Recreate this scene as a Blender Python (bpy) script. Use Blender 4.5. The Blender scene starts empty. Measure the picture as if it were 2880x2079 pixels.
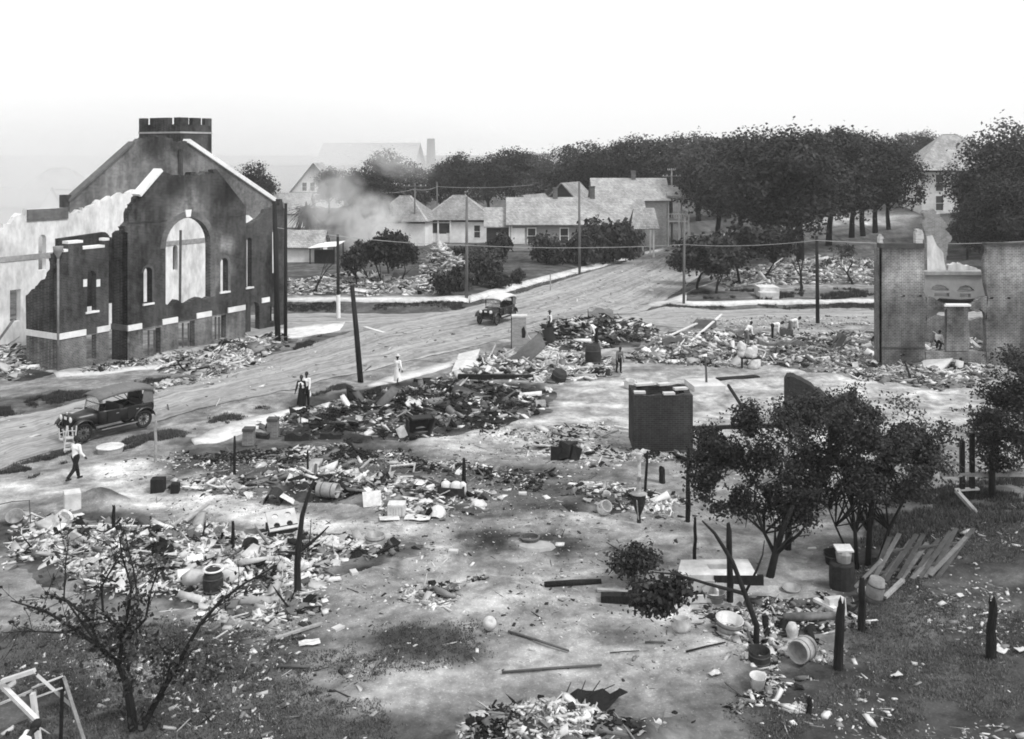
import bpy, math, random
import numpy as np
from mathutils import Vector, Matrix
from mathutils.geometry import tessellate_polygon
random.seed(7); RNG = np.random.default_rng(7)
PI = math.pi
sc = bpy.context.scene
COL = sc.collection
# ---------------------------------------------------------------- camera, sky, sun, exposure
H, FPX, HOR = 13.0, 2800.0, 430.0          # eye height, focal length and horizon line in photo pixels
cam = bpy.data.cameras.new('camera'); camo = bpy.data.objects.new('camera', cam); COL.objects.link(camo)
camo.location = (0, 0, H); camo.rotation_euler = (math.radians(90), 0, 0)
cam.sensor_width = 36.0; cam.lens = 36.0 * FPX / 2880.0
cam.shift_y = -(1039.5 - HOR) / 2880.0
cam.clip_start = 0.5; cam.clip_end = 6000
sc.camera = camo
SUN_EL, SUN_AZ = math.radians(52), math.radians(122)     # azimuth from +Y (away from the camera) towards +X
wd = bpy.data.worlds.new('World'); sc.world = wd; wd.use_nodes = True
nt = wd.node_tree; nt.nodes.clear()
o_ = nt.nodes.new('ShaderNodeOutputWorld'); b_ = nt.nodes.new('ShaderNodeBackground')
sk = nt.nodes.new('ShaderNodeTexSky'); sk.sky_type = 'NISHITA'; sk.sun_disc = False
sk.sun_elevation = SUN_EL; sk.sun_rotation = SUN_AZ; sk.dust_density = 6.0; sk.air_density = 1.0; sk.ozone_density = 0.0
bw = nt.nodes.new('ShaderNodeRGBToBW')
mx = nt.nodes.new('ShaderNodeMix'); mx.data_type = 'FLOAT'; mx.inputs[0].default_value = 0.72; mx.inputs[3].default_value = 11.2
nt.links.new(sk.outputs[0], bw.inputs[0]); nt.links.new(bw.outputs[0], mx.inputs[2])
nt.links.new(mx.outputs[0], b_.inputs[0]); b_.inputs[1].default_value = 0.1
nt.links.new(b_.outputs[0], o_.inputs[0])
sl = bpy.data.lights.new('sun', 'SUN'); sl.energy = 2.0; sl.angle = math.radians(12)
so = bpy.data.objects.new('sun', sl); COL.objects.link(so); so.location = (40, -30, 80)
sd = Vector((math.sin(SUN_AZ) * math.cos(SUN_EL), math.cos(SUN_AZ) * math.cos(SUN_EL), math.sin(SUN_EL)))
so.rotation_euler = sd.to_track_quat('Z', 'Y').to_euler()
vs = sc.view_settings; vs.view_transform = 'Standard'; vs.look = 'None'; vs.exposure = 0.30; vs.gamma = 1.0
sc.render.engine = 'CYCLES'
sc.cycles.max_bounces = 6; sc.cycles.diffuse_bounces = 3; sc.cycles.volume_bounces = 2; sc.cycles.transparent_max_bounces = 8
sc.cycles.use_denoising = True; sc.cycles.filter_width = 1.8

# ---------------------------------------------------------------- materials
MATS = {}
def _n(nt, t, **k):
    n = nt.nodes.new(t)
    for a, v in k.items(): setattr(n, a, v)
    return n
def _math(nt, op, a, b=None, clamp=False):
    n = nt.nodes.new('ShaderNodeMath'); n.operation = op; n.use_clamp = clamp
    for i, v in enumerate((a, b)):
        if v is None: continue
        if isinstance(v, (int, float)): n.inputs[i].default_value = v
        else: nt.links.new(v, n.inputs[i])
    return n.outputs[0]
def mat(name, col, var=0.35, scale=2.0, rough=0.9, bump=0.0, spec=0.15, stretch=None, rnd=0.0, attr=None, metal=0.0, detail=6.0, bscale=None, speck=0.0):
    """grey procedural paint/soil/stone: base value with two scales of noise, optional per-object and per-vertex tone"""
    if name in MATS: return MATS[name]
    m = bpy.data.materials.new(name); m.use_nodes = True; nt = m.node_tree
    p = nt.nodes['Principled BSDF']; p.inputs['Roughness'].default_value = rough
    p.inputs['Specular IOR Level'].default_value = spec; p.inputs['Metallic'].default_value = metal
    tc = _n(nt, 'ShaderNodeTexCoord'); vec = tc.outputs['Object']
    if stretch:
        mp = _n(nt, 'ShaderNodeMapping'); mp.inputs['Scale'].default_value = stretch
        nt.links.new(vec, mp.inputs[0]); vec = mp.outputs[0]
    n1 = _n(nt, 'ShaderNodeTexNoise'); n1.inputs['Scale'].default_value = scale; n1.inputs['Detail'].default_value = detail
    n1.inputs['Roughness'].default_value = 0.65
    n2 = _n(nt, 'ShaderNodeTexNoise'); n2.inputs['Scale'].default_value = scale * 0.17; n2.inputs['Detail'].default_value = 4
    nt.links.new(vec, n1.inputs[0]); nt.links.new(vec, n2.inputs[0])
    s = _math(nt, 'ADD', _math(nt, 'MULTIPLY', n1.outputs[0], 1.2), _math(nt, 'MULTIPLY', n2.outputs[0], 0.8))
    s = _math(nt, 'SUBTRACT', s, 1.0)                        # about -0.5..0.5
    f = _math(nt, 'ADD', _math(nt, 'MULTIPLY', s, 4.0 * var), 1.0)
    if rnd:
        oi = _n(nt, 'ShaderNodeObjectInfo')
        f = _math(nt, 'MULTIPLY', f, _math(nt, 'ADD', _math(nt, 'MULTIPLY', oi.outputs['Random'], 2 * rnd), 1 - rnd))
    if attr:
        at = _n(nt, 'ShaderNodeAttribute', attribute_name=attr)
        f = _math(nt, 'MULTIPLY', f, at.outputs['Fac'])
    if speck:
        n3 = _n(nt, 'ShaderNodeTexNoise'); n3.inputs['Scale'].default_value = scale * 5; n3.inputs['Detail'].default_value = 2
        nt.links.new(vec, n3.inputs[0])
        f = _math(nt, 'MULTIPLY', f, _math(nt, 'ADD', _math(nt, 'MULTIPLY', _math(nt, 'GREATER_THAN', n3.outputs[0], 0.62), speck), 1.0))
    c = _math(nt, 'MULTIPLY', f, col)
    c = _math(nt, 'MINIMUM', _math(nt, 'MAXIMUM', c, 0.006), 0.85)
    cc = _n(nt, 'ShaderNodeCombineColor')
    for i in range(3): nt.links.new(c, cc.inputs[i])
    nt.links.new(cc.outputs[0], p.inputs['Base Color'])
    if bump:
        bp = _n(nt, 'ShaderNodeBump'); bp.inputs['Strength'].default_value = min(1, bump); bp.inputs['Distance'].default_value = 0.05
        nb = _n(nt, 'ShaderNodeTexNoise'); nb.inputs['Scale'].default_value = bscale or scale * 3; nb.inputs['Detail'].default_value = 5
        nt.links.new(vec, nb.inputs[0]); nt.links.new(nb.outputs[0], bp.inputs['Height']); nt.links.new(bp.outputs[0], p.inputs['Normal'])
    MATS[name] = m; return m
def brick_mat(name, col, mortar, course=0.075, var=0.35, spots=(), bump=0.6, stain=0.0, below=None):
    """running-bond brickwork on walls that follow the object's x or y axis; soot = large blotches of the wall's own staining"""
    if name in MATS: return MATS[name]
    m = bpy.data.materials.new(name); m.use_nodes = True; nt = m.node_tree
    p = nt.nodes['Principled BSDF']; p.inputs['Roughness'].default_value = 0.92; p.inputs['Specular IOR Level'].default_value = 0.1
    tc = _n(nt, 'ShaderNodeTexCoord'); sp = _n(nt, 'ShaderNodeSeparateXYZ'); nt.links.new(tc.outputs['Object'], sp.inputs[0])
    u = _math(nt, 'ADD', sp.outputs[0], sp.outputs[1]); cv = _n(nt, 'ShaderNodeCombineXYZ')
    nt.links.new(u, cv.inputs[0]); nt.links.new(sp.outputs[2], cv.inputs[1])
    br = _n(nt, 'ShaderNodeTexBrick'); br.inputs['Scale'].default_value = 1.0
    br.inputs['Brick Width'].default_value = 0.23; br.inputs['Row Height'].default_value = course
    br.inputs['Mortar Size'].default_value = course * 0.11; br.inputs['Mortar Smooth'].default_value = 0.3
    lo, hi = col * 0.8, col * 1.2
    br.inputs['Color1'].default_value = (lo, lo, lo, 1); br.inputs['Color2'].default_value = (hi, hi, hi, 1)
    br.inputs['Mortar'].default_value = (mortar, mortar, mortar, 1)
    nt.links.new(cv.outputs[0], br.inputs[0])
    b = _n(nt, 'ShaderNodeRGBToBW'); nt.links.new(br.outputs[0], b.inputs[0])
    n1 = _n(nt, 'ShaderNodeTexNoise'); n1.inputs['Scale'].default_value = 0.45; n1.inputs['Detail'].default_value = 5
    n2 = _n(nt, 'ShaderNodeTexNoise'); n2.inputs['Scale'].default_value = 3.0; n2.inputs['Detail'].default_value = 6
    for n in (n1, n2): nt.links.new(tc.outputs['Object'], n.inputs[0])
    f = _math(nt, 'ADD', _math(nt, 'MULTIPLY', _math(nt, 'SUBTRACT', n1.outputs[0], 0.5), 3.2 * var), 1.0)
    f = _math(nt, 'ADD', f, _math(nt, 'MULTIPLY', _math(nt, 'SUBTRACT', n2.outputs[0], 0.5), 1.6 * var))
    ms = _n(nt, 'ShaderNodeMapping'); ms.inputs['Scale'].default_value = (1.6, 1.6, .22); nt.links.new(tc.outputs['Object'], ms.inputs[0])
    n3 = _n(nt, 'ShaderNodeTexNoise'); n3.inputs['Scale'].default_value = 1.0; n3.inputs['Detail'].default_value = 7; n3.inputs['Roughness'].default_value = .7; nt.links.new(ms.outputs[0], n3.inputs[0])
    f = _math(nt, 'ADD', f, _math(nt, 'MULTIPLY', _math(nt, 'SUBTRACT', n3.outputs[0], 0.5), 3.0 * var))
    f = _math(nt, 'MAXIMUM', f, 0.25)
    c = _math(nt, 'MULTIPLY', b.outputs[0], f)
    if stain:                                       # pale scoured patches given as mesh attribute
        at = _n(nt, 'ShaderNodeAttribute', attribute_name='tone')
        c = _math(nt, 'MULTIPLY', c, at.outputs['Fac'])
    for (sx, sy, sz, sr, gain) in spots:            # scoured or sooty blotches of the wall itself
        mp = _n(nt, 'ShaderNodeVectorMath', operation='DISTANCE'); mp.inputs[1].default_value = (sx, sy, sz); nt.links.new(tc.outputs['Object'], mp.inputs[0])
        dd = _math(nt, 'ADD', mp.outputs['Value'], _math(nt, 'MULTIPLY', _math(nt, 'SUBTRACT', n1.outputs[0], .5), 1.6))
        mr = _n(nt, 'ShaderNodeMapRange', interpolation_type='SMOOTHSTEP'); mr.inputs[1].default_value = sr; mr.inputs[2].default_value = sr * .25; mr.inputs[3].default_value = 1.0; mr.inputs[4].default_value = gain
        nt.links.new(dd, mr.inputs[0]); c = _math(nt, 'MULTIPLY', c, mr.outputs[0])
    if below:                                        # cleaner brick of the basement storey
        lt = _math(nt, 'LESS_THAN', sp.outputs[2], below[0]); c = _math(nt, 'MULTIPLY', c, _math(nt, 'ADD', _math(nt, 'MULTIPLY', lt, below[1] - 1), 1.0))
    c = _math(nt, 'MINIMUM', c, 0.8)
    cc = _n(nt, 'ShaderNodeCombineColor')
    for i in range(3): nt.links.new(c, cc.inputs[i])
    nt.links.new(cc.outputs[0], p.inputs['Base Color'])
    bp = _n(nt, 'ShaderNodeBump'); bp.inputs['Strength'].default_value = bump; bp.inputs['Distance'].default_value = 0.02
    h = _math(nt, 'ADD', _math(nt, 'MULTIPLY', br.outputs['Fac'], -1.0), _math(nt, 'MULTIPLY', n2.outputs[0], 0.8))
    nt.links.new(h, bp.inputs['Height']); nt.links.new(bp.outputs[0], p.inputs['Normal'])
    MATS[name] = m; return m
def leaf_mat(name, col):
    if name in MATS: return MATS[name]
    m = mat(name, col, var=0.35, scale=1.2, rough=0.6, spec=0.25, attr='tone', rnd=.55)
    nt = m.node_tree; p = nt.nodes['Principled BSDF']; out = nt.nodes['Material Output']
    tr = _n(nt, 'ShaderNodeBsdfTranslucent'); ms = _n(nt, 'ShaderNodeMixShader'); ms.inputs[0].default_value = 0.25
    nt.links.new(p.inputs['Base Color'].links[0].from_socket, tr.inputs[0])
    nt.links.new(p.outputs[0], ms.inputs[1]); nt.links.new(tr.outputs[0], ms.inputs[2]); nt.links.new(ms.outputs[0], out.inputs[0])
    return m
def glass_mat(name='window_glass', col=0.05):
    if name in MATS: return MATS[name]
    m = bpy.data.materials.new(name); m.use_nodes = True; p = m.node_tree.nodes['Principled BSDF']
    n = _n(m.node_tree, 'ShaderNodeTexNoise'); n.inputs['Scale'].default_value = 3
    r = _n(m.node_tree, 'ShaderNodeMapRange'); r.inputs[3].default_value = col * 0.6; r.inputs[4].default_value = col * 1.4
    m.node_tree.links.new(n.outputs[0], r.inputs[0])
    c = _n(m.node_tree, 'ShaderNodeCombineColor')
    for i in range(3): m.node_tree.links.new(r.outputs[0], c.inputs[i])
    m.node_tree.links.new(c.outputs[0], p.inputs['Base Color'])
    p.inputs['Roughness'].default_value = 0.08; p.inputs['Specular IOR Level'].default_value = 0.6
    MATS[name] = m; return m

# ---------------------------------------------------------------- mesh building
class MB:
    def __init__(s): s.v = []; s.f = []; s.t = []; s.smooth = False
    def add(s, vs, fs, tone=1.0):
        o = len(s.v); s.v += [tuple(v) for v in vs]; s.f += [tuple(i + o for i in f) for f in fs]
        s.t += list(tone) if hasattr(tone, '__len__') else [tone] * len(vs); return s
    def box(s, c, d, M=None, tone=1.0, taper=1.0):
        x, y, z = (k * .5 for k in d); T = taper
        vs = [(-x, -y, -z), (x, -y, -z), (x, y, -z), (-x, y, -z), (-x * T, -y * T, z), (x * T, -y * T, z), (x * T, y * T, z), (-x * T, y * T, z)]
        if M is not None: vs = [M @ Vector(v) for v in vs]
        vs = [(v[0] + c[0], v[1] + c[1], v[2] + c[2]) for v in vs]
        return s.add(vs, [(0, 3, 2, 1), (4, 5, 6, 7), (0, 1, 5, 4), (1, 2, 6, 5), (2, 3, 7, 6), (3, 0, 4, 7)], tone)
    def bar(s, a, b, w, h=None, up=(0, 0, 1), tone=1.0, w2=None):
        a, b = Vector(a), Vector(b); d = (b - a); L = d.length
        if L < 1e-6: return s
        d /= L; u = Vector(up)
        if abs(d.dot(u)) > .98: u = Vector((1, 0, 0))
        sx = d.cross(u).normalized(); sz = sx.cross(d).normalized(); h = h or w; k = (w2 or w) / w
        vs = []
        for p, q in ((a, 1), (b, k)):
            for i, j in ((-1, -1), (1, -1), (1, 1), (-1, 1)): vs.append(p + sx * (i * w / 2 * q) + sz * (j * h / 2 * q))
        return s.add(vs, [(3, 2, 1, 0), (4, 5, 6, 7), (0, 1, 5, 4), (1, 2, 6, 5), (2, 3, 7, 6), (3, 0, 4, 7)], tone)
    def tube(s, pts, rs, n=8, tone=1.0, caps=True):
        pts = [Vector(p) for p in pts]
        if not hasattr(rs, '__len__'): rs = [rs] * len(pts)
        vs = []; prev = None
        for i, p in enumerate(pts):
            d = (pts[min(i + 1, len(pts) - 1)] - pts[max(i - 1, 0)])
            d = d.normalized() if d.length > 1e-9 else Vector((0, 0, 1))
            if prev is None:
                u = Vector((0, 0, 1)) if abs(d.z) < .9 else Vector((1, 0, 0)); x = d.cross(u).normalized()
            else:
                x = (prev - d * prev.dot(d)).normalized()
            y = d.cross(x); prev = x
            for k in range(n):
                a = 2 * PI * k / n; vs.append(p + (x * math.cos(a) + y * math.sin(a)) * rs[i])
        fs = [(i * n + k, i * n + (k + 1) % n, (i + 1) * n + (k + 1) % n, (i + 1) * n + k) for i in range(len(pts) - 1) for k in range(n)]
        if caps: fs += [tuple(range(n - 1, -1, -1)), tuple((len(pts) - 1) * n + k for k in range(n))]
        return s.add(vs, fs, tone)
    def lathe(s, prof, n=16, c=(0, 0, 0), M=None, tone=1.0, close=True):
        vs = []
        for r, z in prof:
            for k in range(n):
                a = 2 * PI * k / n; v = Vector((r * math.cos(a), r * math.sin(a), z))
                if M is not None: v = M @ v
                vs.append((v[0] + c[0], v[1] + c[1], v[2] + c[2]))
        fs = [(i * n + k, i * n + (k + 1) % n, (i + 1) * n + (k + 1) % n, (i + 1) * n + k) for i in range(len(prof) - 1) for k in range(n)]
        if close: fs += [tuple(range(n - 1, -1, -1)), tuple((len(prof) - 1) * n + k for k in range(n))]
        return s.add(vs, fs, tone)
    def ball(s, c, r, n=10, m=7, sq=(1, 1, 1), tone=1.0):
        pr = [(math.sin(PI * i / m) * r, -math.cos(PI * i / m) * r) for i in range(m + 1)]
        pr[0] = (r * .02, -r); pr[-1] = (r * .02, r)
        return s.lathe(pr, n, c, Matrix.Diagonal(sq), tone)
    def capsule(s, a, b, ra, rb, n=10):
        a, b = Vector(a), Vector(b); d = b - a; L = d.length
        d = d / L if L > 1e-6 else Vector((0, 0, 1))
        pts, rs = [], []
        for i in range(4):
            t = PI / 2 * i / 3.0; pts.append(a - d * ra * math.cos(t)); rs.append(max(ra * math.sin(t), ra * .05))
        for i in range(1, 4): pts.append(a + (b - a) * i / 4); rs.append(ra + (rb - ra) * i / 4)
        for i in range(4):
            t = PI / 2 * i / 3.0; pts.append(b + d * rb * math.sin(t)); rs.append(max(rb * math.cos(t), rb * .05))
        return s.tube(pts, rs, n)
    def slabpoly(s, outer, holes, fr, th, tone=1.0):
        """2-D outline with holes, extruded by th; fr(u, v, w) -> point"""
        loops = [outer] + list(holes); fl = [p for l in loops for p in l]
        tris = tessellate_polygon([[Vector((p[0], p[1], 0)) for p in l] for l in loops])
        n = len(fl); vs = [fr(p[0], p[1], 0) for p in fl] + [fr(p[0], p[1], th) for p in fl]
        fs = []
        a, b, c = tris[0]
        for t in tris: fs.append((t[0], t[1], t[2])); fs.append((t[2] + n, t[1] + n, t[0] + n))
        o = 0
        for l in loops:
            k = len(l)
            for i in range(k): fs.append((o + i, o + (i + 1) % k, o + (i + 1) % k + n, o + i + n))
            o += k
        tn = tone if not callable(tone) else [tone(p[0], p[1]) for p in fl] * 2
        return s.add(vs, fs, tn)
    def mesh(s, name):
        me = bpy.data.meshes.new(name); me.from_pydata(s.v, [], s.f)
        at = me.attributes.new('tone', 'FLOAT', 'POINT'); at.data.foreach_set('value', np.array(s.t, np.float32))
        if s.smooth: me.polygons.foreach_set('use_smooth', [True] * len(me.polygons))
        me.update(); return me
    def build(s, name, m, parent=None, world=False, loc=None):
        if world and parent is not None:
            L = root_of(parent).location; s.v = [(v[0] - L[0], v[1] - L[1], v[2] - L[2]) for v in s.v]
        elif loc is not None and parent is None:
            s.v = [(v[0] - loc[0], v[1] - loc[1], v[2] - loc[2]) for v in s.v]
        me = s.mesh(name); me.materials.append(m)
        o = bpy.data.objects.new(name, me); COL.objects.link(o)
        if parent is not None: o.parent = parent
        elif loc is not None: o.location = loc
        return o
def root_of(o):
    while o.parent is not None: o = o.parent
    return o
def tag(o, label=None, cat=None, group=None, kind=None):
    if label: o['label'] = label
    if cat: o['category'] = cat
    if group: o['group'] = group
    if kind: o['kind'] = kind
    return o
def thing(name, label, cat, loc=(0, 0, 0), rz=0.0, group=None):
    o = bpy.data.objects.new(name, None); COL.objects.link(o); o.location = loc; o.rotation_euler = (0, 0, rz); o.empty_display_size = .2
    return tag(o, label, cat, group)
KIDS = {}
def copy_tree(o, parent=None):
    c = o.copy(); COL.objects.link(c); c.parent = parent
    for ch in list(o.children): copy_tree(ch, c)
    return c
def link_mesh(name, me, parent=None, loc=(0, 0, 0), rot=(0, 0, 0), scale=(1, 1, 1)):
    o = bpy.data.objects.new(name, me); COL.objects.link(o); o.location = loc; o.rotation_euler = rot; o.scale = scale
    if parent is not None: o.parent = parent
    return o
def np_mesh(name, V, F, m, tone=None, smooth=False):
    """V (n,3); F (k,3) or (k,4)"""
    me = bpy.data.meshes.new(name); nv, nf, k = len(V), len(F), F.shape[1]
    me.vertices.add(nv); me.vertices.foreach_set('co', V.astype(np.float32).ravel())
    me.loops.add(nf * k); me.loops.foreach_set('vertex_index', F.astype(np.int32).ravel())
    me.polygons.add(nf); me.polygons.foreach_set('loop_start', np.arange(0, nf * k, k, dtype=np.int32)); me.polygons.foreach_set('loop_total', np.full(nf, k, np.int32))
    if smooth: me.polygons.foreach_set('use_smooth', np.ones(nf, bool))
    at = me.attributes.new('tone', 'FLOAT', 'POINT'); at.data.foreach_set('value', (np.ones(nv) if tone is None else tone).astype(np.float32))
    me.update(calc_edges=True); me.materials.append(m); return me

# ---------------------------------------------------------------- terrain
def sstep(t): t = np.clip(t, 0, 1); return t * t * (3 - 2 * t)
def flat(x, y, z=0.0):
    d = FPX * (H - z) / (y - HOR); return ((x - 1440) / FPX * d, d)
MEB0, MEB1 = flat(1330, 862), flat(1880, 692)      # far edge of the main street beyond the crossing
MEA0, MEA1 = flat(1835, 862), flat(2060, 718)      # its near edge
def sidedist(X, Y, a, b):
    L = math.hypot(b[0] - a[0], b[1] - a[1]); return ((Y - a[1]) * (b[0] - a[0]) - (X - a[0]) * (b[1] - a[1])) / L
MOUNDS = []          # (x, y, rx, ry, h)
def ht(X, Y):
    X = np.asarray(X, float); Y = np.asarray(Y, float)
    h = 5.2 * sstep((Y - 92) / 62) * sstep((X - 20) / 46) + 6.0 * sstep((Y - 170) / 250) * sstep((X - 10) / 160)
    nw = np.minimum(Y - 81.2, sidedist(X, Y, MEB0, MEB1)); h = h + 0.5 * sstep(nw / 2.6)
    ne = np.minimum(Y - 81.8, -sidedist(X, Y, MEA0, MEA1)); h = h + 0.45 * sstep(ne / 2.4)
    near = 1 - sstep((Y - 60) / 60)
    h = h + near * (0.07 * np.sin(X * 1.1 + 1.3 * np.sin(Y * .7)) * np.sin(Y * .9 + 1.1 * np.sin(X * .53)) + 0.03 * np.sin(X * 3.1 + Y) * np.sin(Y * 2.7 - X))
    h = h * (1.0) + 0.9 * sstep((X - 7.5 - 0.25 * (Y - 22)) / 9) * (1 - sstep((Y - 30) / 12))        # grass bank in the right corner
    for (mx, my, rx, ry, mh) in MOUNDS:
        q = ((X - mx) / rx) ** 2 + ((Y - my) / ry) ** 2; h = h + mh * np.exp(-q * 1.6)
    return h
def htf(x, y): return float(ht(x, y))
def G(x, y, dz=0.0):
    """ground point seen at photo position (x, y)"""
    z = 0.0
    for _ in range(12):
        X, Y = flat(x, y, z); z = 0.5 * z + 0.5 * htf(X, Y)
    X, Y = flat(x, y, z); return Vector((X, Y, htf(X, Y) + dz))
def V3(x, y, d): return Vector(((x - 1440) / FPX * d, d, H - (y - HOR) / FPX * d))
def PXM(d): return FPX / d
for (x, y, w, hh, mh) in ((285, 1412, 85, 10, .55), (1690, 905, 120, 22, .5), (1820, 925, 90, 18, .35), (600, 990, 150, 20, .35), (1480, 1535, 130, 30, .12), (2300, 1690, 90, 25, .2), (1540, 2075, 300, 40, .35)):
    a = flat(x, y); s_ = a[1] / FPX
    MOUNDS.append((a[0], a[1], w * s_, max(.6, hh * s_ * a[1] / H), mh))
# ---------------------------------------------------------------- ground sheet with its soil colours and a painted contact shade
def grow(a, b, s0, k):
    out = [a]; s = s0
    while out[-1] < b: out.append(out[-1] + s); s *= k
    return out
xs = np.array(sorted(set([-q for q in grow(42, 2600, .45, 1.16)] + list(np.arange(-42, 48, .3)) + grow(48, 2600, .45, 1.16))))
ys = np.array([4, 8, 12, 15] + list(np.arange(17, 52, .22)) + list(np.arange(52, 112, .4)) + grow(112, 4500, .6, 1.09))
GX, GY = np.meshgrid(xs, ys); GXf, GYf = GX.ravel(), GY.ravel()
def vnoise(X, Y, s, seed=0):
    """smooth value noise"""
    r = np.random.default_rng(seed); T = r.random((256, 256)); x = X / s + 1000.5; y = Y / s + 1000.5
    xi = np.floor(x).astype(int); yi = np.floor(y).astype(int); fx = sstep(x - xi); fy = sstep(y - yi)
    g = lambda i, j: T[(xi + i) % 256, (yi + j) % 256]
    return (g(0, 0) * (1 - fx) + g(1, 0) * fx) * (1 - fy) + (g(0, 1) * (1 - fx) + g(1, 1) * fx) * fy
def polydist(X, Y, poly):
    """signed distance (inside > 0) to a polygon"""
    P = np.array(poly, float); n = len(P); ins = np.zeros(X.shape, bool); dm = np.full(X.shape, 1e9)
    for i in range(n):
        a, b = P[i], P[(i + 1) % n]; e = b - a
        t = np.clip(((X - a[0]) * e[0] + (Y - a[1]) * e[1]) / max(e @ e, 1e-9), 0, 1)
        dm = np.minimum(dm, np.hypot(X - a[0] - t * e[0], Y - a[1] - t * e[1]))
        c = (a[1] > Y) != (b[1] > Y)
        with np.errstate(divide='ignore', invalid='ignore'):
            ins ^= c & (X < (b[0] - a[0]) * (Y - a[1]) / (b[1] - a[1] + 1e-12) + a[0])
    return np.where(ins, dm, -dm)
def wpoly(px): return [tuple(G(*p)[:2]) if 590 < p[1] < 900 else flat(*p) for p in px]
wob = (vnoise(GXf, GYf, 1.3, 1) - .5) + .6 * (vnoise(GXf, GYf, .5, 2) - .5) + 1.2 * (vnoise(GXf, GYf, 4, 3) - .5)
alb = np.full(GXf.shape, 0.20) * (0.75 + .5 * vnoise(GXf, GYf, 6, 4))
def patch(px, a, feather=1.0, wobble=1.0, k=1.0):
    global alb
    d = polydist(GXf, GYf, wpoly(px)) + wob * wobble
    m = sstep(d / feather * .5 + .5) * k
    alb = alb * (1 - m) + a * m
# wide zones of soil: bare pale dirt, trodden yards, scorched ground, grass
patch([(-900, 470), (3800, 470), (3800, 900), (-900, 900)], .10, 4, 2)
patch([(-900, 900), (3800, 900), (3800, 1500), (-900, 1500)], .24, 2, 1)
patch([(1500, 1000), (2700, 1030), (2760, 1130), (2560, 1250), (1960, 1280), (1560, 1260), (1330, 1230), (1420, 1150)], .50, 1.6)
patch([(1330, 1180), (1900, 1240), (1900, 1300), (1300, 1290), (1150, 1240)], .46, 1.4)
patch([(700, 1270), (1200, 1270), (1500, 1310), (1780, 1340), (1500, 1400), (1250, 1370), (800, 1330)], .085, 1.3)
patch([(1330, 1330), (1700, 1320), (1760, 1420), (1560, 1470), (1380, 1440)], .10, 1.2)
patch([(1100, 1480), (2000, 1440), (2330, 1600), (2300, 1780), (1900, 1950), (1500, 1950), (1280, 1830), (1150, 1640)], .36, 1.3)
patch([(1330, 1500), (1600, 1480), (1690, 1540), (1560, 1590), (1340, 1580)], .06, .8, 1.6)
patch([(1430, 1533), (1480, 1522), (1560, 1535), (1540, 1560), (1450, 1552)], .40, .2, .2)
patch([(1130, 1650), (1260, 1620), (1400, 1640), (1340, 1720), (1200, 1740), (1050, 1720)], .09, .9, 1.8)
patch([(1050, 1760), (1330, 1740), (1390, 1790), (1330, 1850), (1150, 1850), (1000, 1800)], .075, 1.9, 2.6)
patch([(850, 1830), (1100, 1850), (1190, 1890), (1080, 1920), (800, 1900), (650, 1870)], .07, 1.6, 2.4)
patch([(-200, 1760), (700, 1720), (960, 1800), (900, 1990), (1250, 2000), (1150, 2300), (-200, 2300)], .085, 1.0)
patch([(940, 1890), (1250, 1900), (1500, 1990), (1250, 2010), (980, 1980)], .30, .6)
patch([(150, 1850), (420, 1830), (500, 1900), (300, 1960)], .22, .7)
patch([(900, 2040), (1500, 1990), (1960, 2010), (2100, 2300), (800, 2300)], .06, .5)
patch([(2430, 1500), (3600, 1380), (3600, 2400), (2000, 2400), (2080, 2010), (2350, 1850)], .060, 1.0)
patch([(2080, 1900), (2420, 1860), (2440, 1990), (2080, 2010)], .06, .6)
patch([(2550, 1700), (2880, 1650), (2880, 1800), (2600, 1800)], .11, 1.0)
patch([(-400, 1440), (0, 1370), (210, 1325), (400, 1290), (470, 1330), (330, 1375), (120, 1400), (-400, 1500)], .58, .7, .5)
patch([(280, 1370), (600, 1380), (900, 1460), (1200, 1470), (1180, 1500), (800, 1500), (520, 1440), (300, 1420)], .66, .6, .6)
patch([(560, 1660), (1000, 1640), (1130, 1660), (900, 1740), (560, 1740)], .34, .8)
patch([(190, 1400), (285, 1383), (390, 1412), (300, 1424)], .05, .3, .2)
patch([(-200, 1480), (420, 1430), (560, 1560), (300, 1560), (-200, 1520)], .075, .8)
patch([(850, 1110), (1250, 1060), (1540, 1080), (1560, 1170), (1200, 1220), (860, 1220), (700, 1190)], .05, .9)
patch([(470, 1250), (900, 1210), (1200, 1240), (1000, 1330), (480, 1330)], .10, .9)
patch([(1400, 930), (1800, 880), (2480, 930), (2480, 1060), (2200, 1055), (1800, 1060), (1350, 1070)], .30, 1.0)
patch([(1540, 900), (1780, 890), (1800, 960), (1560, 990)], .06, .9)
patch([(200, 1140), (460, 1085), (900, 1000), (1000, 930), (880, 945), (560, 1050), (200, 1100), (-100, 1140), (-100, 1190)], .10, .6)     # roadside weeds by the church
patch([(-400, 1100), (360, 1030), (560, 1000), (760, 935), (960, 920), (940, 905), (740, 905), (300, 1030), (-400, 1060)], .50, .5, .4)
patch([(340, 1100), (520, 1060), (640, 1040), (620, 1062), (420, 1098)], .06, .6, .6)
patch([(2560, 640), (2300, 660), (2050, 720), (1980, 760), (2050, 850), (2480, 845), (2600, 760)], .13, 2.0)
patch([(2010, 770), (2240, 720), (2470, 740), (2470, 810), (2030, 815)], .34, 1.5)
patch([(2180, 640), (2420, 600), (2560, 600), (2500, 640), (2250, 690)], .55, 3.0, .5)
patch([(800, 850), (1330, 850), (1500, 800), (1640, 760), (1700, 680), (1200, 690), (800, 780)], .085, 2.0)
patch([(800, 790), (1240, 780), (1260, 835), (800, 838)], .28, 1.5)
patch([(1740, 1258), (1790, 1262), (1960, 1262), (2020, 1270), (1990, 1296), (1760, 1292)], .04, .5, .5)  # dark soot patch doubling as painted contact shade at the brick chamber's foot
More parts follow.
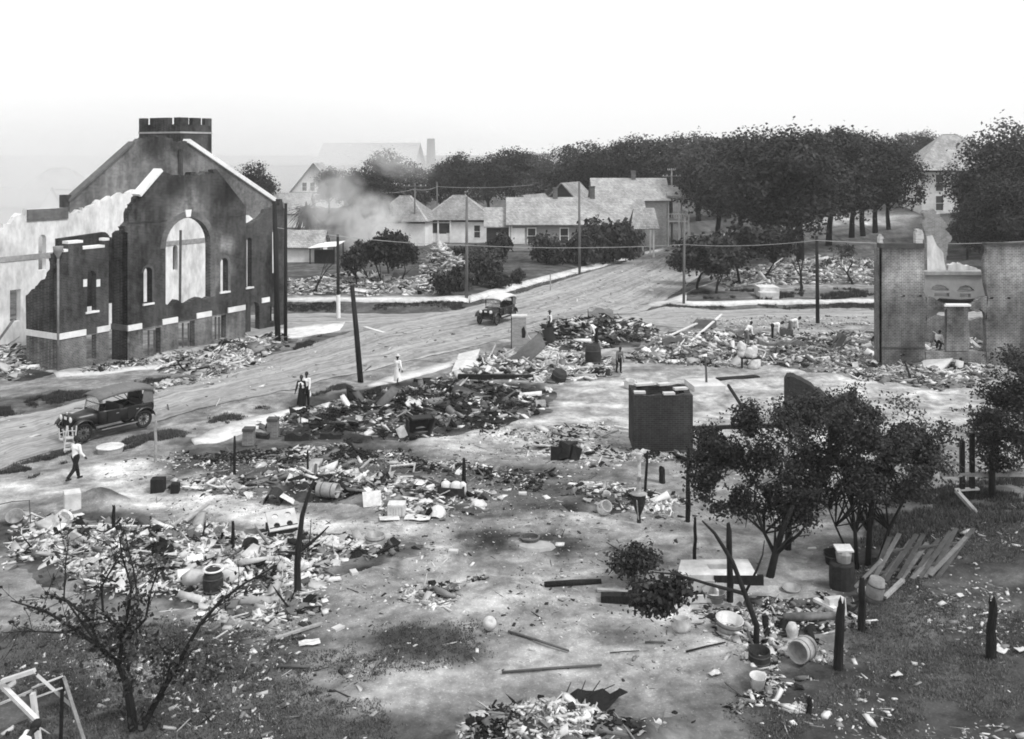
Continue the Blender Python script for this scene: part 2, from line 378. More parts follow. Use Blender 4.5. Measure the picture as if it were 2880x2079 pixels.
patch([(440, 1300), (760, 1270), (1150, 1290), (1300, 1330), (900, 1345), (480, 1345)], .07, 1.0, 1.5)
patch([(2330, 1420), (2880, 1330), (2880, 1500), (2380, 1560)], .09, 1.0)
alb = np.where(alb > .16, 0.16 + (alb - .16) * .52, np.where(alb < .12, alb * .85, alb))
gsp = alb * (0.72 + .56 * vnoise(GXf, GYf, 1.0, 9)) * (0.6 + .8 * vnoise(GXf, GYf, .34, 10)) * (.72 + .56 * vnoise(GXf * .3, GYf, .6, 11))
gz = ht(GXf, GYf)
# ---- streets (strips between two edge lines)
def catmull(pts, n):
    P = [np.array(p, float) for p in pts]; P = [2 * P[0] - P[1]] + P + [2 * P[-1] - P[-2]]; out = []
    for i in range(1, len(P) - 2):
        for k in range(n):
            t = k / n; a, b, c, d = P[i - 1], P[i], P[i + 1], P[i + 2]
            out.append(.5 * ((2 * b) + (c - a) * t + (2 * a - 5 * b + 4 * c - d) * t * t + (3 * b - a - 3 * c + d) * t ** 3))
    out.append(P[-2]); return np.array(out)
def resample(c, n):
    s = np.r_[0, np.cumsum(np.hypot(*np.diff(c, axis=0).T))]; t = np.linspace(0, s[-1], n)
    return np.c_[np.interp(t, s, c[:, 0]), np.interp(t, s, c[:, 1])], s[-1]
ROADS = []
def strip(name, near, far, n, m, dz, mt, rut=0.0, edge=0.0, kind='structure', thick=0.0):
    A, L = resample(catmull([G(*p)[:2] for p in near], 10), n); B, _ = resample(catmull([G(*p)[:2] for p in far], 10), n)
    t = np.linspace(0, 1, m)[None, :, None]
    r = np.random.default_rng(len(name) + n)
    if edge:
        w = (B - A) / np.maximum(np.hypot(*(B - A).T)[:, None], .1)
        A = A + w * (np.convolve(r.normal(0, edge, n), np.ones(5) / 3, 'same'))[:, None]; B = B + w * (np.convolve(r.normal(0, edge, n), np.ones(5) / 3, 'same'))[:, None]
    P = A[:, None, :] * (1 - t) + B[:, None, :] * t
    X, Y = P[..., 0].ravel(), P[..., 1].ravel(); Z = ht(X, Y) + dz
    tt = np.tile(np.linspace(0, 1, m), n); ss = np.repeat(np.linspace(0, L, n), m)
    if rut: Z = Z + rut * (np.sin(tt * 38 + 1.5 * np.sin(ss * .11)) * .6 + .5 * np.sin(tt * 71 + 2 * np.sin(ss * .07 + 2))) * np.sin(np.pi * np.clip(tt, 0, 1)) ** .5
    V = np.c_[X, Y, Z]; i = np.arange(n - 1)[:, None] * m + np.arange(m - 1)[None, :]
    F = np.stack([i, i + 1, i + m + 1, i + m], -1).reshape(-1, 4)[:, ::-1]
    if thick:
        k = n * m; loop = list(range(m)) + [j * m + m - 1 for j in range(1, n)] + list(range((n - 1) * m + m - 2, (n - 1) * m - 1, -1)) + [j * m for j in range(n - 2, 0, -1)]
        V = np.r_[V, V[loop] - [0, 0, thick]]; q = np.arange(len(loop)); q2 = np.roll(q, -1); lp = np.array(loop)
        F = np.r_[F, np.stack([lp[q], k + q, k + q2, lp[q2]], -1)[:, ::-1]]
    me = np_mesh(name, V, F, mt, smooth=not thick)
    uv = me.uv_layers.new(name='along'); vi = np.zeros(len(me.loops), np.int32); me.loops.foreach_get('vertex_index', vi)
    U = np.zeros((len(V), 2)); U[:len(ss)] = np.c_[ss, tt * 10]
    uv.data.foreach_set('uv', U[vi].astype(np.float32).ravel())
    o = link_mesh(name, me); tag(o, kind=kind); ROADS.append((name, np.r_[A, B[::-1]]))
    return o
def dirt_road_mat():
    m = bpy.data.materials.new('rutted_dirt'); m.use_nodes = True; nt = m.node_tree; p = nt.nodes['Principled BSDF']
    p.inputs['Roughness'].default_value = 1.0; p.inputs['Specular IOR Level'].default_value = 0.05
    uv = _n(nt, 'ShaderNodeUVMap'); uv.uv_map = 'along'
    def tex(sx, sy, det, obj=False, sc_=1):
        mp = _n(nt, 'ShaderNodeMapping'); mp.inputs['Scale'].default_value = (sx, sy, 1); nt.links.new(uv.outputs[0], mp.inputs[0])
        n = _n(nt, 'ShaderNodeTexNoise'); n.inputs['Scale'].default_value = sc_; n.inputs['Detail'].default_value = det; n.inputs['Roughness'].default_value = .6; n.inputs['Distortion'].default_value = 1.1
        nt.links.new(mp.outputs[0], n.inputs[0]); return n.outputs[0]
    a = tex(.05, 1.6, 5); b = tex(.16, 5.0, 6); c = tex(1.3, 1.6, 9); d = tex(.06, .6, 3)
    s = _math(nt, 'ADD', _math(nt, 'MULTIPLY', a, .75), _math(nt, 'MULTIPLY', b, .6)); s = _math(nt, 'ADD', s, _math(nt, 'MULTIPLY', c, .7)); s = _math(nt, 'ADD', s, _math(nt, 'MULTIPLY', d, .5))
    f = _math(nt, 'ADD', _math(nt, 'MULTIPLY', _math(nt, 'SUBTRACT', s, 1.275), .52), .28)
    f = _math(nt, 'MINIMUM', _math(nt, 'MAXIMUM', f, .08), .46)
    cc = _n(nt, 'ShaderNodeCombineColor')
    for i in range(3): nt.links.new(f, cc.inputs[i])
    nt.links.new(cc.outputs[0], p.inputs['Base Color'])
    bp = _n(nt, 'ShaderNodeBump'); bp.inputs['Strength'].default_value = .45; bp.inputs['Distance'].default_value = .1
    nt.links.new(s, bp.inputs['Height']); nt.links.new(bp.outputs[0], p.inputs['Normal']); return m
ROAD = dirt_road_mat(); CONC = mat('pale_concrete', .55, .3, 1.8, .85, bump=.3); CONC2 = mat('worn_concrete', .50, .2, 2.0, .9, bump=.4)
strip('dirt_street', [(-420, 1450), (0, 1318), (250, 1243), (430, 1190), (700, 1122), (1000, 1050), (1300, 985), (1560, 918), (1700, 885), (1835, 862), (1950, 790), (2060, 718), (2200, 680), (2400, 645)],
      [(-420, 1285), (0, 1182), (200, 1135), (420, 1088), (700, 1018), (900, 962), (1030, 925), (1190, 890), (1330, 862), (1500, 815), (1700, 752), (1880, 692), (2000, 663), (2200, 630)], 260, 16, .035, ROAD, rut=.012, edge=.16)
strip('cross_street', [(1560, 940), (1700, 934), (1900, 922), (2200, 912), (2500, 906), (2800, 902), (3300, 898)], [(1560, 900), (1700, 890), (1835, 872), (2000, 872), (2460, 868), (2800, 866), (3300, 864)], 90, 10, .022, ROAD, rut=.02, edge=.12)
strip('cross_street', [(200, 958), (500, 952), (760, 942), (900, 938), (1030, 928), (1200, 905)], [(200, 896), (500, 890), (760, 884), (1000, 882), (1190, 882), (1330, 866)], 70, 10, .022, ROAD, rut=.02, edge=.12)
strip('sidewalk', [(1322, 852), (1420, 824), (1560, 786), (1700, 750), (1778, 728)], [(1318, 836), (1420, 809), (1560, 773), (1700, 738), (1788, 719)], 60, 3, .14, CONC, thick=.3, edge=.02)
strip('sidewalk', [(1806, 719), (1850, 708), (1896, 694)], [(1812, 711), (1856, 701), (1902, 689)], 12, 3, .14, CONC, thick=.2)
strip('sidewalk', [(500, 850), (760, 849), (1000, 849), (1200, 850), (1318, 852)], [(500, 841), (760, 840), (1000, 840), (1200, 840), (1320, 838)], 50, 3, .14, CONC, thick=.2, edge=.02)
strip('sidewalk', [(1818, 862), (1930, 861), (2100, 858), (2300, 855), (2460, 853), (2900, 850)], [(1850, 852), (1930, 851), (2100, 849), (2300, 847), (2460, 845), (2900, 843)], 60, 3, .14, CONC, thick=.3, edge=.02)
strip('sidewalk', [(1850, 853), (1890, 840), (1925, 827), (1990, 800), (2080, 762)], [(1928, 851), (1932, 838), (1936, 822), (2006, 796), (2090, 760)], 16, 3, .065, CONC2, thick=.2)
strip('sidewalk', [(548, 1252), (640, 1238), (740, 1200), (800, 1172), (860, 1150)], [(538, 1240), (600, 1214), (700, 1182), (790, 1160), (850, 1146)], 30, 3, .10, CONC, thick=.3, edge=.03)
strip('sidewalk', [(1040, 1090), (1110, 1078), (1200, 1052), (1290, 1026), (1345, 1008)], [(1030, 1086), (1080, 1066), (1180, 1040), (1280, 1014), (1348, 998)], 30, 3, .07, CONC2, thick=.2, edge=.05)
strip('footpath', [(160, 1062), (300, 1052), (420, 1040), (560, 1012)], [(150, 1048), (290, 1040), (400, 1030), (540, 1004)], 24, 3, .05, CONC2, thick=.15, edge=.08)
strip('footpath', [(660, 985), (740, 965), (840, 950), (955, 930)], [(700, 950), (760, 935), (850, 918), (970, 908)], 24, 5, .05, CONC, thick=.15, edge=.2)
# sink the soil a little under the streets
for nm, pl in ROADS:
    if 'street' in nm: gz = gz - .06 * sstep(polydist(GXf, GYf, pl[::4]) / .8)
nx, ny = len(xs), len(ys); i = np.arange(ny - 1)[:, None] * nx + np.arange(nx - 1)[None, :]
GF = np.stack([i, i + 1, i + nx + 1, i + nx], -1).reshape(-1, 4)
GMAT = mat('trodden_soil', 1.0, .36, 3.2, 1.0, bump=1.0, spec=.03, attr='tone', detail=12, bscale=6.0, speck=.35)
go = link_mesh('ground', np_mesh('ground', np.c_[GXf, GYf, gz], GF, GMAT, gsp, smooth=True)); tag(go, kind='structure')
# ---------------------------------------------------------------- wall planes
class Plane:
    """a vertical plane through world point o along unit direction a; photo outlines are laid onto it; b = normal pointing away from the viewer"""
    def __init__(s, o, a, b): s.o = Vector(o); s.a = Vector((a[0], a[1], 0)).normalized(); s.b = Vector((b[0], b[1], 0)).normalized()
    def uv(s, x, y):
        r = Vector(((x - 1440) / FPX, 1, -(y - HOR) / FPX)); n = s.a.cross(Vector((0, 0, 1)))
        c = Vector((0, 0, H)); t = (s.o - c).dot(n) / r.dot(n); p = c + r * t
        return ((p - s.o).dot(s.a), p.z)
    def pt(s, u, v, w=0.0): return Vector((s.o.x + s.a.x * u + s.b.x * w, s.o.y + s.a.y * u + s.b.y * w, v))
    def at(s, du=0, dw=0): p = s.o + s.a * du + s.b * dw; return Plane(p, s.a, s.b)
def rough(poly, amp, idx=None, n=3, seed=0, stair=True):
    """break the given edges (indices) of an outline into ragged brick steps"""
    r = random.Random(seed); out = []
    for i, p in enumerate(poly):
        q = poly[(i + 1) % len(poly)]; out.append(p)
        if idx is None or i in idx:
            for k in range(1, n):
                t = k / n; x = p[0] + (q[0] - p[0]) * t; y = p[1] + (q[1] - p[1]) * t
                out.append((x + r.uniform(-amp, amp), y + r.uniform(-amp, amp)))
    return out
def arch(u0, u1, v0, v1, k=8):
    """opening with a round head: sides u0..u1, sill v0, crown v1"""
    r = (u1 - u0) / 2; h = min(r, v1 - v0 - .05); c = (u0 + u1) / 2; pts = [(u0, v0), (u1, v0)]
    for i in range(k + 1):
        a = PI * i / k; pts.append((c + r * math.cos(a), v1 - h + h * math.sin(a)))
    return pts
def rect(u0, u1, v0, v1): return [(u0, v0), (u1, v0), (u1, v1), (u0, v1)]
DBRICK = brick_mat('dark_church_brick', .044, .10, course=.1, var=.75, stain=1)
GBRICK = brick_mat('grey_gable_brick', .12, .22, course=.1, var=.5, stain=1)
LBRICK = brick_mat('pale_house_brick', .13, .30, course=.1, var=.7, stain=1)
PLAST = mat('lime_plaster', .66, .34, 1.6, .95, bump=.5, attr='tone', stretch=(1, 1, .45), detail=9)
STONE = mat('white_limestone', .72, .12, 3, .85, bump=.2)
IRON = mat('dull_iron', .07, .3, 6, .6, spec=.4, bump=.2)
CHAR = mat('charred_timber', .016, .4, 6, .9, bump=.6, stretch=(1, 1, .3))
# ---------------------------------------------------------------- the burnt church
c0 = G(165, 1042); UU = (0.5105, 0.860); WW = (-0.860, 0.5105)
ch = thing('church_ruin', 'roofless dark brick church with tall arched window and crenellated tower', 'church', c0)
P0 = Plane((c0.x, c0.y, 0), UU, WW)                  # street front of the corner porch
PF = P0.at(0, -1.5)                                  # projecting gabled front
PR = P0.at(0, -0.2); PG = P0.at(0, 9.75); PB = P0.at(0, 9.25); PT = P0.at(0, 10.6)
def uvp(pl, pts): return [pl.uv(*p) for p in pts]
def wallpart(name, pl, pts, holes=(), th=.45, m=DBRICK, parent=None, tone=1.0, base=None, raw=False):
    o = pts if raw else uvp(pl, pts)
    if base is not None: o = [(u, base if v < base + .35 else v) for u, v in o]
    mb = MB(); mb.slabpoly(o, holes, pl.pt, th, tone); return mb.build(name, m, parent or ch, world=True)
def fuv(x, y): return PF.uv(x, y)
zb = -.1
def hole_arch(pl, x0, x1, ys, yt, k=10):
    u0 = pl.uv(x0, ys)[0]; u1 = pl.uv(x1, ys)[0]; xm = (x0 + x1) / 2
    return arch(u0, u1, pl.uv(xm, ys)[1], pl.uv(xm, yt)[1], k)
def hole_rect(pl, x0, x1, ys, yt):
    xm = (x0 + x1) / 2; return rect(pl.uv(x0, ys)[0], pl.uv(x1, ys)[0], pl.uv(xm, ys)[1], pl.uv(xm, yt)[1])
# gabled front with the tall window
out = [(359, 1018), (359, 655), (352, 652), (352, 640), (362, 600), (372, 575), (386, 556), (452, 482), (470, 486), (486, 497), (506, 501), (530, 494), (548, 486), (566, 492), (590, 484), (614, 482), (692, 582), (690, 1000)]
oF = uvp(PF, out); oF[0] = (oF[0][0], zb); oF[-1] = (oF[-1][0], zb); oF = rough(oF, .17, (2, 3, 4, 5, 7, 8, 9, 10, 11, 12, 13, 14), 5, 3); oF = rough(oF, .035, (60, 61), 1, 4)
big = hole_arch(PF, 466, 592, 845, 612, 18)
bb = [q for q in big if True]; zs = big[0][1]
ragged = [(big[0][0] + (big[1][0] - big[0][0]) * t / 8, zs + random.Random(t).uniform(-.30, .18)) for t in range(1, 8)]
big = [big[0]] + ragged + big[1:]
def dipw(x0, x1, yb, yt): return hole_rect(PF, x0, x1, yb, yt)
hF = [big, hole_arch(PF, 404, 428, 852, 752), hole_arch(PF, 620, 641, 825, 726), hole_rect(PF, 402, 452, 1000, 925), hole_rect(PF, 502, 548, 985, 905), hole_rect(PF, 597, 636, 955, 888)]
def sootF(u, v): return 1.0
front = MB(); front.slabpoly(oF, hF, PF.pt, .5)
def spot(x, y, r_, g): u, v = PF.uv(x, y); q = PF.pt(u, v) - c0; return (q.x, q.y, q.z, r_, g)
FB = brick_mat('stained_front_brick', .044, .10, course=.1, var=.75, stain=1, spots=[spot(528, 590, 2.3, 3.2), spot(600, 690, 1.7, 2.2), spot(604, 780, 1.3, 2.6), spot(642, 690, 1.0, 3.0), spot(648, 760, .8, 2.0), spot(480, 640, 1.0, 2.0), spot(495, 530, 1.7, .4), spot(645, 540, 1.5, .45), spot(500, 880, 1.0, .5), spot(385, 640, 1.6, 1.5)], below=(PF.uv(380, 912)[1] - .36 - c0.z, 2.6))
front = front.build('gabled_front', FB, ch, world=True)
# pale scoured brick where the fire came out of the window: a thin skin of cleaned bricks round the openings
SC = brick_mat('scoured_brick', .11, .16, var=.5, stain=1)
def ringpart(name, pl, x0, x1, ys, yt, wd, m, proud=.012, keep=(0, 1)):
    u0 = pl.uv(x0, ys)[0]; u1 = pl.uv(x1, ys)[0]; xm = (x0 + x1) / 2; v0 = pl.uv(xm, ys)[1]; v1 = pl.uv(xm, yt)[1]
    a = arch(u0, u1, v0, v1, 14)[1:]; b = arch(u0 - wd, u1 + wd, v0, v1 + wd, 14)[1:]
    mb = MB(); n = len(a); vs = [pl.pt(u, v, -proud) for u, v in a] + [pl.pt(u, v, -proud) for u, v in b] + [pl.pt(u, v, .004) for u, v in a] + [pl.pt(u, v, .004) for u, v in b]
    fs = []
    for i in range(n - 1): fs += [(i, i + 1, n + i + 1, n + i), (n + i, n + i + 1, 3 * n + i + 1, 3 * n + i), (i + 1, i, 2 * n + i, 2 * n + i + 1)]
    mb.add(vs, fs); return mb.build(name, m, front, world=True)
ringpart('window_arch', PF, 466, 592, 845, 612, .42, SC)
ringpart('window_arch', PF, 620, 641, 825, 726, .22, SC); ringpart('window_arch', PF, 404, 428, 852, 752, .16, brick_mat('arch_brick', .085, .12, stain=1))
def sillat(pl, x0, x1, y, parent, m=STONE, h=.12, proud=.1, dep=.3):
    u0, v = pl.uv(x0, y); u1 = pl.uv(x1, y)[0]; mb = MB()
    mb.slabpoly(rect(u0, u1, v - h, v), [], lambda a, b, w: pl.pt(a, b, w - proud), dep); return mb.build('window_sill', m, parent, world=True)
sillat(PF, 401, 432, 855, front); sillat(PF, 617, 646, 822, front)
# keystone and mullion remains
k0 = PF.uv(529, 606); mb = MB(); mb.slabpoly([(k0[0] - .18, k0[1] - .1), (k0[0] + .18, k0[1] - .1), (k0[0] + .26, k0[1] + .38), (k0[0] - .26, k0[1] + .38)], [], lambda a, b, w: PF.pt(a, b, w - .05), .2); mb.build('keystone', STONE, front, world=True)
mb = MB(); u, v = PF.uv(512, 845); mb.bar(PF.pt(u, v - .3, .2), PF.pt(u + .1, v + 4.6, .25), .11, .14); mb.build('window_mullion', mat('scorched_frame', .10, .4, 5), front, world=True)
for (x, y0, y1) in ((424, 1000, 930), (440, 1000, 930), (520, 985, 910), (536, 985, 910), (612, 955, 892), (622, 955, 892)):
    u, v = PF.uv(x, y0); v1 = PF.uv(x, y1)[1]; mb = MB(); mb.bar(PF.pt(u, v, .2), PF.pt(u, v1, .2), .09, .1); mb.build('basement_frame', mat('scorched_frame', .25), front, world=True)
# white stone belt between the basement windows, and a thin string course
def belt(pl, x0, x1, y, parent, h=.34, th=.09):
    mb = MB(); u0, v = pl.uv(x0, y); u1 = pl.uv(x1, y)[0]
    mb.slabpoly(rect(u0, u1, v - h, v), [], lambda a, b, w: pl.pt(a, b, w - th), th - .003); return mb.build('stone_belt', STONE, parent, world=True)
zbelt = PF.uv(380, 912)[1]
def beltz(pl, x0, x1, parent, z=None, h=.36):
    z = z if z is not None else zbelt; u0 = pl.uv(x0, 900)[0]; u1 = pl.uv(x1, 900)[0]; mb = MB()
    mb.slabpoly(rect(u0, u1, z - h, z), [], lambda a, b, w: pl.pt(a, b, w - .07), .067); return mb.build('stone_belt', STONE, parent, world=True)
beltz(PF, 359, 398, front); beltz(PF, 456, 499, front); beltz(PF, 552, 594, front); beltz(PF, 640, 689, front)
mb = MB(); u0 = PF.uv(362, 620)[0]; z1 = PF.uv(420, 626)[1]; u1 = PF.uv(470, 640)[0]; mb.slabpoly(rect(u0, u1, z1, z1 + .09), [], lambda a, b, w: PF.pt(a, b, w - .04), .038); mb.build('string_course', DBRICK, front, world=True); mb = MB()
u2 = PF.uv(600, 610)[0]; u3 = PF.uv(690, 605)[0]; mb.slabpoly(rect(u2, u3, z1, z1 + .09), [], lambda a, b, w: PF.pt(a, b, w - .04), .038); mb.build('string_course', DBRICK, front, world=True)
# coping stone left on the slope
a = PF.uv(388, 552); b = PF.uv(450, 480); mb = MB(); mb.bar(PF.pt(a[0], a[1] + .05, .15), PF.pt(b[0], b[1] + .05, .15), .75, .22, up=(0, 0, 1)); mb.build('coping', STONE, front, world=True)
# left return of the front, then the porch tower
uF = oF[0][0]
PL = Plane(PF.pt(uF, 0, 0), WW, UU)                                   # faces left
zl = PF.uv(359, 655)[1]
wl = [(0.02, zb), (1.5, zb), (1.5, zl - .1), (1.15, zl + .1), (.8, zl - .1), (.4, zl + .05), (.02, zl)]
wallpart('return_wall', PL, wl, th=.45, raw=True)
mb = MB(); mb.slabpoly(rect(0, 1.5, zbelt - .36, zbelt), [], lambda a, b, w: PL.pt(a, b, w - .07), .067); mb.build('stone_belt', mat('dark_stone', .12, .3, 3), ch, world=True)  # belt here in a darker stone than on the front
uP = P0.uv(306, 1010)[0]
zc0 = P0.uv(230, 683)[1]; zc1 = P0.uv(230, 702)[1]
def pu(x): return P0.uv(x, 700)[0]
top = [(uP, zb), (uP, zc0), (pu(293), zc0), (pu(293), zc1), (pu(232), zc1), (pu(232), zc0), (pu(190), zc0), (pu(190), zc1 - .05), (pu(178), zc1 - .05), (pu(172), zc1 - .5), (pu(166), zc1 - 1.0), (0.0, zc1 - 1.35), (0.0, zb)]
PB_ = brick_mat('porch_brick', .05, .11, course=.1, var=.75, stain=1, below=(P0.uv(200, 933)[1] - .36 - c0.z, 2.2))
porch = wallpart('porch_front', P0, rough(top, .06, (8, 9, 10), 3, 5), [hole_arch(P0, 245, 271, 877, 762), hole_rect(P0, 243, 271, 1012, 942)], raw=True, m=PB_)
for seg in ((pu(293), uP, zc0), (pu(232), pu(293), zc1), (pu(190), pu(232), zc0), (pu(178), pu(190), zc1 - .05)):
    mb = MB(); mb.slabpoly(rect(seg[0] + .004, seg[1] - .004, seg[2] + .003, seg[2] + .16), [], lambda a, b, w: P0.pt(a, b, w - .06), .57); mb.build('coping', STONE, porch, world=True)
sillat(P0, 240, 277, 878, porch)
for x in (239, 276):
    u, v = P0.uv(x, 795); mb = MB(); mb.slabpoly(rect(u - .13, u + .13, v - .25, v + .2), [], lambda a, b, w: P0.pt(a, b, w - .03), .027); mb.build('impost_block', STONE, porch, world=True)
zb0 = P0.uv(200, 933)[1]
beltz(P0, 165, 241, porch, zb0); beltz(P0, 272, 306, porch, zb0)
# the porch's left side, broken off in a slope; downpipe at the corner
PS = Plane((c0.x, c0.y, 0), WW, UU)
sl_ = uvp(PS, [(75, 1030), (72, 832), (100, 805), (130, 775), (140, 745), (136, 728), (150, 705), (164, 700)])
sl_ = [(0.5, zb)] + [(sl_[0][0], zb)] + sl_[1:-1] + [(0.5, zc1 - 1.3)]
wallpart('porch_side', PS, rough(sl_, .14, (2, 3, 4, 5, 6, 7), 4, 9), th=.45, raw=True, m=PB_)
mb = MB(); mb.slabpoly(rect(.0, sl_[1][0], zb0 - .36, zb0), [], lambda a, b, w: PS.pt(a, b, w - .07), .067); mb.build('stone_belt', STONE, ch, world=True)
dp = P0.pt(-.12, 0, -.12); mb = MB(); zt = P0.uv(165, 722)[1]; mb.tube([(dp.x, dp.y, .0), (dp.x, dp.y, zt)], .07, 8); mb.smooth = True
mb.lathe([(.07, zt - .1), (.09, zt), (.27, zt + .35), (.30, zt + .62), (.27, zt + .64)], 10, (dp.x, dp.y, 0)); mb.build('downpipe', mat('painted_pipe', .2, .3, 3), ch, world=True)
# wall behind the porch, the part right of the front, the nave gable and the plastered far wall
PQ = P0.at(0, 3.2)
bq = uvp(PQ, [(168, 690), (166, 672), (296, 653), (304, 660), (312, 668), (318, 672), (330, 672), (330, 690)]); bq = [(bq[0][0], 3.0)] + bq[1:-1] + [(bq[-1][0], 3.0)]
hb = wallpart('porch_rear_wall', PQ, rough(bq, .07, (2, 3, 4), 3, 11), th=.4, raw=True)
br_ = uvp(PR, [(691, 1000), (691, 640), (705, 628), (722, 618), (738, 606), (745, 598), (752, 588), (768, 584), (786, 578), (788, 560), (793, 560), (797, 585), (806, 590), (806, 930)])
br_[0] = (br_[0][0], zb); br_[-1] = (br_[-1][0], zb)
rw = wallpart('right_front', PR, rough(br_, .08, (1, 2, 3, 4, 5, 6, 7, 8, 9), 3, 13), [hole_arch(PR, 681 + 13, 700 + 8, 808, 668), hole_arch(PR, 766, 782, 770, 640), hole_arch(PR, 705, 730, 940, 850), hole_rect(PR, 760, 782, 905, 860)], raw=True)
beltz(PR, 735, 757, rw, zbelt); sillat(PR, 690, 712, 809, rw)
gab = uvp(PG, [(186, 640), (186, 568), (196, 562), (375, 402), (398, 392), (420, 386), (448, 384), (478, 390), (500, 402), (520, 396), (538, 402), (772, 563), (800, 570), (800, 900), (186, 900)])
for k_ in (-2, -1): gab[k_] = (gab[k_][0], zb)
def gspot(x, y, r_, g): u, v = PG.uv(x, y); q = PG.pt(u, v) - c0; return (q.x, q.y, q.z, r_, g)
NB = brick_mat('sooty_gable_brick', .12, .22, course=.1, var=.6, stain=1, spots=[gspot(440, 395, 2.4, .28), gspot(515, 420, 1.6, .4), gspot(330, 500, 2.2, 1.4), gspot(620, 500, 1.5, .7)])
nave = wallpart('nave_gable', PG, rough(gab, .12, (1, 2, 3, 4, 5, 6, 7), 4, 17), th=.5, m=NB, raw=True)
a = PG.uv(528, 398); b = PG.uv(772, 566); mb = MB(); mb.bar(PG.pt(a[0], a[1] + .05, .2), PG.pt(b[0], b[1] + .1, .2), .8, .34); mb.build('coping', STONE, nave, world=True)
a = PG.uv(190, 566); b = PG.uv(376, 400); mb = MB(); mb.bar(PG.pt(a[0], a[1], .2), PG.pt(b[0], b[1], .2), .7, .16); mb.build('coping', mat('dark_stone', .12), nave, world=True)  # left coping in a darker stone than the right one
a = PG.uv(190, 590); mb = MB(); mb.box(PG.pt(a[0], a[1] + .4, .25), (.6, .6, 1.3)); mb.build('corner_block', DBRICK, nave, world=True)
mb = MB(); a = PG.uv(506, 420); b = PG.uv(506, 600); mb.bar(PG.pt(a[0], a[1], -.12), PG.pt(b[0], b[1], -.12), .42, .22); mb.build('flue', DBRICK, nave, world=True)
back = uvp(PB, [(-260, 900), (-200, 760), (-120, 700), (-40, 660), (10, 640), (40, 612), (72, 606), (76, 588), (188, 585), (200, 602), (232, 592), (270, 570), (330, 548), (378, 533), (430, 560), (520, 590), (620, 596), (700, 606), (740, 640), (780, 660), (780, 900)]); back[0] = (back[0][0], zb); back[-1] = (back[-1][0], zb)
bw_ = wallpart('plastered_rear_wall', PB, rough(back, .28, (1, 2, 3, 4, 5, 8, 9, 10, 11, 12, 14, 15, 16), 5, 19), [hole_arch(PB, 108, 130, 760, 660), hole_rect(PB, 28, 58, 905, 815), hole_rect(PB, -20, 0, 790, 720), hole_arch(PB, 486, 500, 760, 690)], th=.45, m=PLAST, raw=True)
mb = MB(); u0 = PB.uv(75, 590)[0]; u1 = PB.uv(190, 590)[0]; z_ = PB.uv(130, 588)[1]; mb.slabpoly(rect(u0, u1, z_ - .75, z_ + .02), [], lambda a, b, w: PB.pt(a, b, w - .1), .09); mb.build('brick_cornice', GBRICK, bw_, world=True)
mb = MB(); u0 = PB.uv(-100, 700)[0]; u1 = PB.uv(690, 700)[0]; z_ = PB.uv(300, 702)[1]; mb.slabpoly(rect(u0, u1, z_ - .18, z_ + .18), [], lambda a, b, w: PB.pt(a, b, w - .05), .045); mb.build('floor_ledge', mat('ledge_dirt', .3, .3, 3), bw_, world=True)
# crenellated tower behind the gable
tc = PT.uv(507, 330); zt = tc[1]; oT = PT.pt(tc[0], 0, 0); wl_ = 5.0; wr_ = 2.9
TL = Plane(oT, WW, UU); TR = Plane(oT, UU, WW)
tw = bpy.data.objects.new('tower', None); COL.objects.link(tw); tw.parent = ch
def crenel(L, z, gaps, d=.55):
    pts = [(0, z - 9), (L, z - 9), (L, z)]
    for g0, g1 in sorted(gaps, reverse=True): pts += [(g1, z), (g1, z - d), (g0, z - d), (g0, z)]
    return pts + [(0, z)]
mb = MB(); mb.slabpoly(crenel(wl_, zt, ((.75, 1.4), (4.0 - .35, 4.3))), [], TL.pt, .4); mb.build('tower_wall', DBRICK, tw, world=True)
mb = MB(); mb.slabpoly(crenel(wr_, zt, ((.45, .85), (1.75, 2.2))), [(rect(.6, 2.4, zt - 4.6, zt - 2.6))], lambda a, b, w: TR.pt(a, b, w) + Vector((UU[0], UU[1], 0)) * .402, .4); mb.build('tower_wall', DBRICK, tw, world=True)
mb = MB(); mb.slabpoly(crenel(wl_, zt - .62, ()), [], lambda a, b, w: TL.pt(a, b, w + wr_), .4); mb.build('tower_wall', DBRICK, tw, world=True)
mb = MB(); mb.slabpoly(crenel(wr_ - .41, zt - .62, ()), [], lambda a, b, w: TR.pt(a + .405, b, w + wl_ - .4), .39); mb.build('tower_wall', DBRICK, tw, world=True)
zs_ = zt - 1.15
for pl, L in ((TL, wl_), (TR, wr_ + .4)):
    mb = MB(); mb.slabpoly(rect(-.06, L, zs_ - .14, zs_), [], lambda a, b, w: pl.pt(a, b, w - .07), .067); mb.build('string_course', mat('grey_stone', .36, .2, 3), tw, world=True)
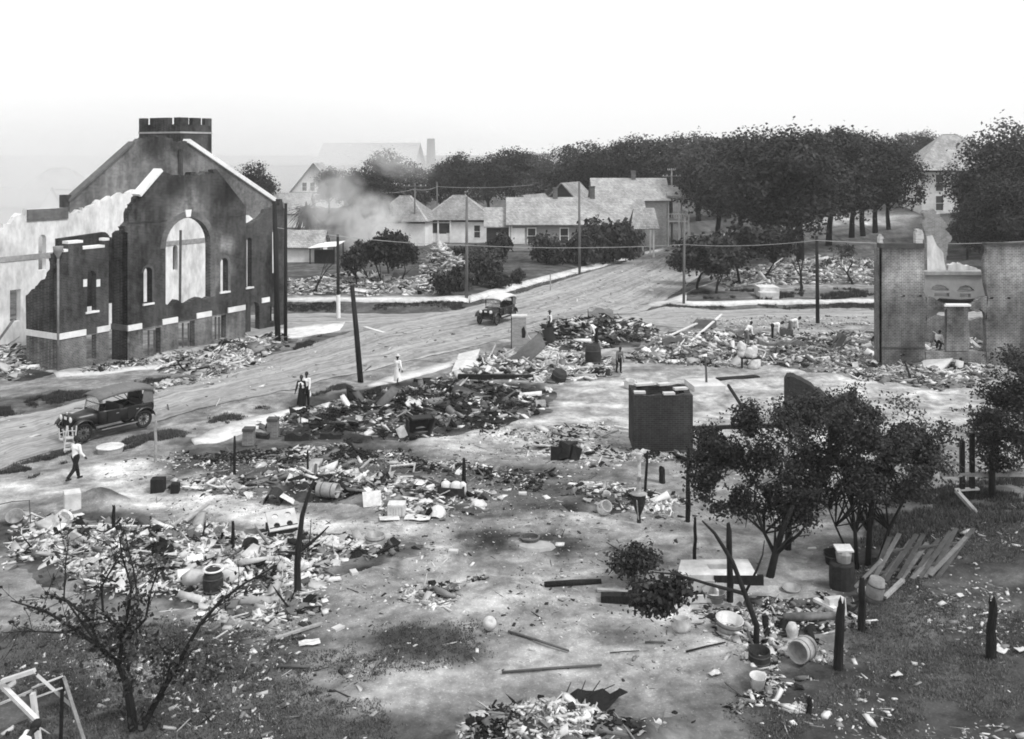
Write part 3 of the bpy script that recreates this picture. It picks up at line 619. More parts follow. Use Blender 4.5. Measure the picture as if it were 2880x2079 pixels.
# ---------------------------------------------------------------- houses
WHITE = mat('white_paint', .70, .15, 1.5, .8, bump=.1); CLAP = mat('weathered_clapboard', .28, .3, 3.0, .9, stretch=(.25, .25, 5), bump=.5)
ROOF = brick_mat('grey_shingle', .26, .15, course=.2, var=.35, stain=1); ROOF2 = brick_mat('pale_shingle', .36, .22, course=.2, var=.35, stain=1)
DARKW = mat('dark_shingle_and_eave_shade', .045, .3, 3.0, .95, stretch=(.4, .4, 5)); TRIM = mat('trim_paint', .72, .15, 3, .8); GLASS = glass_mat()
HBRICK = brick_mat('light_brick', .42, .5, var=.25, stain=1); SHADE = mat('recess_shade_and_door_tone', .04, .3, 2)
def house(name, label, px, py, L, D, h, rise, roof='gable', rz=0.0, wall=WHITE, roofm=ROOF, ov=.45, wins=(), side=(), doors=(), chim=(), base=0.0, ridge=None, cat='house'):
    """local x along the front, y away from the street; wins (x, z0, w, h) on the front, side the same on the right end"""
    p = G(px, py); r = thing(name, label, cat, p, rz); t = .18
    holes = [rect(x, x + w, z, z + hh) for x, z, w, hh in wins] + [rect(x, x + w, .02, hh) for x, w, hh in doors]
    g = roof == 'gable'; gy = roof == 'gable_y'
    fo = [(0, -1), (L, -1), (L, h)] + ([(L / 2, h + rise)] if gy else []) + [(0, h)]
    mb = MB(); mb.slabpoly(fo, holes, lambda u, v, w: (u, w, v), t); mb.build('wall', wall, r)
    mb = MB(); mb.slabpoly(fo, [], lambda u, v, w: (u, D - w, v), t); mb.build('wall', wall, r)
    so_ = [(t + .003, -1), (D - t - .003, -1), (D - t - .003, h)] + ([(D / 2, h + rise)] if g else []) + [(t + .003, h)]
    for k, X in enumerate((0, L)):
        hs = [rect(x, x + w, z, z + hh) for x, z, w, hh in side] if k else []
        mb = MB(); mb.slabpoly(so_, hs, (lambda u, v, w, X=X, k=k: (X + (w if k == 0 else -w), u, v)), t); mb.build('wall', wall, r)
    for (x, z, w, hh) in wins:
        f = MB(); e = .12
        f.slabpoly(rect(x - e, x + w + e, z - e, z + hh + e), [rect(x, x + w, z, z + hh)], lambda u, v, q: (u, q - .04, v), .036)
        f.box((x + w / 2, .08, z + hh / 2), (w, .05, .06)); f = f.build('window', TRIM, r)
        q = MB(); q.box((x + w / 2, .12, z + hh / 2), (w, .02, hh)); q.build('pane', GLASS, f)
    for (x, z, w, hh) in side:
        f = MB(); e = .12
        f.slabpoly(rect(x - e, x + w + e, z - e, z + hh + e), [rect(x, x + w, z, z + hh)], lambda u, v, q: (L + .04 - q, u, v), .036); f = f.build('window', TRIM, r)
        q = MB(); q.box((L - .12, x + w / 2, z + hh / 2), (.02, w, hh)); q.build('pane', GLASS, f)
    for (x, w, hh) in doors:
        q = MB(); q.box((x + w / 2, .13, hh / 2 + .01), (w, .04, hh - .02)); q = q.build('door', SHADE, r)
        k = MB(); k.ball((x + w * .85, .08, hh * .45), .05); k.build('door_knob', IRON, q)
    th = .14; rf = MB()
    def panel(pts):
        n = len(pts); a = Vector(pts[1]) - Vector(pts[0]); b = Vector(pts[2]) - Vector(pts[0]); nn = a.cross(b).normalized()
        if nn.z < 0: nn = -nn
        vs = [Vector(p) + nn * .01 for p in pts] + [Vector(p) + nn * (th) for p in pts]
        rf.add(vs, [tuple(range(n - 1, -1, -1)), tuple(range(n, 2 * n))] + [(i, (i + 1) % n, (i + 1) % n + n, i + n) for i in range(n)])
    if g:
        s = rise / (D / 2); z0 = h - s * ov
        panel([(-ov, -ov, z0), (L + ov, -ov, z0), (L + ov, D / 2, h + rise), (-ov, D / 2, h + rise)]); panel([(-ov, D + ov, z0), (L + ov, D + ov, z0), (L + ov, D / 2, h + rise), (-ov, D / 2, h + rise)])
    elif gy:
        s = rise / (L / 2); z0 = h - s * ov
        panel([(-ov, -ov, z0), (L / 2, -ov, h + rise), (L / 2, D + ov, h + rise), (-ov, D + ov, z0)]); panel([(L + ov, -ov, z0), (L / 2, -ov, h + rise), (L / 2, D + ov, h + rise), (L + ov, D + ov, z0)])
    elif roof == 'hip':
        rl = ridge if ridge is not None else max(.3, L - D); x0, x1 = (L - rl) / 2, (L + rl) / 2; z0 = h - .12; zr = h + rise
        panel([(-ov, -ov, z0), (L + ov, -ov, z0), (x1, D / 2, zr), (x0, D / 2, zr)]); panel([(-ov, D + ov, z0), (L + ov, D + ov, z0), (x1, D / 2, zr), (x0, D / 2, zr)])
        panel([(-ov, -ov, z0), (-ov, D + ov, z0), (x0, D / 2, zr)]); panel([(L + ov, -ov, z0), (L + ov, D + ov, z0), (x1, D / 2, zr)])
    rf = rf.build('roof', roofm, r)
    q = MB(); q.box((L / 2, -.06 if not gy else .0, h - .16), (L - .02, .1 if not gy else .02, .26)); q.build('eave_shade_strip', DARKW, rf)  # dark strip put in for the shadow line under the eaves
    if roof == 'hip':
        rl = ridge if ridge is not None else max(.3, L - D); x0, x1 = (L - rl) / 2, (L + rl) / 2; zr = h + rise + th
        for a, b in (((-ov, -ov, h), (x0, D / 2, zr)), ((L + ov, -ov, h), (x1, D / 2, zr)), ((x0, D / 2, zr), (x1, D / 2, zr))):
            q = MB(); q.bar(a, b, .3, .07); q.build('ridge_cap', ROOF2, rf)
    for (x, y, top) in chim:
        q = MB(); q.box((x, y, top - 1.2), (.6, .6, 2.4)); q.box((x, y, top + .06), (.72, .72, .12)); q.build('chimney', mat('chimney_brick', .12, .3, 4), rf)
    return r
# long clapboard house with its low wing and gabled porch
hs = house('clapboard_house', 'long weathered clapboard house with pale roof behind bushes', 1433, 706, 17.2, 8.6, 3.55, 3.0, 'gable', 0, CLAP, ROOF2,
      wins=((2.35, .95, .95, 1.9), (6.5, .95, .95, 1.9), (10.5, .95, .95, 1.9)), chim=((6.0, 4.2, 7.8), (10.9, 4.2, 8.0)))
mb = MB(); mb.slabpoly(rect(.3, 1.95, .9, 2.9), [], lambda u, v, w: (u, w - .05, v), .046); mb.build('wall_panel', WHITE, hs)
for x in (0.0, .28, 17.0):
    mb = MB(); mb.box((x, -.03, 1.7), (.16, .06, 3.5)); mb.build('corner_board', WHITE, hs)
mb = MB(); mb.slabpoly([(-2.95, -.5), (-.003, -.5), (-.003, 3.0), (-2.95, 3.0)], [rect(-1.75, -1.1, 1.3, 2.3)], lambda u, v, w: (u, w + .6, v), .18); wg = mb.build('wing_wall', DARKW, hs)
mb = MB(); mb.box((-1.42, .74, 1.8), (.65, .03, 1.0)); mb.build('pane', mat('pale_blind', .5, .1, 3), wg)
mb = MB(); mb.slabpoly([(-2.95, -.5), (-.003, -.5), (-.003, 3.0), (-2.95, 3.0)], [], lambda u, v, w: (u, w + 6.4, v), .18); mb.build('wing_wall', DARKW, hs)
mb = MB(); mb.slabpoly([(.79, -.5), (6.39, -.5), (6.39, 3.0), (3.6, 5.0), (.79, 3.0)], [], lambda u, v, w: (-2.95 + w, u, v), .18); mb.build('wing_wall', DARKW, hs)
mb = MB()
for s_ in (0, 1):
    y0, y1 = (.2, 3.6) if s_ == 0 else (7.0, 3.6)
    mb.add([(-3.3, y0, 2.95), (-.02, y0, 2.95), (-.02, y1, 5.2), (-3.3, y1, 5.2), (-3.3, y0, 3.1), (-.02, y0, 3.1), (-.02, y1, 5.35), (-3.3, y1, 5.35)], [(0, 3, 2, 1), (4, 5, 6, 7), (0, 1, 5, 4), (1, 2, 6, 5), (2, 3, 7, 6), (3, 0, 4, 7)])
mb.build('wing_roof', ROOF2, hs)
# gabled entry porch at the right end
pr = MB(); x0, x1, xm = 14.6, 18.4, 16.5
def quadslab(mb, pts, th=.12):
    a = Vector(pts[1]) - Vector(pts[0]); b = Vector(pts[2]) - Vector(pts[0]); n = a.cross(b).normalized(); n = -n if n.z < 0 else n
    k = len(pts); vs = [Vector(p) for p in pts] + [Vector(p) + n * th for p in pts]
    mb.add(vs, [tuple(range(k - 1, -1, -1)), tuple(range(k, 2 * k))] + [(i, (i + 1) % k, (i + 1) % k + k, i + k) for i in range(k)])
pr = MB(); quadslab(pr, [(15.0, -3.6, 3.0), (18.6, -3.6, 3.0), (18.2, -1.6, 5.5), (15.6, -1.6, 5.5)]); quadslab(pr, [(15.0, .3, 3.0), (18.6, .3, 3.0), (18.2, -1.6, 5.5), (15.6, -1.6, 5.5)]); pr.build('porch_roof', ROOF2, hs)
mb = MB(); mb.slabpoly([(-3.3, 2.9), (.0, 2.9), (-1.6, 5.2)], [], lambda u, v, w: (17.9 + w, u, v), .1); mb.build('porch_gable', DARKW, hs)
for (x, y) in ((15.4, -3.2), (17.9, -3.2), (17.9, -.3)):
    mb = MB(); mb.box((x, y, 1.1), (.22, .22, 3.8)); mb.build('porch_post', WHITE, hs)
# white cottage with recessed porch
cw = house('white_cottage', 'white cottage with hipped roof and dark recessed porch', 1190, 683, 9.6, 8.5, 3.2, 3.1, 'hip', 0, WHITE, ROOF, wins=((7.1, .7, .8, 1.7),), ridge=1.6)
mb = MB(); mb.box((1.9, -.05, 2.05), (3.6, .06, 1.35)); mb.build('porch_shade_panel', SHADE, cw)  # flat dark panel stands in for the shade inside the porch
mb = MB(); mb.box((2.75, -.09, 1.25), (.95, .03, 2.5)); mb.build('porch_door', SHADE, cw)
for x in (.05, 2.1, 3.8):
    mb = MB(); mb.box((x, -.2, 1.6), (.2, .2, 3.1)); mb.build('porch_post', WHITE, cw)
mb = MB(); mb.box((1.9, -.12, .65), (3.6, .1, 1.2)); mb.build('porch_parapet', WHITE, cw)
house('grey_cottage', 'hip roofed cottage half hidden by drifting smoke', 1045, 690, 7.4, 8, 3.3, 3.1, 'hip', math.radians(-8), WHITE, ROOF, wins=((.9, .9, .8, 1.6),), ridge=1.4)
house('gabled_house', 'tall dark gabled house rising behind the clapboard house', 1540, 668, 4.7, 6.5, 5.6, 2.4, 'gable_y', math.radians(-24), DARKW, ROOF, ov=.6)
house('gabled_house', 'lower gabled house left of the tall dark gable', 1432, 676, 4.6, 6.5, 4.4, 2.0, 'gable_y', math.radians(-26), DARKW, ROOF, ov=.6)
# two storey brick house with galleries
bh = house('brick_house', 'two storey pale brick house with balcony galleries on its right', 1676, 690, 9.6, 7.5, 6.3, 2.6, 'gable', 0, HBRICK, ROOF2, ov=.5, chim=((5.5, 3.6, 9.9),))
mb = MB(); mb.box((11.2, 3.2, 3.2), (2.8, 5.6, .2)); mb.build('gallery_floor', TRIM, bh)
for i_, z in enumerate((3.3, )):
    mb = MB()
    for a, b in (((9.7, .4, z + .9), (12.6, .4, z + .9)), ((12.6, .4, z + .9), (12.6, 6, z + .9))): mb.bar(a, b, .1)
    rl = mb.build('gallery_rail', TRIM, bh)
    for k in range(9):
        mb = MB(); mb.box((9.95 + k * .33, .4, z + .45), (.06, .06, .86)); mb.build('baluster', TRIM, rl)
for (x, y) in ((9.85, .4), (11.3, .4), (12.6, .4), (12.6, 6.0)):
    mb = MB(); mb.box((x, y, 2.9), (.2, .2, 6.4)); mb.build('gallery_post', TRIM, bh)
mb = MB(); quadslab(mb, [(9.7, -.3, 6.5), (13.4, -.3, 6.2), (13.4, 6.6, 6.2), (9.7, 6.6, 6.5)][::1]); quadslab(mb, [(9.65, -.3, 6.62), (13.4, -.3, 6.36), (11.2, 3.2, 7.9), (9.65, 3.2, 7.9)]); mb.build('gallery_roof', ROOF2, bh)
for k, x in enumerate((9.615,)):
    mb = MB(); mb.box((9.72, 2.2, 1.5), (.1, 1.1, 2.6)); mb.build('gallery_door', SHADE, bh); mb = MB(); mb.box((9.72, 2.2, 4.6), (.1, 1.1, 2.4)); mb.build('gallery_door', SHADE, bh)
# white house on the hill, small house, shed and the far ones in the haze
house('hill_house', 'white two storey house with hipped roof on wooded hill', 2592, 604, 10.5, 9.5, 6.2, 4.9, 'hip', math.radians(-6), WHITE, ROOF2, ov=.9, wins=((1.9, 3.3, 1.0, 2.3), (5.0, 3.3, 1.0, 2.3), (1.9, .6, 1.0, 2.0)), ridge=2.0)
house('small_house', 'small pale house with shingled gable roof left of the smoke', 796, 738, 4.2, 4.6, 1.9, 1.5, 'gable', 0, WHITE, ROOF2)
sh = thing('open_shed', 'open shed with white flat sheet roof beside smoke', 'shed', G(880, 742))
mb = MB(); quadslab(mb, [(-.5, -.3, 1.75), (2.6, -.3, 1.95), (3.3, 2.0, 2.35), (.6, 2.0, 2.15)], .06); mb.build('sheet_roof', STONE, sh)
for (x, y, z) in ((-.3, -.1, 1.7), (2.4, -.1, 1.9), (.7, 1.8, 2.1), (3.1, 1.8, 2.3)):
    mb = MB(); mb.box((x, y, z / 2), (.12, .12, z)); mb.build('post', CHAR, sh)
mb = MB(); mb.box((1.2, .7, .75), (2.2, .9, 1.5)); mb.build('crate_stack', CHAR, sh)
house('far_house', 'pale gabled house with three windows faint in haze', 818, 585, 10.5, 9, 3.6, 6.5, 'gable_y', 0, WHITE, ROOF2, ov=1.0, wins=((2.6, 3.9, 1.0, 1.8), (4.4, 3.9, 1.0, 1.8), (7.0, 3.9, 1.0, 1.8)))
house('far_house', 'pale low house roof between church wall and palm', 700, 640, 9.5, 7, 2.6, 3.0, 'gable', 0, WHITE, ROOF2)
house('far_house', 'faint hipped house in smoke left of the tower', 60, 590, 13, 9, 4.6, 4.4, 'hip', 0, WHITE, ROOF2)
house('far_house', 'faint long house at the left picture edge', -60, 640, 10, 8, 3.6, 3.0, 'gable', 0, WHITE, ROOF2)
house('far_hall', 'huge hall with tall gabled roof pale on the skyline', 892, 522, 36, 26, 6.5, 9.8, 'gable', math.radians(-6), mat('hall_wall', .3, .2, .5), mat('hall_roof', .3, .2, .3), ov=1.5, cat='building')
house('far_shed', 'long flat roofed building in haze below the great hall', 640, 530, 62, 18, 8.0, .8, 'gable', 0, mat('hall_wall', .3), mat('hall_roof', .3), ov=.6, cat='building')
mb = MB(); p = V3(1212, 440, 420); mb.lathe([(2.2, 0), (1.6, 16)], 12, (p.x, p.y, 3)); tag(mb.build('factory_chimney', mat('stack_brick', .16, .2, .5), loc=(p.x, p.y, htf(p.x, p.y))), 'tall factory chimney stack faint on the skyline', 'chimney')
# ---------------------------------------------------------------- trees
LEAF = leaf_mat('dark_leaves', .034); LEAF2 = leaf_mat('mid_leaves', .046); LEAFN = leaf_mat('near_leaves', .046); BARK = mat('dark_bark', .022, .35, 5, .95, bump=.6, stretch=(1, 1, .25)); DRY = leaf_mat('scorched_leaves', .05)
def leaf_cloud(C, N, size, r, tone, elong=1.6):
    """C (n,3) leaf centres -> folded leaf quads facing roughly N with scatter"""
    n = len(C); q = r.normal(0, 1, (n, 3)) * .75 + N; q /= np.linalg.norm(q, axis=1)[:, None] + 1e-9
    a = np.cross(q, r.normal(0, 1, (n, 3))); a /= np.linalg.norm(a, axis=1)[:, None] + 1e-9; b = np.cross(q, a)
    s = (size * r.uniform(.6, 1.4, n))[:, None]
    V = np.stack([C - a * s * elong * .5, C + b * s * .5 + q * s * .12, C + a * s * elong * .5, C - b * s * .5 + q * s * .12], 1).reshape(-1, 3)
    F = np.arange(n * 4).reshape(-1, 4); return V, F, np.repeat(tone, 4)
def blobs_points(blobs, n, r, shell=.55):
    vol = np.array([b[3] * b[4] * b[5] for b in blobs]); k = r.choice(len(blobs), n, p=vol / vol.sum()); B = np.array(blobs)[k]
    d = r.normal(0, 1, (n, 3)); d /= np.linalg.norm(d, axis=1)[:, None]; rad = (r.uniform(0, 1, n) ** (1 / 3)); rad = shell + (1 - shell) * rad
    rad *= 1 + .09 * r.normal(0, 1, n)
    P = B[:, :3] + d * rad[:, None] * B[:, 3:6]; return P, d, k
def crown_mesh(name, blobs, n, size, mt, seed, clump=.35, shell=.55, gap=0.0, gs=.5):
    r = np.random.default_rng(seed); nc = max(40, n // 14)
    P, D, k = blobs_points(blobs, nc, r, shell); j = r.integers(0, nc, n); C = P[j] + r.normal(0, clump, (n, 3)) * [1, 1, .7]
    zc = np.array([b[2] for b in blobs]).mean(); tn = r.uniform(.65, 1.35, nc)[j] * r.uniform(.8, 1.2, n)
    if gap:
        g_ = (vnoise(C[:, 0], C[:, 1] + 1.7 * np.sin(C[:, 2] * 2.1), gs, seed) + vnoise(C[:, 1] + 1.3 * np.sin(C[:, 0] * 1.9), C[:, 2], gs, seed + 1) + vnoise(C[:, 2], C[:, 0], gs, seed + 2)) / 3
        kp = g_ + r.normal(0, .03, len(C)) > gap; C, tn, j = C[kp], tn[kp], j[kp]
    V, F, t = leaf_cloud(C, D[j] * .8 + [0, 0, .5], size, r, tn); return np_mesh(name, V, F, mt, t)
def branch_tree(mb, p, d, L, rad, depth, r, tips, spread=.55, kids=(2, 3), up=.15, seg=4):
    pts = [Vector(p)]; dd = Vector(d).normalized()
    for i in range(seg):
        dd = (dd + Vector((r.gauss(0, .14), r.gauss(0, .14), r.gauss(0, .08) + up * .12))).normalized(); pts.append(pts[-1] + dd * L / seg)
    rs = [rad * (1 - .38 * i / seg) for i in range(seg + 1)]
    mb.tube(pts, rs, 6 if rad > .03 else 4, caps=False)
    if depth == 0: tips.append((pts[-1], dd)); tips.append((pts[-2], dd)); return
    for k in range(r.randint(*kids)):
        s = pts[-1] if k < 2 else pts[r.randint(2, seg)]
        a = Vector((r.gauss(0, 1), r.gauss(0, 1), r.gauss(.3, .5))).normalized(); nd = (dd + a * spread).normalized()
        branch_tree(mb, s, nd, L * r.uniform(.62, .85), rs[-1] * r.uniform(.6, .8), depth - 1, r, tips, spread, kids, up, seg)
VAR = []
for v in range(6):
    r = random.Random(100 + v); Ht = 13.0; bl = []
    for i in range(11):
        a = r.uniform(0, 2 * PI); q = r.uniform(.5, 3.6); z = r.uniform(4.6, 10.6); s = r.uniform(1.7, 2.9) * (1 - .04 * abs(z - 7.5)); bl.append((q * math.cos(a), q * math.sin(a), z, s, s, s * .8))
    bl.append((0, 0, 11.2, 1.9, 1.9, 1.5)); bl.append((0, 0, 7.5, 3.2, 3.2, 3))
    cm = crown_mesh('crown', bl, 20000, .21, LEAF if v % 3 else LEAF2, 50 + v, .5, .45, .43, 1.5)
    mb = MB(); tips = []; mb.tube([(0, 0, -.5), (r.uniform(-.2, .2), .1, 2.0), (r.uniform(-.4, .4), 0, 4.2), (0, 0, 8.5)], [.34, .27, .22, .07], 8)
    for i in range(7):
        a = r.uniform(0, 2 * PI); z = r.uniform(2.8, 6); mb.tube([(0, 0, z), (1.2 * math.cos(a), 1.2 * math.sin(a), z + 1.3), (2.6 * math.cos(a), 2.6 * math.sin(a), z + 2.3)], [.13, .09, .04], 6)
    mb.smooth = True; tm = mb.mesh('trunk'); tm.materials.append(BARK); VAR.append((cm, tm))
TN = [0]
def tree(px, py, topy, label, group, name='broad_tree', v=None, wide=1.0, d=None, cat='tree', low=None):
    """px, py: foot of the trunk in the photo; topy: crown top"""
    p = G(px, py) if d is None else Vector(((px - 1440) / FPX * d, d, 0)); p.z = htf(p.x, p.y)
    hgt = H - (topy - HOR) / FPX * p.y - p.z; v = TN[0] % len(VAR) if v is None else v; TN[0] += 1
    s = hgt / 13.0; o = thing(name, label, cat, p, random.uniform(0, 6.28), group); o.scale = (s * wide, s * wide, s)
    link_mesh('crown', VAR[v][0], o); link_mesh('trunk', VAR[v][1], o); return o
GT = 'trees on the wooded hill and behind the houses'
ORD = ['first', 'second', 'third', 'fourth', 'fifth', 'sixth', 'seventh', 'eighth', 'ninth', 'tenth', 'eleventh', 'twelfth', 'thirteenth', 'fourteenth']
far = [(1090, 415, 165, 1.15), (1180, 470, 190, 1.2), (1240, 455, 195, 1.1), (1300, 424, 195, 1.2), (1372, 432, 190, 1.15), (1446, 412, 192, 1.2), (1520, 425, 185, 1.1), (1585, 405, 190, 1.2), (1655, 392, 186, 1.2), (1730, 398, 182, 1.1), (1800, 380, 184, 1.25), (1880, 372, 176, 1.2), (1965, 366, 170, 1.2), (2050, 384, 172, 1.1)]
for i, (x, ty, d, w) in enumerate(far): tree(x, 0, ty, ORD[i] + ' tree from the left in the tree line behind the houses', GT, d=d, wide=w)
hill = [(2020, 690, 385, 1.15), (2085, 690, 365, 1.15), (2120, 720, 360, 1.2), (2172, 748, 360, 1.15), (2250, 740, 345, 1.2), (2330, 690, 352, 1.15), (2395, 668, 360, 1.1), (2428, 664, 372, 1.1), (2462, 655, 376, 1.15), (2500, 645, 390, 1.0)]
for i, (x, y, ty, w) in enumerate(hill): tree(x, y, ty, ORD[i] + ' tall tree from the left on the hillside right of the brick house', GT, wide=w)
for i, (x, ty, d, w) in enumerate(((2600, 362, 235, 1.2), (2540, 372, 240, 1.2), (2480, 378, 235, 1.2), (2680, 376, 240, 1.2), (2400, 372, 225, 1.2), (2310, 366, 220, 1.2))): tree(x, 0, ty, ('fifth', 'fourth', 'third', 'sixth', 'second', 'first')[i] + ' distant crown from the left above the wooded hill', GT, d=d, wide=w)
for i, (x, ty, d, w) in enumerate(((2840, 326, 112, 1.1), (2770, 400, 118, 1.0), (2880, 400, 100, 1.0), (2790, 470, 125, .8), (2760, 560, 118, .6), (2820, 480, 96, 1.0), (2720, 560, 110, .8), (2900, 520, 92, .8))): tree(x, 0, ty, ('tallest tree behind the brick ruin at right edge', 'tree just left of the tallest behind the brick ruin', 'tree cut by the right edge behind the brick ruin', 'tree hiding the right end of the hill house', 'low tree right of the white hill house', 'dense tree right above the right brick pier', 'low dark tree behind the broken chimney wall', 'lowest tree at right edge behind the brick pier')[i], 'trees at the right edge behind the brick ruin', d=d, wide=w)
GL = 'hazy trees left of the smoke'
for i, (x, y, ty, w) in enumerate(((712, 640, 450, 1.2), (990, 640, 470, 1.2), (925, 600, 470, 1.1), (1040, 700, 520, .9), (640, 640, 470, 1.0))): tree(x, y, ty, ('hazy tree just right of the church gable', 'hazy tree right of the palm in drifting smoke', 'hazy tree right of the far gabled house', 'small hazy tree left of the smoky cottage', 'hazy tree behind the church gable slope')[i], GL, wide=w)
# smaller orchard trees and bushes: shared shrub shapes
SHR = []
for v in range(4):
    r = random.Random(200 + v); bl = [(r.uniform(-.9, .9), r.uniform(-.9, .9), r.uniform(.7, 1.7), .8, .8, .65) for _ in range(7)]
    cm = crown_mesh('crown', bl, 1500, .22, LEAF2 if v % 2 else LEAF, 80 + v, .22); mb = MB()
    for k in range(5):
        a = r.uniform(0, 6.28); mb.tube([(0, 0, -.2), (.3 * math.cos(a), .3 * math.sin(a), .6), (.7 * math.cos(a), .7 * math.sin(a), 1.4)], [.06, .05, .02], 5)
    tm = mb.mesh('stems'); tm.materials.append(BARK); SHR.append((cm, tm))
SM = []
for v in range(3):
    r = random.Random(300 + v); bl = [(r.uniform(-1.3, 1.3), r.uniform(-1.3, 1.3), r.uniform(2.2, 4.2), 1.0, 1.0, .8) for _ in range(8)]
    cm = crown_mesh('crown', bl, 1900, .26, LEAF2 if v % 2 else LEAF, 90 + v, .3); mb = MB(); tips = []
    branch_tree(mb, (0, 0, -.2), (.1, 0, 1), 1.7, .13, 3, r, tips, .6, (2, 3)); mb.smooth = True; tm = mb.mesh('trunk'); tm.materials.append(BARK); SM.append((cm, tm))
def shrub(px, py, w, hgt, label, group=None, v=0, name='shrub', lib=None, base=2.2):
    p = G(px, py); k = p.y / FPX; lib = lib or SHR; o = thing(name, label, 'bush' if lib is SHR else 'tree', p, random.uniform(0, 6.28), group)
    o.scale = (w * k / 3.2 if lib is SHR else w * k / 4.2,) * 2 + (hgt * k / base,)
    link_mesh('crown', lib[v % len(lib)][0], o); link_mesh('trunk' if lib is SM else 'stems', lib[v % len(lib)][1], o); return o
GS = 'dark bushes round the clapboard house'
for i, (x, y, w, hg) in enumerate(((1700, 742, 150, 130), (1760, 725, 110, 110), (1640, 745, 110, 100), (1540, 738, 90, 80), (1560, 745, 70, 60), (1405, 735, 80, 85), (1370, 750, 90, 60), (1345, 770, 100, 70), (1305, 738, 80, 50), (1140, 738, 70, 55))):
    shrub(x, y, w, hg, ('largest bush before the right end of the clapboard house', 'bush at the gabled porch of the clapboard house', 'bush by the sidewalk pole before the clapboard house', 'bush under the second window of the clapboard house', 'low bush under the clapboard house wall', 'bush at the left corner of the clapboard house', 'bush before the low wing of the clapboard house', 'wide bush right of the white cottage porch', 'bush below the white cottage porch', 'bush below the smoky hip roofed cottage')[i], GS, i)
GC = 'bushes on the corner lot'
for i, (x, y, w, hg) in enumerate(((1245, 830, 80, 65), (1300, 815, 90, 70), (1340, 800, 90, 80), (1360, 775, 100, 60), (1390, 810, 80, 50), (1285, 800, 60, 50))): shrub(x, y, w, hg, 'bush ' + ('leftmost by the corner lot stones', 'at the foot of the grey corner pole', 'right of the grey corner pole', 'wide behind the grey corner pole', 'low near the white corner sidewalk', 'between the corner stones and the pole')[i], GC, i)
shrub(1452, 800, 48, 48, 'round clipped bush beside the white sidewalk', None, 1)
GO = 'young trees in the burnt orchard lots'
for i, (x, y, w, hg) in enumerate(((1000, 805, 90, 130), (1035, 790, 80, 110), (1075, 800, 100, 150), (1095, 770, 90, 130), (1130, 790, 80, 110))): shrub(x, y, w, hg, ORD[i] + ' small tree from the left before the smoking ruins', GO, i, 'small_tree', SM, 4.8)
for i, (x, y, w, hg) in enumerate(((1930, 800, 100, 110), (1962, 815, 150, 150), (2015, 825, 140, 150), (2085, 800, 170, 190), (2150, 790, 120, 150))): shrub(x, y, w, hg, ORD[i] + ' small tree from the left on the lot right of crossing', GO, i, 'small_tree', SM, 4.8)
# bare trees: charred branches without leaves
def bare_tree(px, py, hpx, label, seed, depth=4, lean=(0, 0), spread=.6, leaves=0, lm=DRY, leafsize=.1, rad=.09, kids=(2, 3), first=.38, name='bare_tree', lean_up=.15):
    p = G(px, py); k = p.y / FPX; r = random.Random(seed); o = thing(name, label, 'tree', p); mb = MB(); tips = []; hm = hpx * k
    branch_tree(mb, (0, 0, -.15), (lean[0], lean[1], 1), hm * first, rad, depth, r, tips, spread, kids, lean_up); mb.smooth = True; mb.build('trunk', BARK, o)
    if leaves:
        rr = np.random.default_rng(seed); T = np.array([t[0] for t in tips]); j = rr.integers(0, len(T), leaves); C = T[j] + rr.normal(0, .16, (leaves, 3))
        V, F, t = leaf_cloud(C, np.tile([0, 0, .6], (leaves, 1)), leafsize, rr, rr.uniform(.6, 1.4, leaves)); link_mesh('leaves', np_mesh('leaves', V, F, lm, t), o)
    return o
bare_tree(888, 825, 125, 'bare spreading tree beside the left sidewalk', 3, 4, spread=.8, rad=.13)
bare_tree(2252, 818, 150, 'bare leaning tree on burnt lot across the cross street', 5, 4, (.35, 0), .6, 500, LEAF2, .2, .16)
bare_tree(2400, 800, 110, 'crooked bare tree beside pale rubble near the brick ruin', 6, 4, (-.5, 0), .8, 300, LEAF2, .2, .14)
# palm-like tree in the haze
pt = thing('palm_tree', 'dark palm-like tree with drooping fronds beyond the church', 'tree', G(862, 690)); mb = MB(); mb.tube([(0, 0, 0), (.1, 0, 2), (0, 0, 4.6)], [.28, .24, .2], 8); mb.build('trunk', BARK, pt)
rr = random.Random(4); mb = MB()
for k in range(170):
    a = rr.uniform(0, 6.28); e = rr.uniform(-1.1, 1.3); L = rr.uniform(1.2, 3.2); pts = [(0, 0, 4.6)]
    for i in range(1, 6):
        t = i / 5; pts.append((L * t * math.cos(a) * math.cos(e * .6), L * t * math.sin(a) * math.cos(e * .6), 4.6 + L * t * math.sin(e) - 1.4 * t * t))
    for i in range(5):
        w = .22 * (1 - i / 6); b0, b1 = Vector(pts[i]), Vector(pts[i + 1]); s_ = Vector((-math.sin(a), math.cos(a), .3)) * w; mb.add([b0 - s_, b0 + s_, b1 + s_ * .8, b1 - s_ * .8], [(0, 1, 2, 3)], rr.uniform(.6, 1.3))
mb.build('fronds', LEAF, pt)
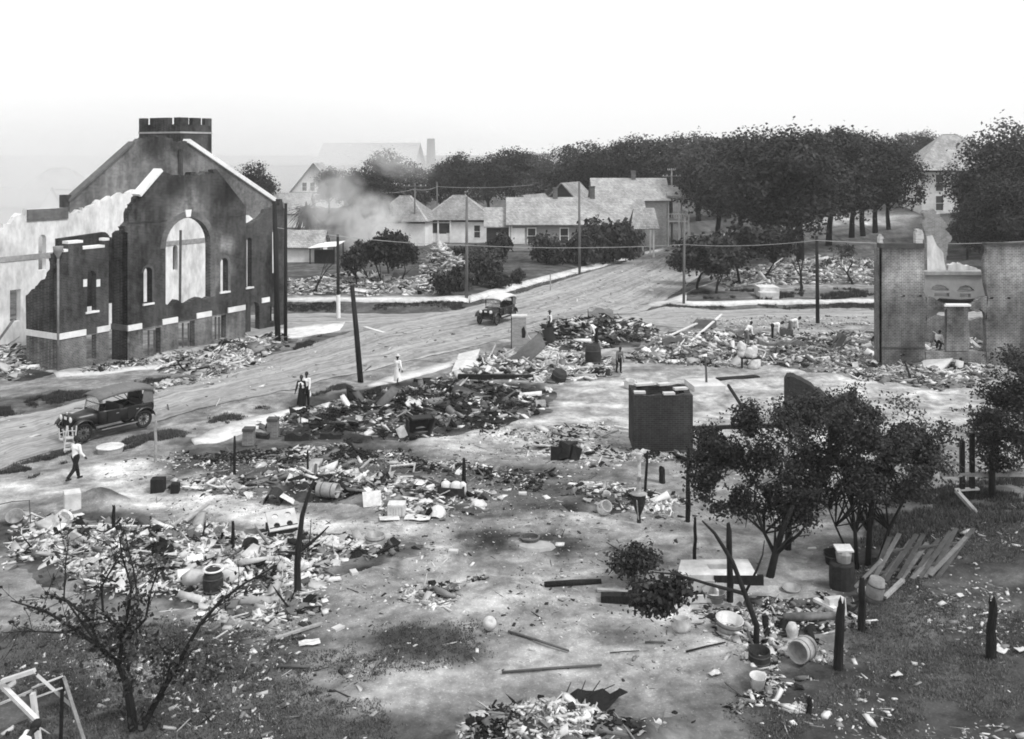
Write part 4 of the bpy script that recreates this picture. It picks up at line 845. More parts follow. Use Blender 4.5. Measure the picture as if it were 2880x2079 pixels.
# ---- near trees
def near_tree(px, py, label, seed, blobs_px, depth_m, n, stems, size=.066, mt=LEAFN, name='leafy_tree', extra=0.0):
    """blobs_px: (x, y, rx, ry) crown clumps at the tree's depth; stems: polylines in photo pixels from the foot"""
    p = G(px, py); d0 = p.y; r = random.Random(seed); o = thing(name, label, 'tree', p); bl = []
    for (x, y, rx, ry) in blobs_px:
        q = V3(x, y, d0 + r.uniform(-depth_m, depth_m) * .6) - p; j_ = r.uniform(.75, 1.2); bl.append((q.x + r.gauss(0, .12), q.y, q.z + r.gauss(0, .12), rx * j_ * d0 / FPX, max(rx * .8 * d0 / FPX, .4), ry * j_ * d0 / FPX))
    if extra == 0 and n > 2000:
        for b in list(bl):
            for _ in range(3):
                a = r.uniform(0, 6.28); e = r.uniform(-.6, 1.2); q = .95; bl.append((b[0] + b[3] * q * math.cos(a) * math.cos(e), b[1] + b[4] * q * math.sin(a) * math.cos(e), b[2] + b[5] * 1.1 * math.sin(e), .22, .22, .16))
    link_mesh('crown', crown_mesh('crown', bl, int(n * 2.2), size, mt, seed, .17, .10, .485 if n > 2000 else 0, .5), o); mb = MB()
    for st in stems:
        pts = [V3(x, y, d0 + dy) - p for x, y, dy, _ in st]; mb.tube(pts, [s[3] for s in st], 7)
        for i in range(1, len(pts)):
            for _ in range(9 if extra == 0 else 0):
                b = min(bl, key=lambda q: (Vector(q[:3]) - pts[i]).length + r.uniform(0, .9)); e = Vector(b[:3]) + Vector((r.gauss(0, .4), r.gauss(0, .4), r.gauss(0, .3)))
                m_ = (pts[i] + e) / 2 + Vector((r.gauss(0, .15), r.gauss(0, .15), .1)); mb.tube([pts[i], m_, e], [st[i][3] * .6, .025, .01], 5)
    mb.smooth = True; mb.build('trunk', BARK, o); return o
near_tree(2165, 1622, 'big bushy tree with forked trunk standing near wash tubs', 31, ((2050, 1240, 60, 50), (2110, 1200, 70, 55), (2000, 1310, 60, 55), (2080, 1310, 80, 65), (2180, 1260, 80, 70), (2160, 1350, 80, 60), (2020, 1390, 60, 45), (2100, 1410, 80, 50), (2210, 1390, 70, 60), (1990, 1250, 40, 35), (2240, 1450, 60, 40), (2150, 1180, 50, 35)), 1.4, 15000,
          (((2165, 1624, 0, .13), (2180, 1560, 0, .11), (2200, 1490, 0, .09), (2230, 1420, 0, .06)), ((2180, 1560, 0, .07), (2150, 1500, .3, .05), (2120, 1430, .3, .03))))
near_tree(2215, 1545, 'upright tree just behind the forked trunk', 32, ((2240, 1210, 80, 60), (2300, 1180, 80, 60), (2330, 1260, 90, 70), (2270, 1300, 80, 70), (2380, 1320, 80, 60), (2240, 1160, 50, 40), (2320, 1380, 70, 50)), 1.6, 12000,
          (((2215, 1548, 0, .12), (2218, 1480, 0, .10), (2230, 1400, 0, .07), (2260, 1320, 0, .04)),))
near_tree(2420, 1600, 'broad dark tree with many thin stems beside slatted boards', 33, ((2440, 1190, 80, 60), (2500, 1150, 70, 45), (2540, 1220, 90, 60), (2460, 1270, 90, 70), (2560, 1290, 80, 60), (2620, 1270, 60, 50), (2500, 1350, 100, 60), (2600, 1350, 70, 50), (2410, 1140, 60, 40), (2420, 1360, 70, 50), (2660, 1230, 45, 35), (2340, 1140, 40, 30)), 1.7, 15000,
          (((2410, 1600, 0, .07), (2405, 1500, 0, .06), (2395, 1420, 0, .05), (2370, 1360, 0, .03)), ((2440, 1600, .2, .10), (2445, 1500, .2, .09), (2455, 1400, .2, .06), (2470, 1320, .2, .04)), ((2470, 1590, .4, .07), (2500, 1490, .4, .06), (2540, 1410, .4, .04)), ((2400, 1590, -.2, .04), (2350, 1480, -.2, .03), (2330, 1430, -.2, .02))))
near_tree(2790, 1400, 'dark round tree cut off at the right picture edge', 34, ((2800, 1080, 70, 55), (2850, 1030, 70, 60), (2760, 1150, 60, 50), (2830, 1150, 80, 60), (2880, 1110, 60, 60), (2780, 1220, 60, 45), (2850, 1240, 80, 60), (2900, 1200, 60, 60), (2730, 1180, 30, 30), (2800, 1290, 60, 35), (2900, 1050, 60, 60)), 1.6, 14000,
          (((2790, 1400, 0, .13), (2790, 1320, 0, .11), (2800, 1240, 0, .08), (2820, 1150, 0, .05)),))
# dwarf tree with leaf tufts near the tub, and the bent dead one
near_tree(2126, 1815, 'bent dead tree leaning over white pots', 35, ((1860, 1655, 45, 30), (1830, 1670, 30, 25), (1845, 1715, 18, 16), (1900, 1640, 35, 22)), .4, 700, (((2126, 1818, 0, .085), (2128, 1760, 0, .08), (2095, 1670, 0, .07), (2060, 1580, 0, .06), (2010, 1500, 0, .045), (1975, 1465, 0, .02)), ((2095, 1670, 0, .055), (2000, 1645, -.1, .04), (1900, 1615, -.2, .03), (1840, 1610, -.2, .015)), ((2095, 1670, 0, .04), (2130, 1600, .1, .03), (2145, 1560, .1, .02), (2150, 1520, .1, .012))), size=.10, name='dead_tree', extra=1)
near_tree(1785, 1640, 'small leafy sapling growing behind a brick', 36, ((1775, 1555, 26, 22), (1800, 1580, 26, 22), (1760, 1590, 22, 20), (1800, 1625, 40, 18), (1770, 1570, 24, 24)), .3, 900, (((1785, 1642, 0, .03), (1782, 1600, 0, .02), (1778, 1560, 0, .01)),), size=.085, name='sapling')
# burnt stem in the left yard and the bare bush in the corner
ds = thing('dead_sapling', 'charred leaning sapling standing amid the left rubble', 'tree', G(838, 1668)); dd_ = ds.location.y; mb = MB()
def L3(x, y, dy=0): return V3(x, y, dd_ + dy) - ds.location
mb.tube([L3(838, 1672), L3(836, 1600), L3(838, 1550), L3(850, 1450), L3(868, 1390), L3(882, 1352), L3(905, 1342)], [.11, .10, .09, .07, .05, .035, .02], 8)
mb.tube([L3(838, 1553), L3(870, 1530, .1), L3(900, 1505, .2), L3(925, 1480, .3)], [.06, .05, .035, .015], 6); mb.tube([L3(836, 1558), L3(805, 1552, .1), L3(775, 1553, .2)], [.045, .03, .015], 6); mb.tube([L3(870, 1530), L3(873, 1495), L3(875, 1460)], [.02, .015, .01], 5); mb.build('trunk', BARK, ds)
bb_ = thing('scorched_bush', 'nearly bare forked bush in the lower left corner', 'tree', G(385, 2052)); dd_ = bb_.location.y; mb = MB(); tips = []
def L4(x, y, dy=0): return V3(x, y, dd_ + dy) - bb_.location
r = random.Random(77)
stems = [[(375, 2062, 0, .115), (370, 2000, 0, .10), (355, 1920, 0, .085), (335, 1870, .1, .07)], [(395, 2062, 0, .085), (430, 1990, 0, .07), (470, 1920, -.1, .06), (510, 1850, -.1, .05), (560, 1760, -.2, .042), (620, 1690, -.2, .034), (690, 1640, -.3, .025), (780, 1590, -.3, .014)],
         [(335, 1870, .1, .06), (280, 1820, .2, .05), (210, 1770, .3, .04), (130, 1720, .3, .03), (30, 1690, .3, .015)], [(335, 1870, .1, .055), (345, 1790, .3, .045), (360, 1720, .4, .04), (370, 1650, .5, .03), (345, 1570, .6, .02), (335, 1510, .7, .012)],
         [(280, 1820, .2, .04), (250, 1740, .4, .03), (190, 1690, .5, .026), (130, 1670, .5, .015)], [(345, 1790, .3, .04), (290, 1720, .2, .03), (285, 1650, .2, .025), (320, 1590, .2, .02), (345, 1550, .2, .012)], [(355, 1800, 0, .035), (410, 1740, -.2, .03), (425, 1660, -.3, .02), (445, 1600, -.3, .012)],
         [(345, 1790, .3, .03), (390, 1700, .3, .025), (375, 1600, .3, .02), (355, 1520, .3, .01)], [(280, 1820, 0, .03), (180, 1680, -.2, .02), (185, 1580, -.2, .015), (195, 1510, -.2, .008)], [(470, 1920, -.1, .03), (480, 1860, -.2, .02), (440, 1800, -.3, .012)], [(210, 1770, .2, .03), (180, 1780, -.3, .02), (80, 1775, -.5, .015), (10, 1780, -.5, .01)]]
for st in stems:
    pts = [L4(*s[:3]) for s in st]; mb.tube(pts, [s[3] for s in st], 7)
    for i in range(1, len(pts)):
        for _ in range(4):
            dv = (pts[i] - pts[i - 1]).normalized(); nd = (dv * .7 + Vector((r.gauss(0, .7), r.gauss(0, .7), r.gauss(.25, .5)))).normalized(); b = pts[i - 1].lerp(pts[i], r.random()); L = r.uniform(.25, .9)
            e = b + nd * L; m_ = b + nd * L * .5 + Vector((r.gauss(0, .05), r.gauss(0, .05), r.gauss(0, .05))); mb.tube([b, m_, e], [min(st[i][3] * .5, .016), .009, .004], 4); tips += [e, m_]
            for _k in range(2):
                e2 = m_ + (nd + Vector((r.gauss(0, .8), r.gauss(0, .8), r.gauss(.2, .6)))).normalized() * L * .5; mb.tube([m_, e2], [.006, .003], 3, caps=False); tips.append(e2)
mb.build('branches', BARK, bb_)
rr = np.random.default_rng(8); T = np.array([t[:] for t in tips]); j = rr.integers(0, len(T), 2300); C = T[j] + rr.normal(0, .08, (2300, 3)); ctr = np.array(L4(350, 1830)); keep = rr.random(2300) < np.exp(-np.linalg.norm(C - ctr, axis=1) * .5) * 1.3
C2 = np.array([L4(x, y, dy) for x, y, dy in ((500, 1880, -.2), (540, 1890, -.2), (460, 1850, -.2), (600, 1900, -.3), (580, 1870, -.3), (430, 1830, 0), (390, 1770, 0), (330, 1780, 0), (300, 1800, .2), (470, 1900, -.1))]); C2 = C2[rr.integers(0, len(C2), 700)] + rr.normal(0, .17, (700, 3))
C = np.r_[C[keep], C2]; V, F, t = leaf_cloud(C, np.tile([0, 0, .5], (len(C), 1)), .075, rr, rr.uniform(.5, 1.3, len(C))); link_mesh('leaves', np_mesh('leaves', V, F, LEAFN, t), bb_)
# ---------------------------------------------------------------- ruined brick house on the right
bp0 = G(2480, 1028); D0 = bp0.y
PH = Plane((0, D0, 0), (1, 0), (0, 1))
rh = thing('brick_house_ruin', 'gutted pale brick house front with empty window openings', 'ruin', bp0)
zg = bp0.z - .15
def rspot(x, y, r_, g): u, v = PH.uv(x, y); q = PH.pt(u, v) - bp0; return (q.x, q.y, q.z, r_, g)
LBRICK = brick_mat('ruin_brick', .13, .27, course=.1, var=.75, stain=1, spots=[rspot(2560, 760, 1.6, 1.8), rspot(2510, 790, 1.0, 1.6), rspot(2540, 930, 2.2, .6), rspot(2560, 1010, 1.4, .5), rspot(2850, 760, 2.0, 1.6), rspot(2830, 900, 1.8, .6), rspot(2695, 920, 1.2, .75)])
def rpart(name, pl, pts, holes=(), th=.4, m=LBRICK, ground=(), amp=.12, rgh=(), seed=1, parent=None, tone=1.0):
    o = [pl.uv(*p) for p in pts]; o = [(u, zg) if i in ground else (u, v) for i, (u, v) in enumerate(o)]
    mb = MB(); mb.slabpoly(rough(o, amp, rgh, 4, seed) if rgh else o, [[pl.uv(*q) for q in h] for h in holes], pl.pt, th, tone); return mb.build(name, m, parent or rh, world=True)
lp = rpart('left_pier', PH, [(2480, 1028), (2480, 692), (2597, 692), (2600, 770), (2604, 860), (2604, 1028)], ground=(0, 5), rgh=(1, 3, 4), holes=[[(2484, 836), (2496, 836), (2496, 829), (2484, 829)], [(2532, 836), (2546, 836), (2546, 830), (2532, 830)], [(2580, 836), (2592, 836), (2592, 830), (2580, 830)], [(2483, 1001), (2494, 1001), (2494, 996), (2483, 996)], [(2532, 1001), (2545, 1001), (2545, 996), (2532, 996)]])
mb = MB(); u0 = PH.uv(2480, 692)[0]; mb.slabpoly(rect(-1.3, -.003, zg, PH.uv(2480, 692)[1]), [], lambda u, v, w: Vector((u0 + w, D0 - u, v)), .4); mb.build('side_return', LBRICK, rh, world=True)
mb = MB(); mb.slabpoly(rect(PH.uv(2474, 690)[0], PH.uv(2598, 690)[0], PH.uv(2480, 698)[1], PH.uv(2480, 690)[1] + .12), [], lambda u, v, w: PH.pt(u, v, w - .12), .6); mb.build('cornice', mat('sooty_cornice', .06, .3, 4), rh, world=True)
for x0, x1, y in ((2474, 2486, 662), (2576, 2596, 648)):
    rpart('parapet_stump', PH, [(x0, 687), (x0, y + 6), (x0 + 3, y), (x1 - 2, y + 2), (x1, 687)], m=brick_mat('bright_stump_brick', .42, .5, stain=1), rgh=(1, 2, 3), seed=x0)
rp_ = rpart('right_pier', PH, [(2775, 1040), (2777, 860), (2770, 780), (2775, 690), (2930, 690), (2930, 1040)], ground=(0, 5), rgh=(0, 1, 2), seed=4, holes=[[(2780, 842), (2794, 842), (2794, 836), (2780, 836)], [(2826, 842), (2842, 842), (2842, 836), (2826, 836)]])
mb = MB(); mb.slabpoly(rect(PH.uv(2772, 690)[0], PH.uv(2935, 690)[0], PH.uv(2800, 690)[1], PH.uv(2800, 683)[1]), [], lambda u, v, w: PH.pt(u, v, w - .1), .55); mb.build('cornice', mat('sooty_cornice', .06), rh, world=True)
rpart('centre_pier', PH, [(2662, 988), (2664, 862), (2724, 862), (2726, 988)], seed=5, rgh=(0, 2), amp=.05)
mb = MB(); a = PH.uv(2655, 862); b = PH.uv(2730, 862); mb.slabpoly(rect(a[0], b[0], a[1] + .003, a[1] + .12), [], lambda u, v, w: PH.pt(u, v, w - .08), .5); mb.build('pier_cap', STONE, rh, world=True)
bw2 = rpart('base_wall', PH, [(2604, 1028), (2604, 990), (2775, 990), (2775, 1028)], ground=(0, 3), holes=[[(2670, 1022), (2706, 1022), (2706, 1006), (2670, 1006)]])
mb = MB(); a = PH.uv(2480, 977)[1]; mb.slabpoly(rect(PH.uv(2480, 977)[0], PH.uv(2604, 977)[0], a - .05, a), [], lambda u, v, w: PH.pt(u, v, w - .05), .047); mb.build('string_course', mat('sooty_cornice', .06), rh, world=True)
# hung masonry over the ground floor windows
rpart('arched_lintel', PH, [(2604, 905), (2604, 832), (2622, 836), (2640, 848), (2660, 855), (2664, 866), (2660, 872), (2640, 868), (2622, 872), (2612, 885)], rgh=(1, 2, 3), seed=6, amp=.05)
rpart('arched_lintel', PH, [(2776, 905), (2770, 880), (2755, 868), (2735, 872), (2726, 868), (2730, 856), (2745, 850), (2758, 838), (2776, 834)], rgh=(5, 6), seed=7, amp=.05)
# inner wall with two blind arches, behind the front
PI2 = PH.at(0, 2.6); PLG = mat('grey_inner_plaster', .33, .15, 2, .95, attr='tone')
rpart('inner_wall', PI2, [(2596, 905), (2596, 780), (2606, 772), (2770, 772), (2790, 800), (2790, 880), (2740, 875), (2650, 878), (2620, 890)], holes=[[(2618, 815), (2622, 806), (2635, 800), (2650, 802), (2668, 812), (2670, 818), (2640, 820)], [(2690, 820), (2700, 806), (2718, 802), (2732, 808), (2742, 818), (2716, 824)], [(2628, 835), (2670, 835), (2670, 824), (2628, 824)], [(2700, 838), (2730, 838), (2730, 826), (2700, 826)]], m=PLG, rgh=(5, 6, 7, 8), seed=8, amp=.1)
mb = MB(); a = PI2.uv(2598, 772)[1]; mb.slabpoly(rect(PI2.uv(2598, 772)[0], PI2.uv(2768, 772)[0], a - .02, a + .2), [], lambda u, v, w: PI2.pt(u, v, w - .15), .7); mb.build('ledge', mat('ledge_dirt', .3), rh, world=True)
mb = MB(); mb.slabpoly([PI2.uv(*p) for p in ((2626, 850), (2640, 838), (2700, 842), (2760, 838), (2742, 856), (2700, 864), (2650, 862))], [], lambda u, v, w: PI2.pt(u, v, w - .6), .5); mb.build('hanging_floor', CHAR, rh, world=True)
PC = PH.at(0, 3.6)
cw_ = rpart('chimney_wall', PC, [(2606, 775), (2604, 662), (2596, 620), (2600, 592), (2620, 590), (2634, 596), (2650, 612), (2662, 630), (2664, 650), (2678, 672), (2668, 692), (2662, 720), (2660, 745), (2672, 775)], m=brick_mat('gable_brick', .26, .36, course=.085, stain=1), rgh=(1, 2, 3, 4, 5, 6, 7, 8, 9, 10), seed=9, amp=.13)
mb = MB(); mb.slabpoly([PC.uv(*p) for p in ((2608, 772), (2606, 664), (2622, 662), (2634, 690), (2652, 710), (2656, 740), (2664, 772))], [], lambda u, v, w: PC.pt(u, v, w - .03), .026); mb.build('plaster_patch', PLAST, cw_, world=True)
rpart('low_plaster_wall', PC, [(2664, 776), (2668, 745), (2690, 740), (2705, 743), (2740, 752), (2752, 758), (2764, 776)], m=PLAST, rgh=(1, 2, 3, 4, 5), seed=10, amp=.08)
PRW = PH.at(0, 7.5); rpart('rear_wall', PRW, [(2590, 960), (2590, 880), (2700, 890), (2700, 910), (2790, 890), (2790, 960)], holes=(), rgh=(1, 2, 3), seed=12, amp=.1, m=LBRICK)
# ---------------------------------------------------------------- single brick stacks
def brick_box(px, py, wpx, hpx, dep, label, name, m=DBRICK, rag=0, cat='brickwork', hollow=True):
    p = G(px, py); k = p.y / FPX; w, h = wpx * k, hpx * k; o = thing(name, label, cat, p); t = .26
    def wl(n, fr, L):
        pts = [(0, -.2), (L, -.2), (L, h), (0, h)]; mb = MB(); mb.slabpoly(rough(pts, .06, (2,), 7, n) if rag else pts, [], fr, t); mb.build('wall', m, o)
    wl(1, lambda u, v, q: (u - w / 2, q, v), w); wl(2, lambda u, v, q: (u - w / 2, dep - q, v), w); wl(3, lambda u, v, q: (-w / 2 + q, t + .003 + u, v), dep - 2 * t - .006); wl(4, lambda u, v, q: (w / 2 - q, t + .003 + u, v), dep - 2 * t - .006)
    return o, w, h
cb, w, h = brick_box(1866, 1270, 166, 158, 2.0, 'dark square brick chamber standing alone on pale dirt', 'brick_chamber', brick_mat('sooty_brick', .035, .062, course=.09, var=.6, stain=1), 1)
for i, (x, y, sx) in enumerate(((-1.0, .3, .5), (.25, .12, .5), (.9, 1.0, .6), (-.6, 1.85, .9), (.3, 1.88, .6))):
    mb = MB(); mb.box((x, y, h + .06), (sx, .3, .09), Matrix.Rotation(.1 * i, 3, 'Z')); mb.build('cap_stone', CONC2, cb)
# curved chimney stump by the street
cs = thing('chimney_stump', 'pale brick chimney stump with curved flank near the touring car', 'brickwork', G(1462, 983)); k = cs.location.y / FPX
mb = MB(); X = lambda px: (px - 1462) * k; Z = lambda py: (983 - py) * k
mb.slabpoly([(X(1440), -.2), (X(1500), -.2), (X(1498), Z(962)), (X(1486), Z(948)), (X(1480), Z(930)), (X(1480), Z(893)), (X(1440), Z(893))], [], lambda u, v, w: (u, w, v), .8); mb.build('shaft', brick_mat('stump_brick', .30, .40, var=.25, stain=1), cs)
mb = MB(); mb.box((X(1461), .4, Z(892) + .02), ((1482 - 1440) * k + .06, .86, .1)); mb.build('cap', CONC2, cs)
mb = MB(); mb.slabpoly([(X(1468), Z(950)), (X(1477), Z(950)), (X(1479), Z(935)), (X(1474), Z(918)), (X(1467), Z(925))], [], lambda u, v, w: (u, w - .02, v), .017); mb.build('soot_hole', CHAR, cs)
mb = MB(); mb.slabpoly([(X(1437), -.2), (X(1439.5), -.2), (X(1439.5), Z(893)), (X(1437), Z(893))], [], lambda u, v, w: (u, w - .03, v), .86); mb.build('charred_edge', CHAR, cs)
# other low brick remains
def ragged_block(px, py, wpx, hpx, dep, label, m, seed, name='masonry_block', rz=0, cat='brickwork'):
    p = G(px, py); k = p.y / FPX; w, h = wpx * k, hpx * k; r = random.Random(seed); n = 6
    pts = [(-w / 2, -.2), (w / 2, -.2)] + [(w / 2 - w * i / n, h * r.uniform(.6, 1.05)) for i in range(n + 1)]
    mb = MB(); mb.slabpoly(pts, [], lambda u, v, q: (u, q, v), dep); o = mb.build(name, m, loc=None); o.location = p; o.rotation_euler = (0, 0, rz); tag(o, label, cat); return o
MB1 = brick_mat('foundation_brick', .15, .24, var=.35, stain=1)
ragged_block(1690, 902, 70, 42, .5, 'low brick wall remnant with pale top behind the dark heap', brick_mat('low_wall_brick', .30, .40, stain=1), 3)
ragged_block(1659, 905, 10, 34, .4, 'thin dark post stump beside the low brick wall', CHAR, 4, 'post_stump', cat='post')
ragged_block(1985, 925, 60, 26, .6, 'small dark brick block left of the bending men', MB1, 5)
ragged_block(2080, 950, 70, 26, .6, 'grey brick block left of the man in white', MB1, 6)
ragged_block(1900, 975, 70, 34, .5, 'slanting foundation wall beside pale rubble', MB1, 7, 'foundation_wall')
ragged_block(2200, 985, 130, 28, .5, 'long foundation wall below the bending men', MB1, 8, 'foundation_wall')
ragged_block(1965, 1000, 80, 22, .5, 'short foundation wall left of the wash stand', MB1, 9, 'foundation_wall')
ragged_block(2215, 960, 32, 38, .6, 'upright dark metal box beside the third bending man', IRON, 10, 'metal_box', cat='box')
ragged_block(2330, 985, 80, 16, .4, 'low dark wall strip in the pale rubble field', MB1, 11, 'foundation_wall')
ragged_block(1300, 1030, 10, 10, .2, 'tiny charred stub by the street', CHAR, 12, 'stub', cat='debris')
ob = thing('tilted_slab', 'dark tilted slab on edge among pale rubble', 'debris', G(2350, 985)); mb = MB(); mb.box((.15, 0, .5), (.35, .8, 1.3), Matrix.Rotation(.55, 3, 'Y')); mb.build('slab', IRON, ob)
# fallen dark masonry wedge by the big tree
wg_ = thing('masonry_wedge', 'huge dark wedge of fallen masonry behind the big tree', 'brickwork', G(2270, 1195)); k = wg_.location.y / FPX
X = lambda px: (px - 2270) * k; Z = lambda py: (1195 - py) * k
mb = MB(); mb.slabpoly(rough([(X(2206), -.3), (X(2346), -.3), (X(2340), Z(1135)), (X(2320), Z(1115)), (X(2270), Z(1080)), (X(2232), Z(1060)), (X(2214), Z(1060)), (X(2206), Z(1075))], .03, (3, 4, 5), 4, 2), [], lambda u, v, q: (u + .25 * q, q, v), .9); mb.build('slab', mat('sooty_masonry', .03, .4, 3, .95, bump=.7), wg_)
mb = MB(); mb.slabpoly([(X(2340), -.3), (X(2410), -.3), (X(2402), Z(1110)), (X(2345), Z(1130))], [], lambda u, v, q: (u, q + .3, v), .4); mb.build('sheet', IRON, wg_)
mb = MB(); mb.slabpoly([(X(2345), Z(1135)), (X(2402), Z(1114)), (X(2420), Z(1128)), (X(2362), Z(1142))], [], lambda u, v, q: (u, q * 3 + .1, v), .1); mb.build('bent_edge', CHAR, wg_)
# ---------------------------------------------------------------- poles and wires
POLE = mat('creosote_pole', .02, .3, 4, .9, stretch=(1, 1, .2), bump=.3); POLEG = mat('grey_pole', .13, .3, 4, .9, stretch=(1, 1, .2))
def pole(x, y, xt, yt, label, r=.15, m=None, arms=(), white=0.0, name='utility_pole', cat='pole', group=None):
    p = G(x, y); o = thing(name, label, cat, p, group=group); t = V3(xt, yt, p.y) - p; mb = MB(); mb.tube([(0, 0, -.4), t * .5, t], [r, r * .88, r * .72], 10); mb.smooth = True; mb.build('shaft', m or POLE, o)
    if white:
        mb = MB(); mb.tube([(0, 0, .02), t * white], [r * 1.18, r * 1.12], 12); mb.build('white_band', STONE, o)
    for f, L in arms:
        c = t * f; mb = MB(); mb.bar(c - Vector((L / 2, .1, 0)), c + Vector((L / 2, -.1, 0)), .12, .1); a = mb.build('crossarm', m or POLE, o)
        for q in (-.45, -.25, .25, .45):
            mb = MB(); mb.lathe([(.03, 0), (.05, .06), (.035, .14)], 6, c + Vector((L * q, 0, .05))); mb.build('insulator', STONE, a)
    return o
pole(782, 965, 772, 566, 'thick dark pole at the right corner of the church', .20)
pole(803, 962, 804, 572, 'slimmer dark pole right beside the thick church pole', .13)
pole(952, 895, 950, 660, 'burnt pole with white painted foot at the crossing', .14, white=.28)
pole(1016, 1075, 990, 802, 'dark pole leaning left beside the woman in white', .17)
pole(1312, 842, 1313, 553, 'grey pole on the corner in front of the white cottage', .15, POLEG)
pole(1630, 772, 1629, 512, 'grey pole on the sidewalk before the clapboard house', .15, POLEG)
pole(1890, 690, 1889, 474, 'tall pole with crossarm before the brick house', .15, mat('pale_pole', .3, .2, 4), arms=((.9, 2.6), (.98, 1.2)))
pole(1923, 858, 1925, 612, 'slim pole at the far street corner', .12, POLEG)
pole(2300, 910, 2297, 664, 'dark pole on the cross street left of the brick ruin', .15)
pole(1166, 690, 1167, 515, 'grey pole with crossarm rising over the hip roofed cottages', .13, POLEG, arms=((.95, 3.2),))
pole(1230, 670, 1229, 512, 'thin pole right of the crossarm pole', .12, POLEG)
def wire(label, pts, sag=.3, r=.018):
    mb = MB(); P = []
    for a, b in zip(pts[:-1], pts[1:]):
        for i in range(12):
            t = i / 12; q = Vector(a).lerp(Vector(b), t); q.z -= sag * 4 * t * (1 - t); P.append(q)
    P.append(Vector(pts[-1])); mb.tube(P, r, 4); c = P[0]; tag(mb.build('overhead_wire', mat('wire_grey', .4, .1, 2), loc=c), label, 'wire')
wire('wire strung across the street from church pole to the right edge', [V3(775, 640, G(782, 965).y), V3(1312, 690, 84), V3(1925, 688, 84), V3(2297, 676, 75.8), V3(2900, 678, 75)], .25)
wire('wire strung between the poles behind the cottages', [V3(1050, 540, 140), V3(1167, 532, 142), V3(1230, 525, 150), V3(1500, 520, 150)], .3, .022)
# ---------------------------------------------------------------- concrete things
def box_thing(name, label, px, py, dims, m, cat, rz=0, tilt=0):
    p = G(px, py); mb = MB(); mb.box((0, 0, dims[2] / 2 - .03), dims, Matrix.Rotation(tilt, 3, 'X')); o = mb.build(name, m); o.location = p; o.rotation_euler = (0, 0, rz); return tag(o, label, cat)
st = thing('concrete_steps', 'white concrete entry steps on burnt lot across the cross street', 'steps', G(2165, 842))
mb = MB(); mb.box((0, .5, .25), (1.6, 1.0, .6)); mb.build('step', CONC, st); mb = MB(); mb.box((.25, 2.0, .42), (1.7, 2.0, .9)); mb.build('platform', CONC, st)
pm = thing('pump_base', 'square concrete well slab with standing iron pump pipe', 'well', G(1982, 1092)); pm.rotation_euler = (0, 0, .12)
mb = MB(); mb.box((0, 0, .15), (1.75, 1.9, .36)); mb.build('slab', CONC2, pm); mb = MB(); mb.tube([(.1, 0, .3), (.08, 0, 1.0), (.02, 0, 1.75)], [.07, .06, .05], 8); pp_ = mb.build('pump_pipe', IRON, pm); mb = MB(); mb.bar((-.15, 0, 1.72), (.25, 0, 1.66), .07); mb.build('handle', IRON, pp_)
mh = thing('round_well_cover', 'white round concrete cover beside the street at left', 'cover', G(310, 1272)); mb = MB(); mb.lathe([(.5, -.1), (.54, .2), (.4, .22)], 24); mb.build('drum', mat('rough_concrete', .3, .25, 3), mh); mb = MB(); mb.lathe([(.57, .222), (.58, .27), (.52, .29)], 28); mb.build('lid', CONC, mh)
for i, (x, y, hh) in enumerate(((700, 1250, 40), (768, 1228, 46))):
    p = G(x, y); k = p.y / FPX; o = thing('gate_pier', ('left' if i == 0 else 'right') + ' stub of the pair of brick gate piers', 'pier', p, group='gate piers'); mb = MB(); mb.box((0, 0, hh * k / 2), (.5, .5, hh * k), None, 1, .9); mb.build('shaft', MB1, o); mb = MB(); mb.box((0, 0, hh * k + .05), (.5, .5, .12)); mb.build('cap', mat('dark_cap', .07, .3, 4), o)
for i, (x, y, w_, hh, lab) in enumerate(((835, 1242, 70, 24, 'low dark foundation strip right of the gate piers'), (930, 1238, 60, 20, 'short dark foundation strip at the charred heap edge'), (735, 1235, 40, 14, 'tiny dark foundation strip between the gate piers'))): ragged_block(x, y, w_, hh, .35, lab, mat('sooty_masonry', .03), 40 + i, 'foundation_strip')
wr = thing('well_ring', 'dark iron rim of a well on pale trampled ground', 'well', G(1490, 1520)); mb = MB(); mb.lathe([(.30, .0), (.34, .12), (.28, .14), (.26, .02)], 20, close=False); mb.build('rim', IRON, wr)
mb = MB(); mb.lathe([(.5, -.1), (.45, .0), (.3, .02)], 9, (.2, -.35, 0), Matrix.Diagonal((1.3, .8, 1))); mb.build('apron', mat('rough_concrete', .3), wr)
box_thing('concrete_block', 'small white cubic block with dark side left of earth mound', 203, 1428, (.55, .6, .62), CONC, 'block', .5)
box_thing('concrete_block', 'dark square stub at the start of the long plank', 445, 1383, (.5, .4, .55), CHAR, 'block', .1)
box_thing('concrete_block', 'second smaller dark stub beside the long plank', 493, 1385, (.3, .3, .38), CHAR, 'block', .1)
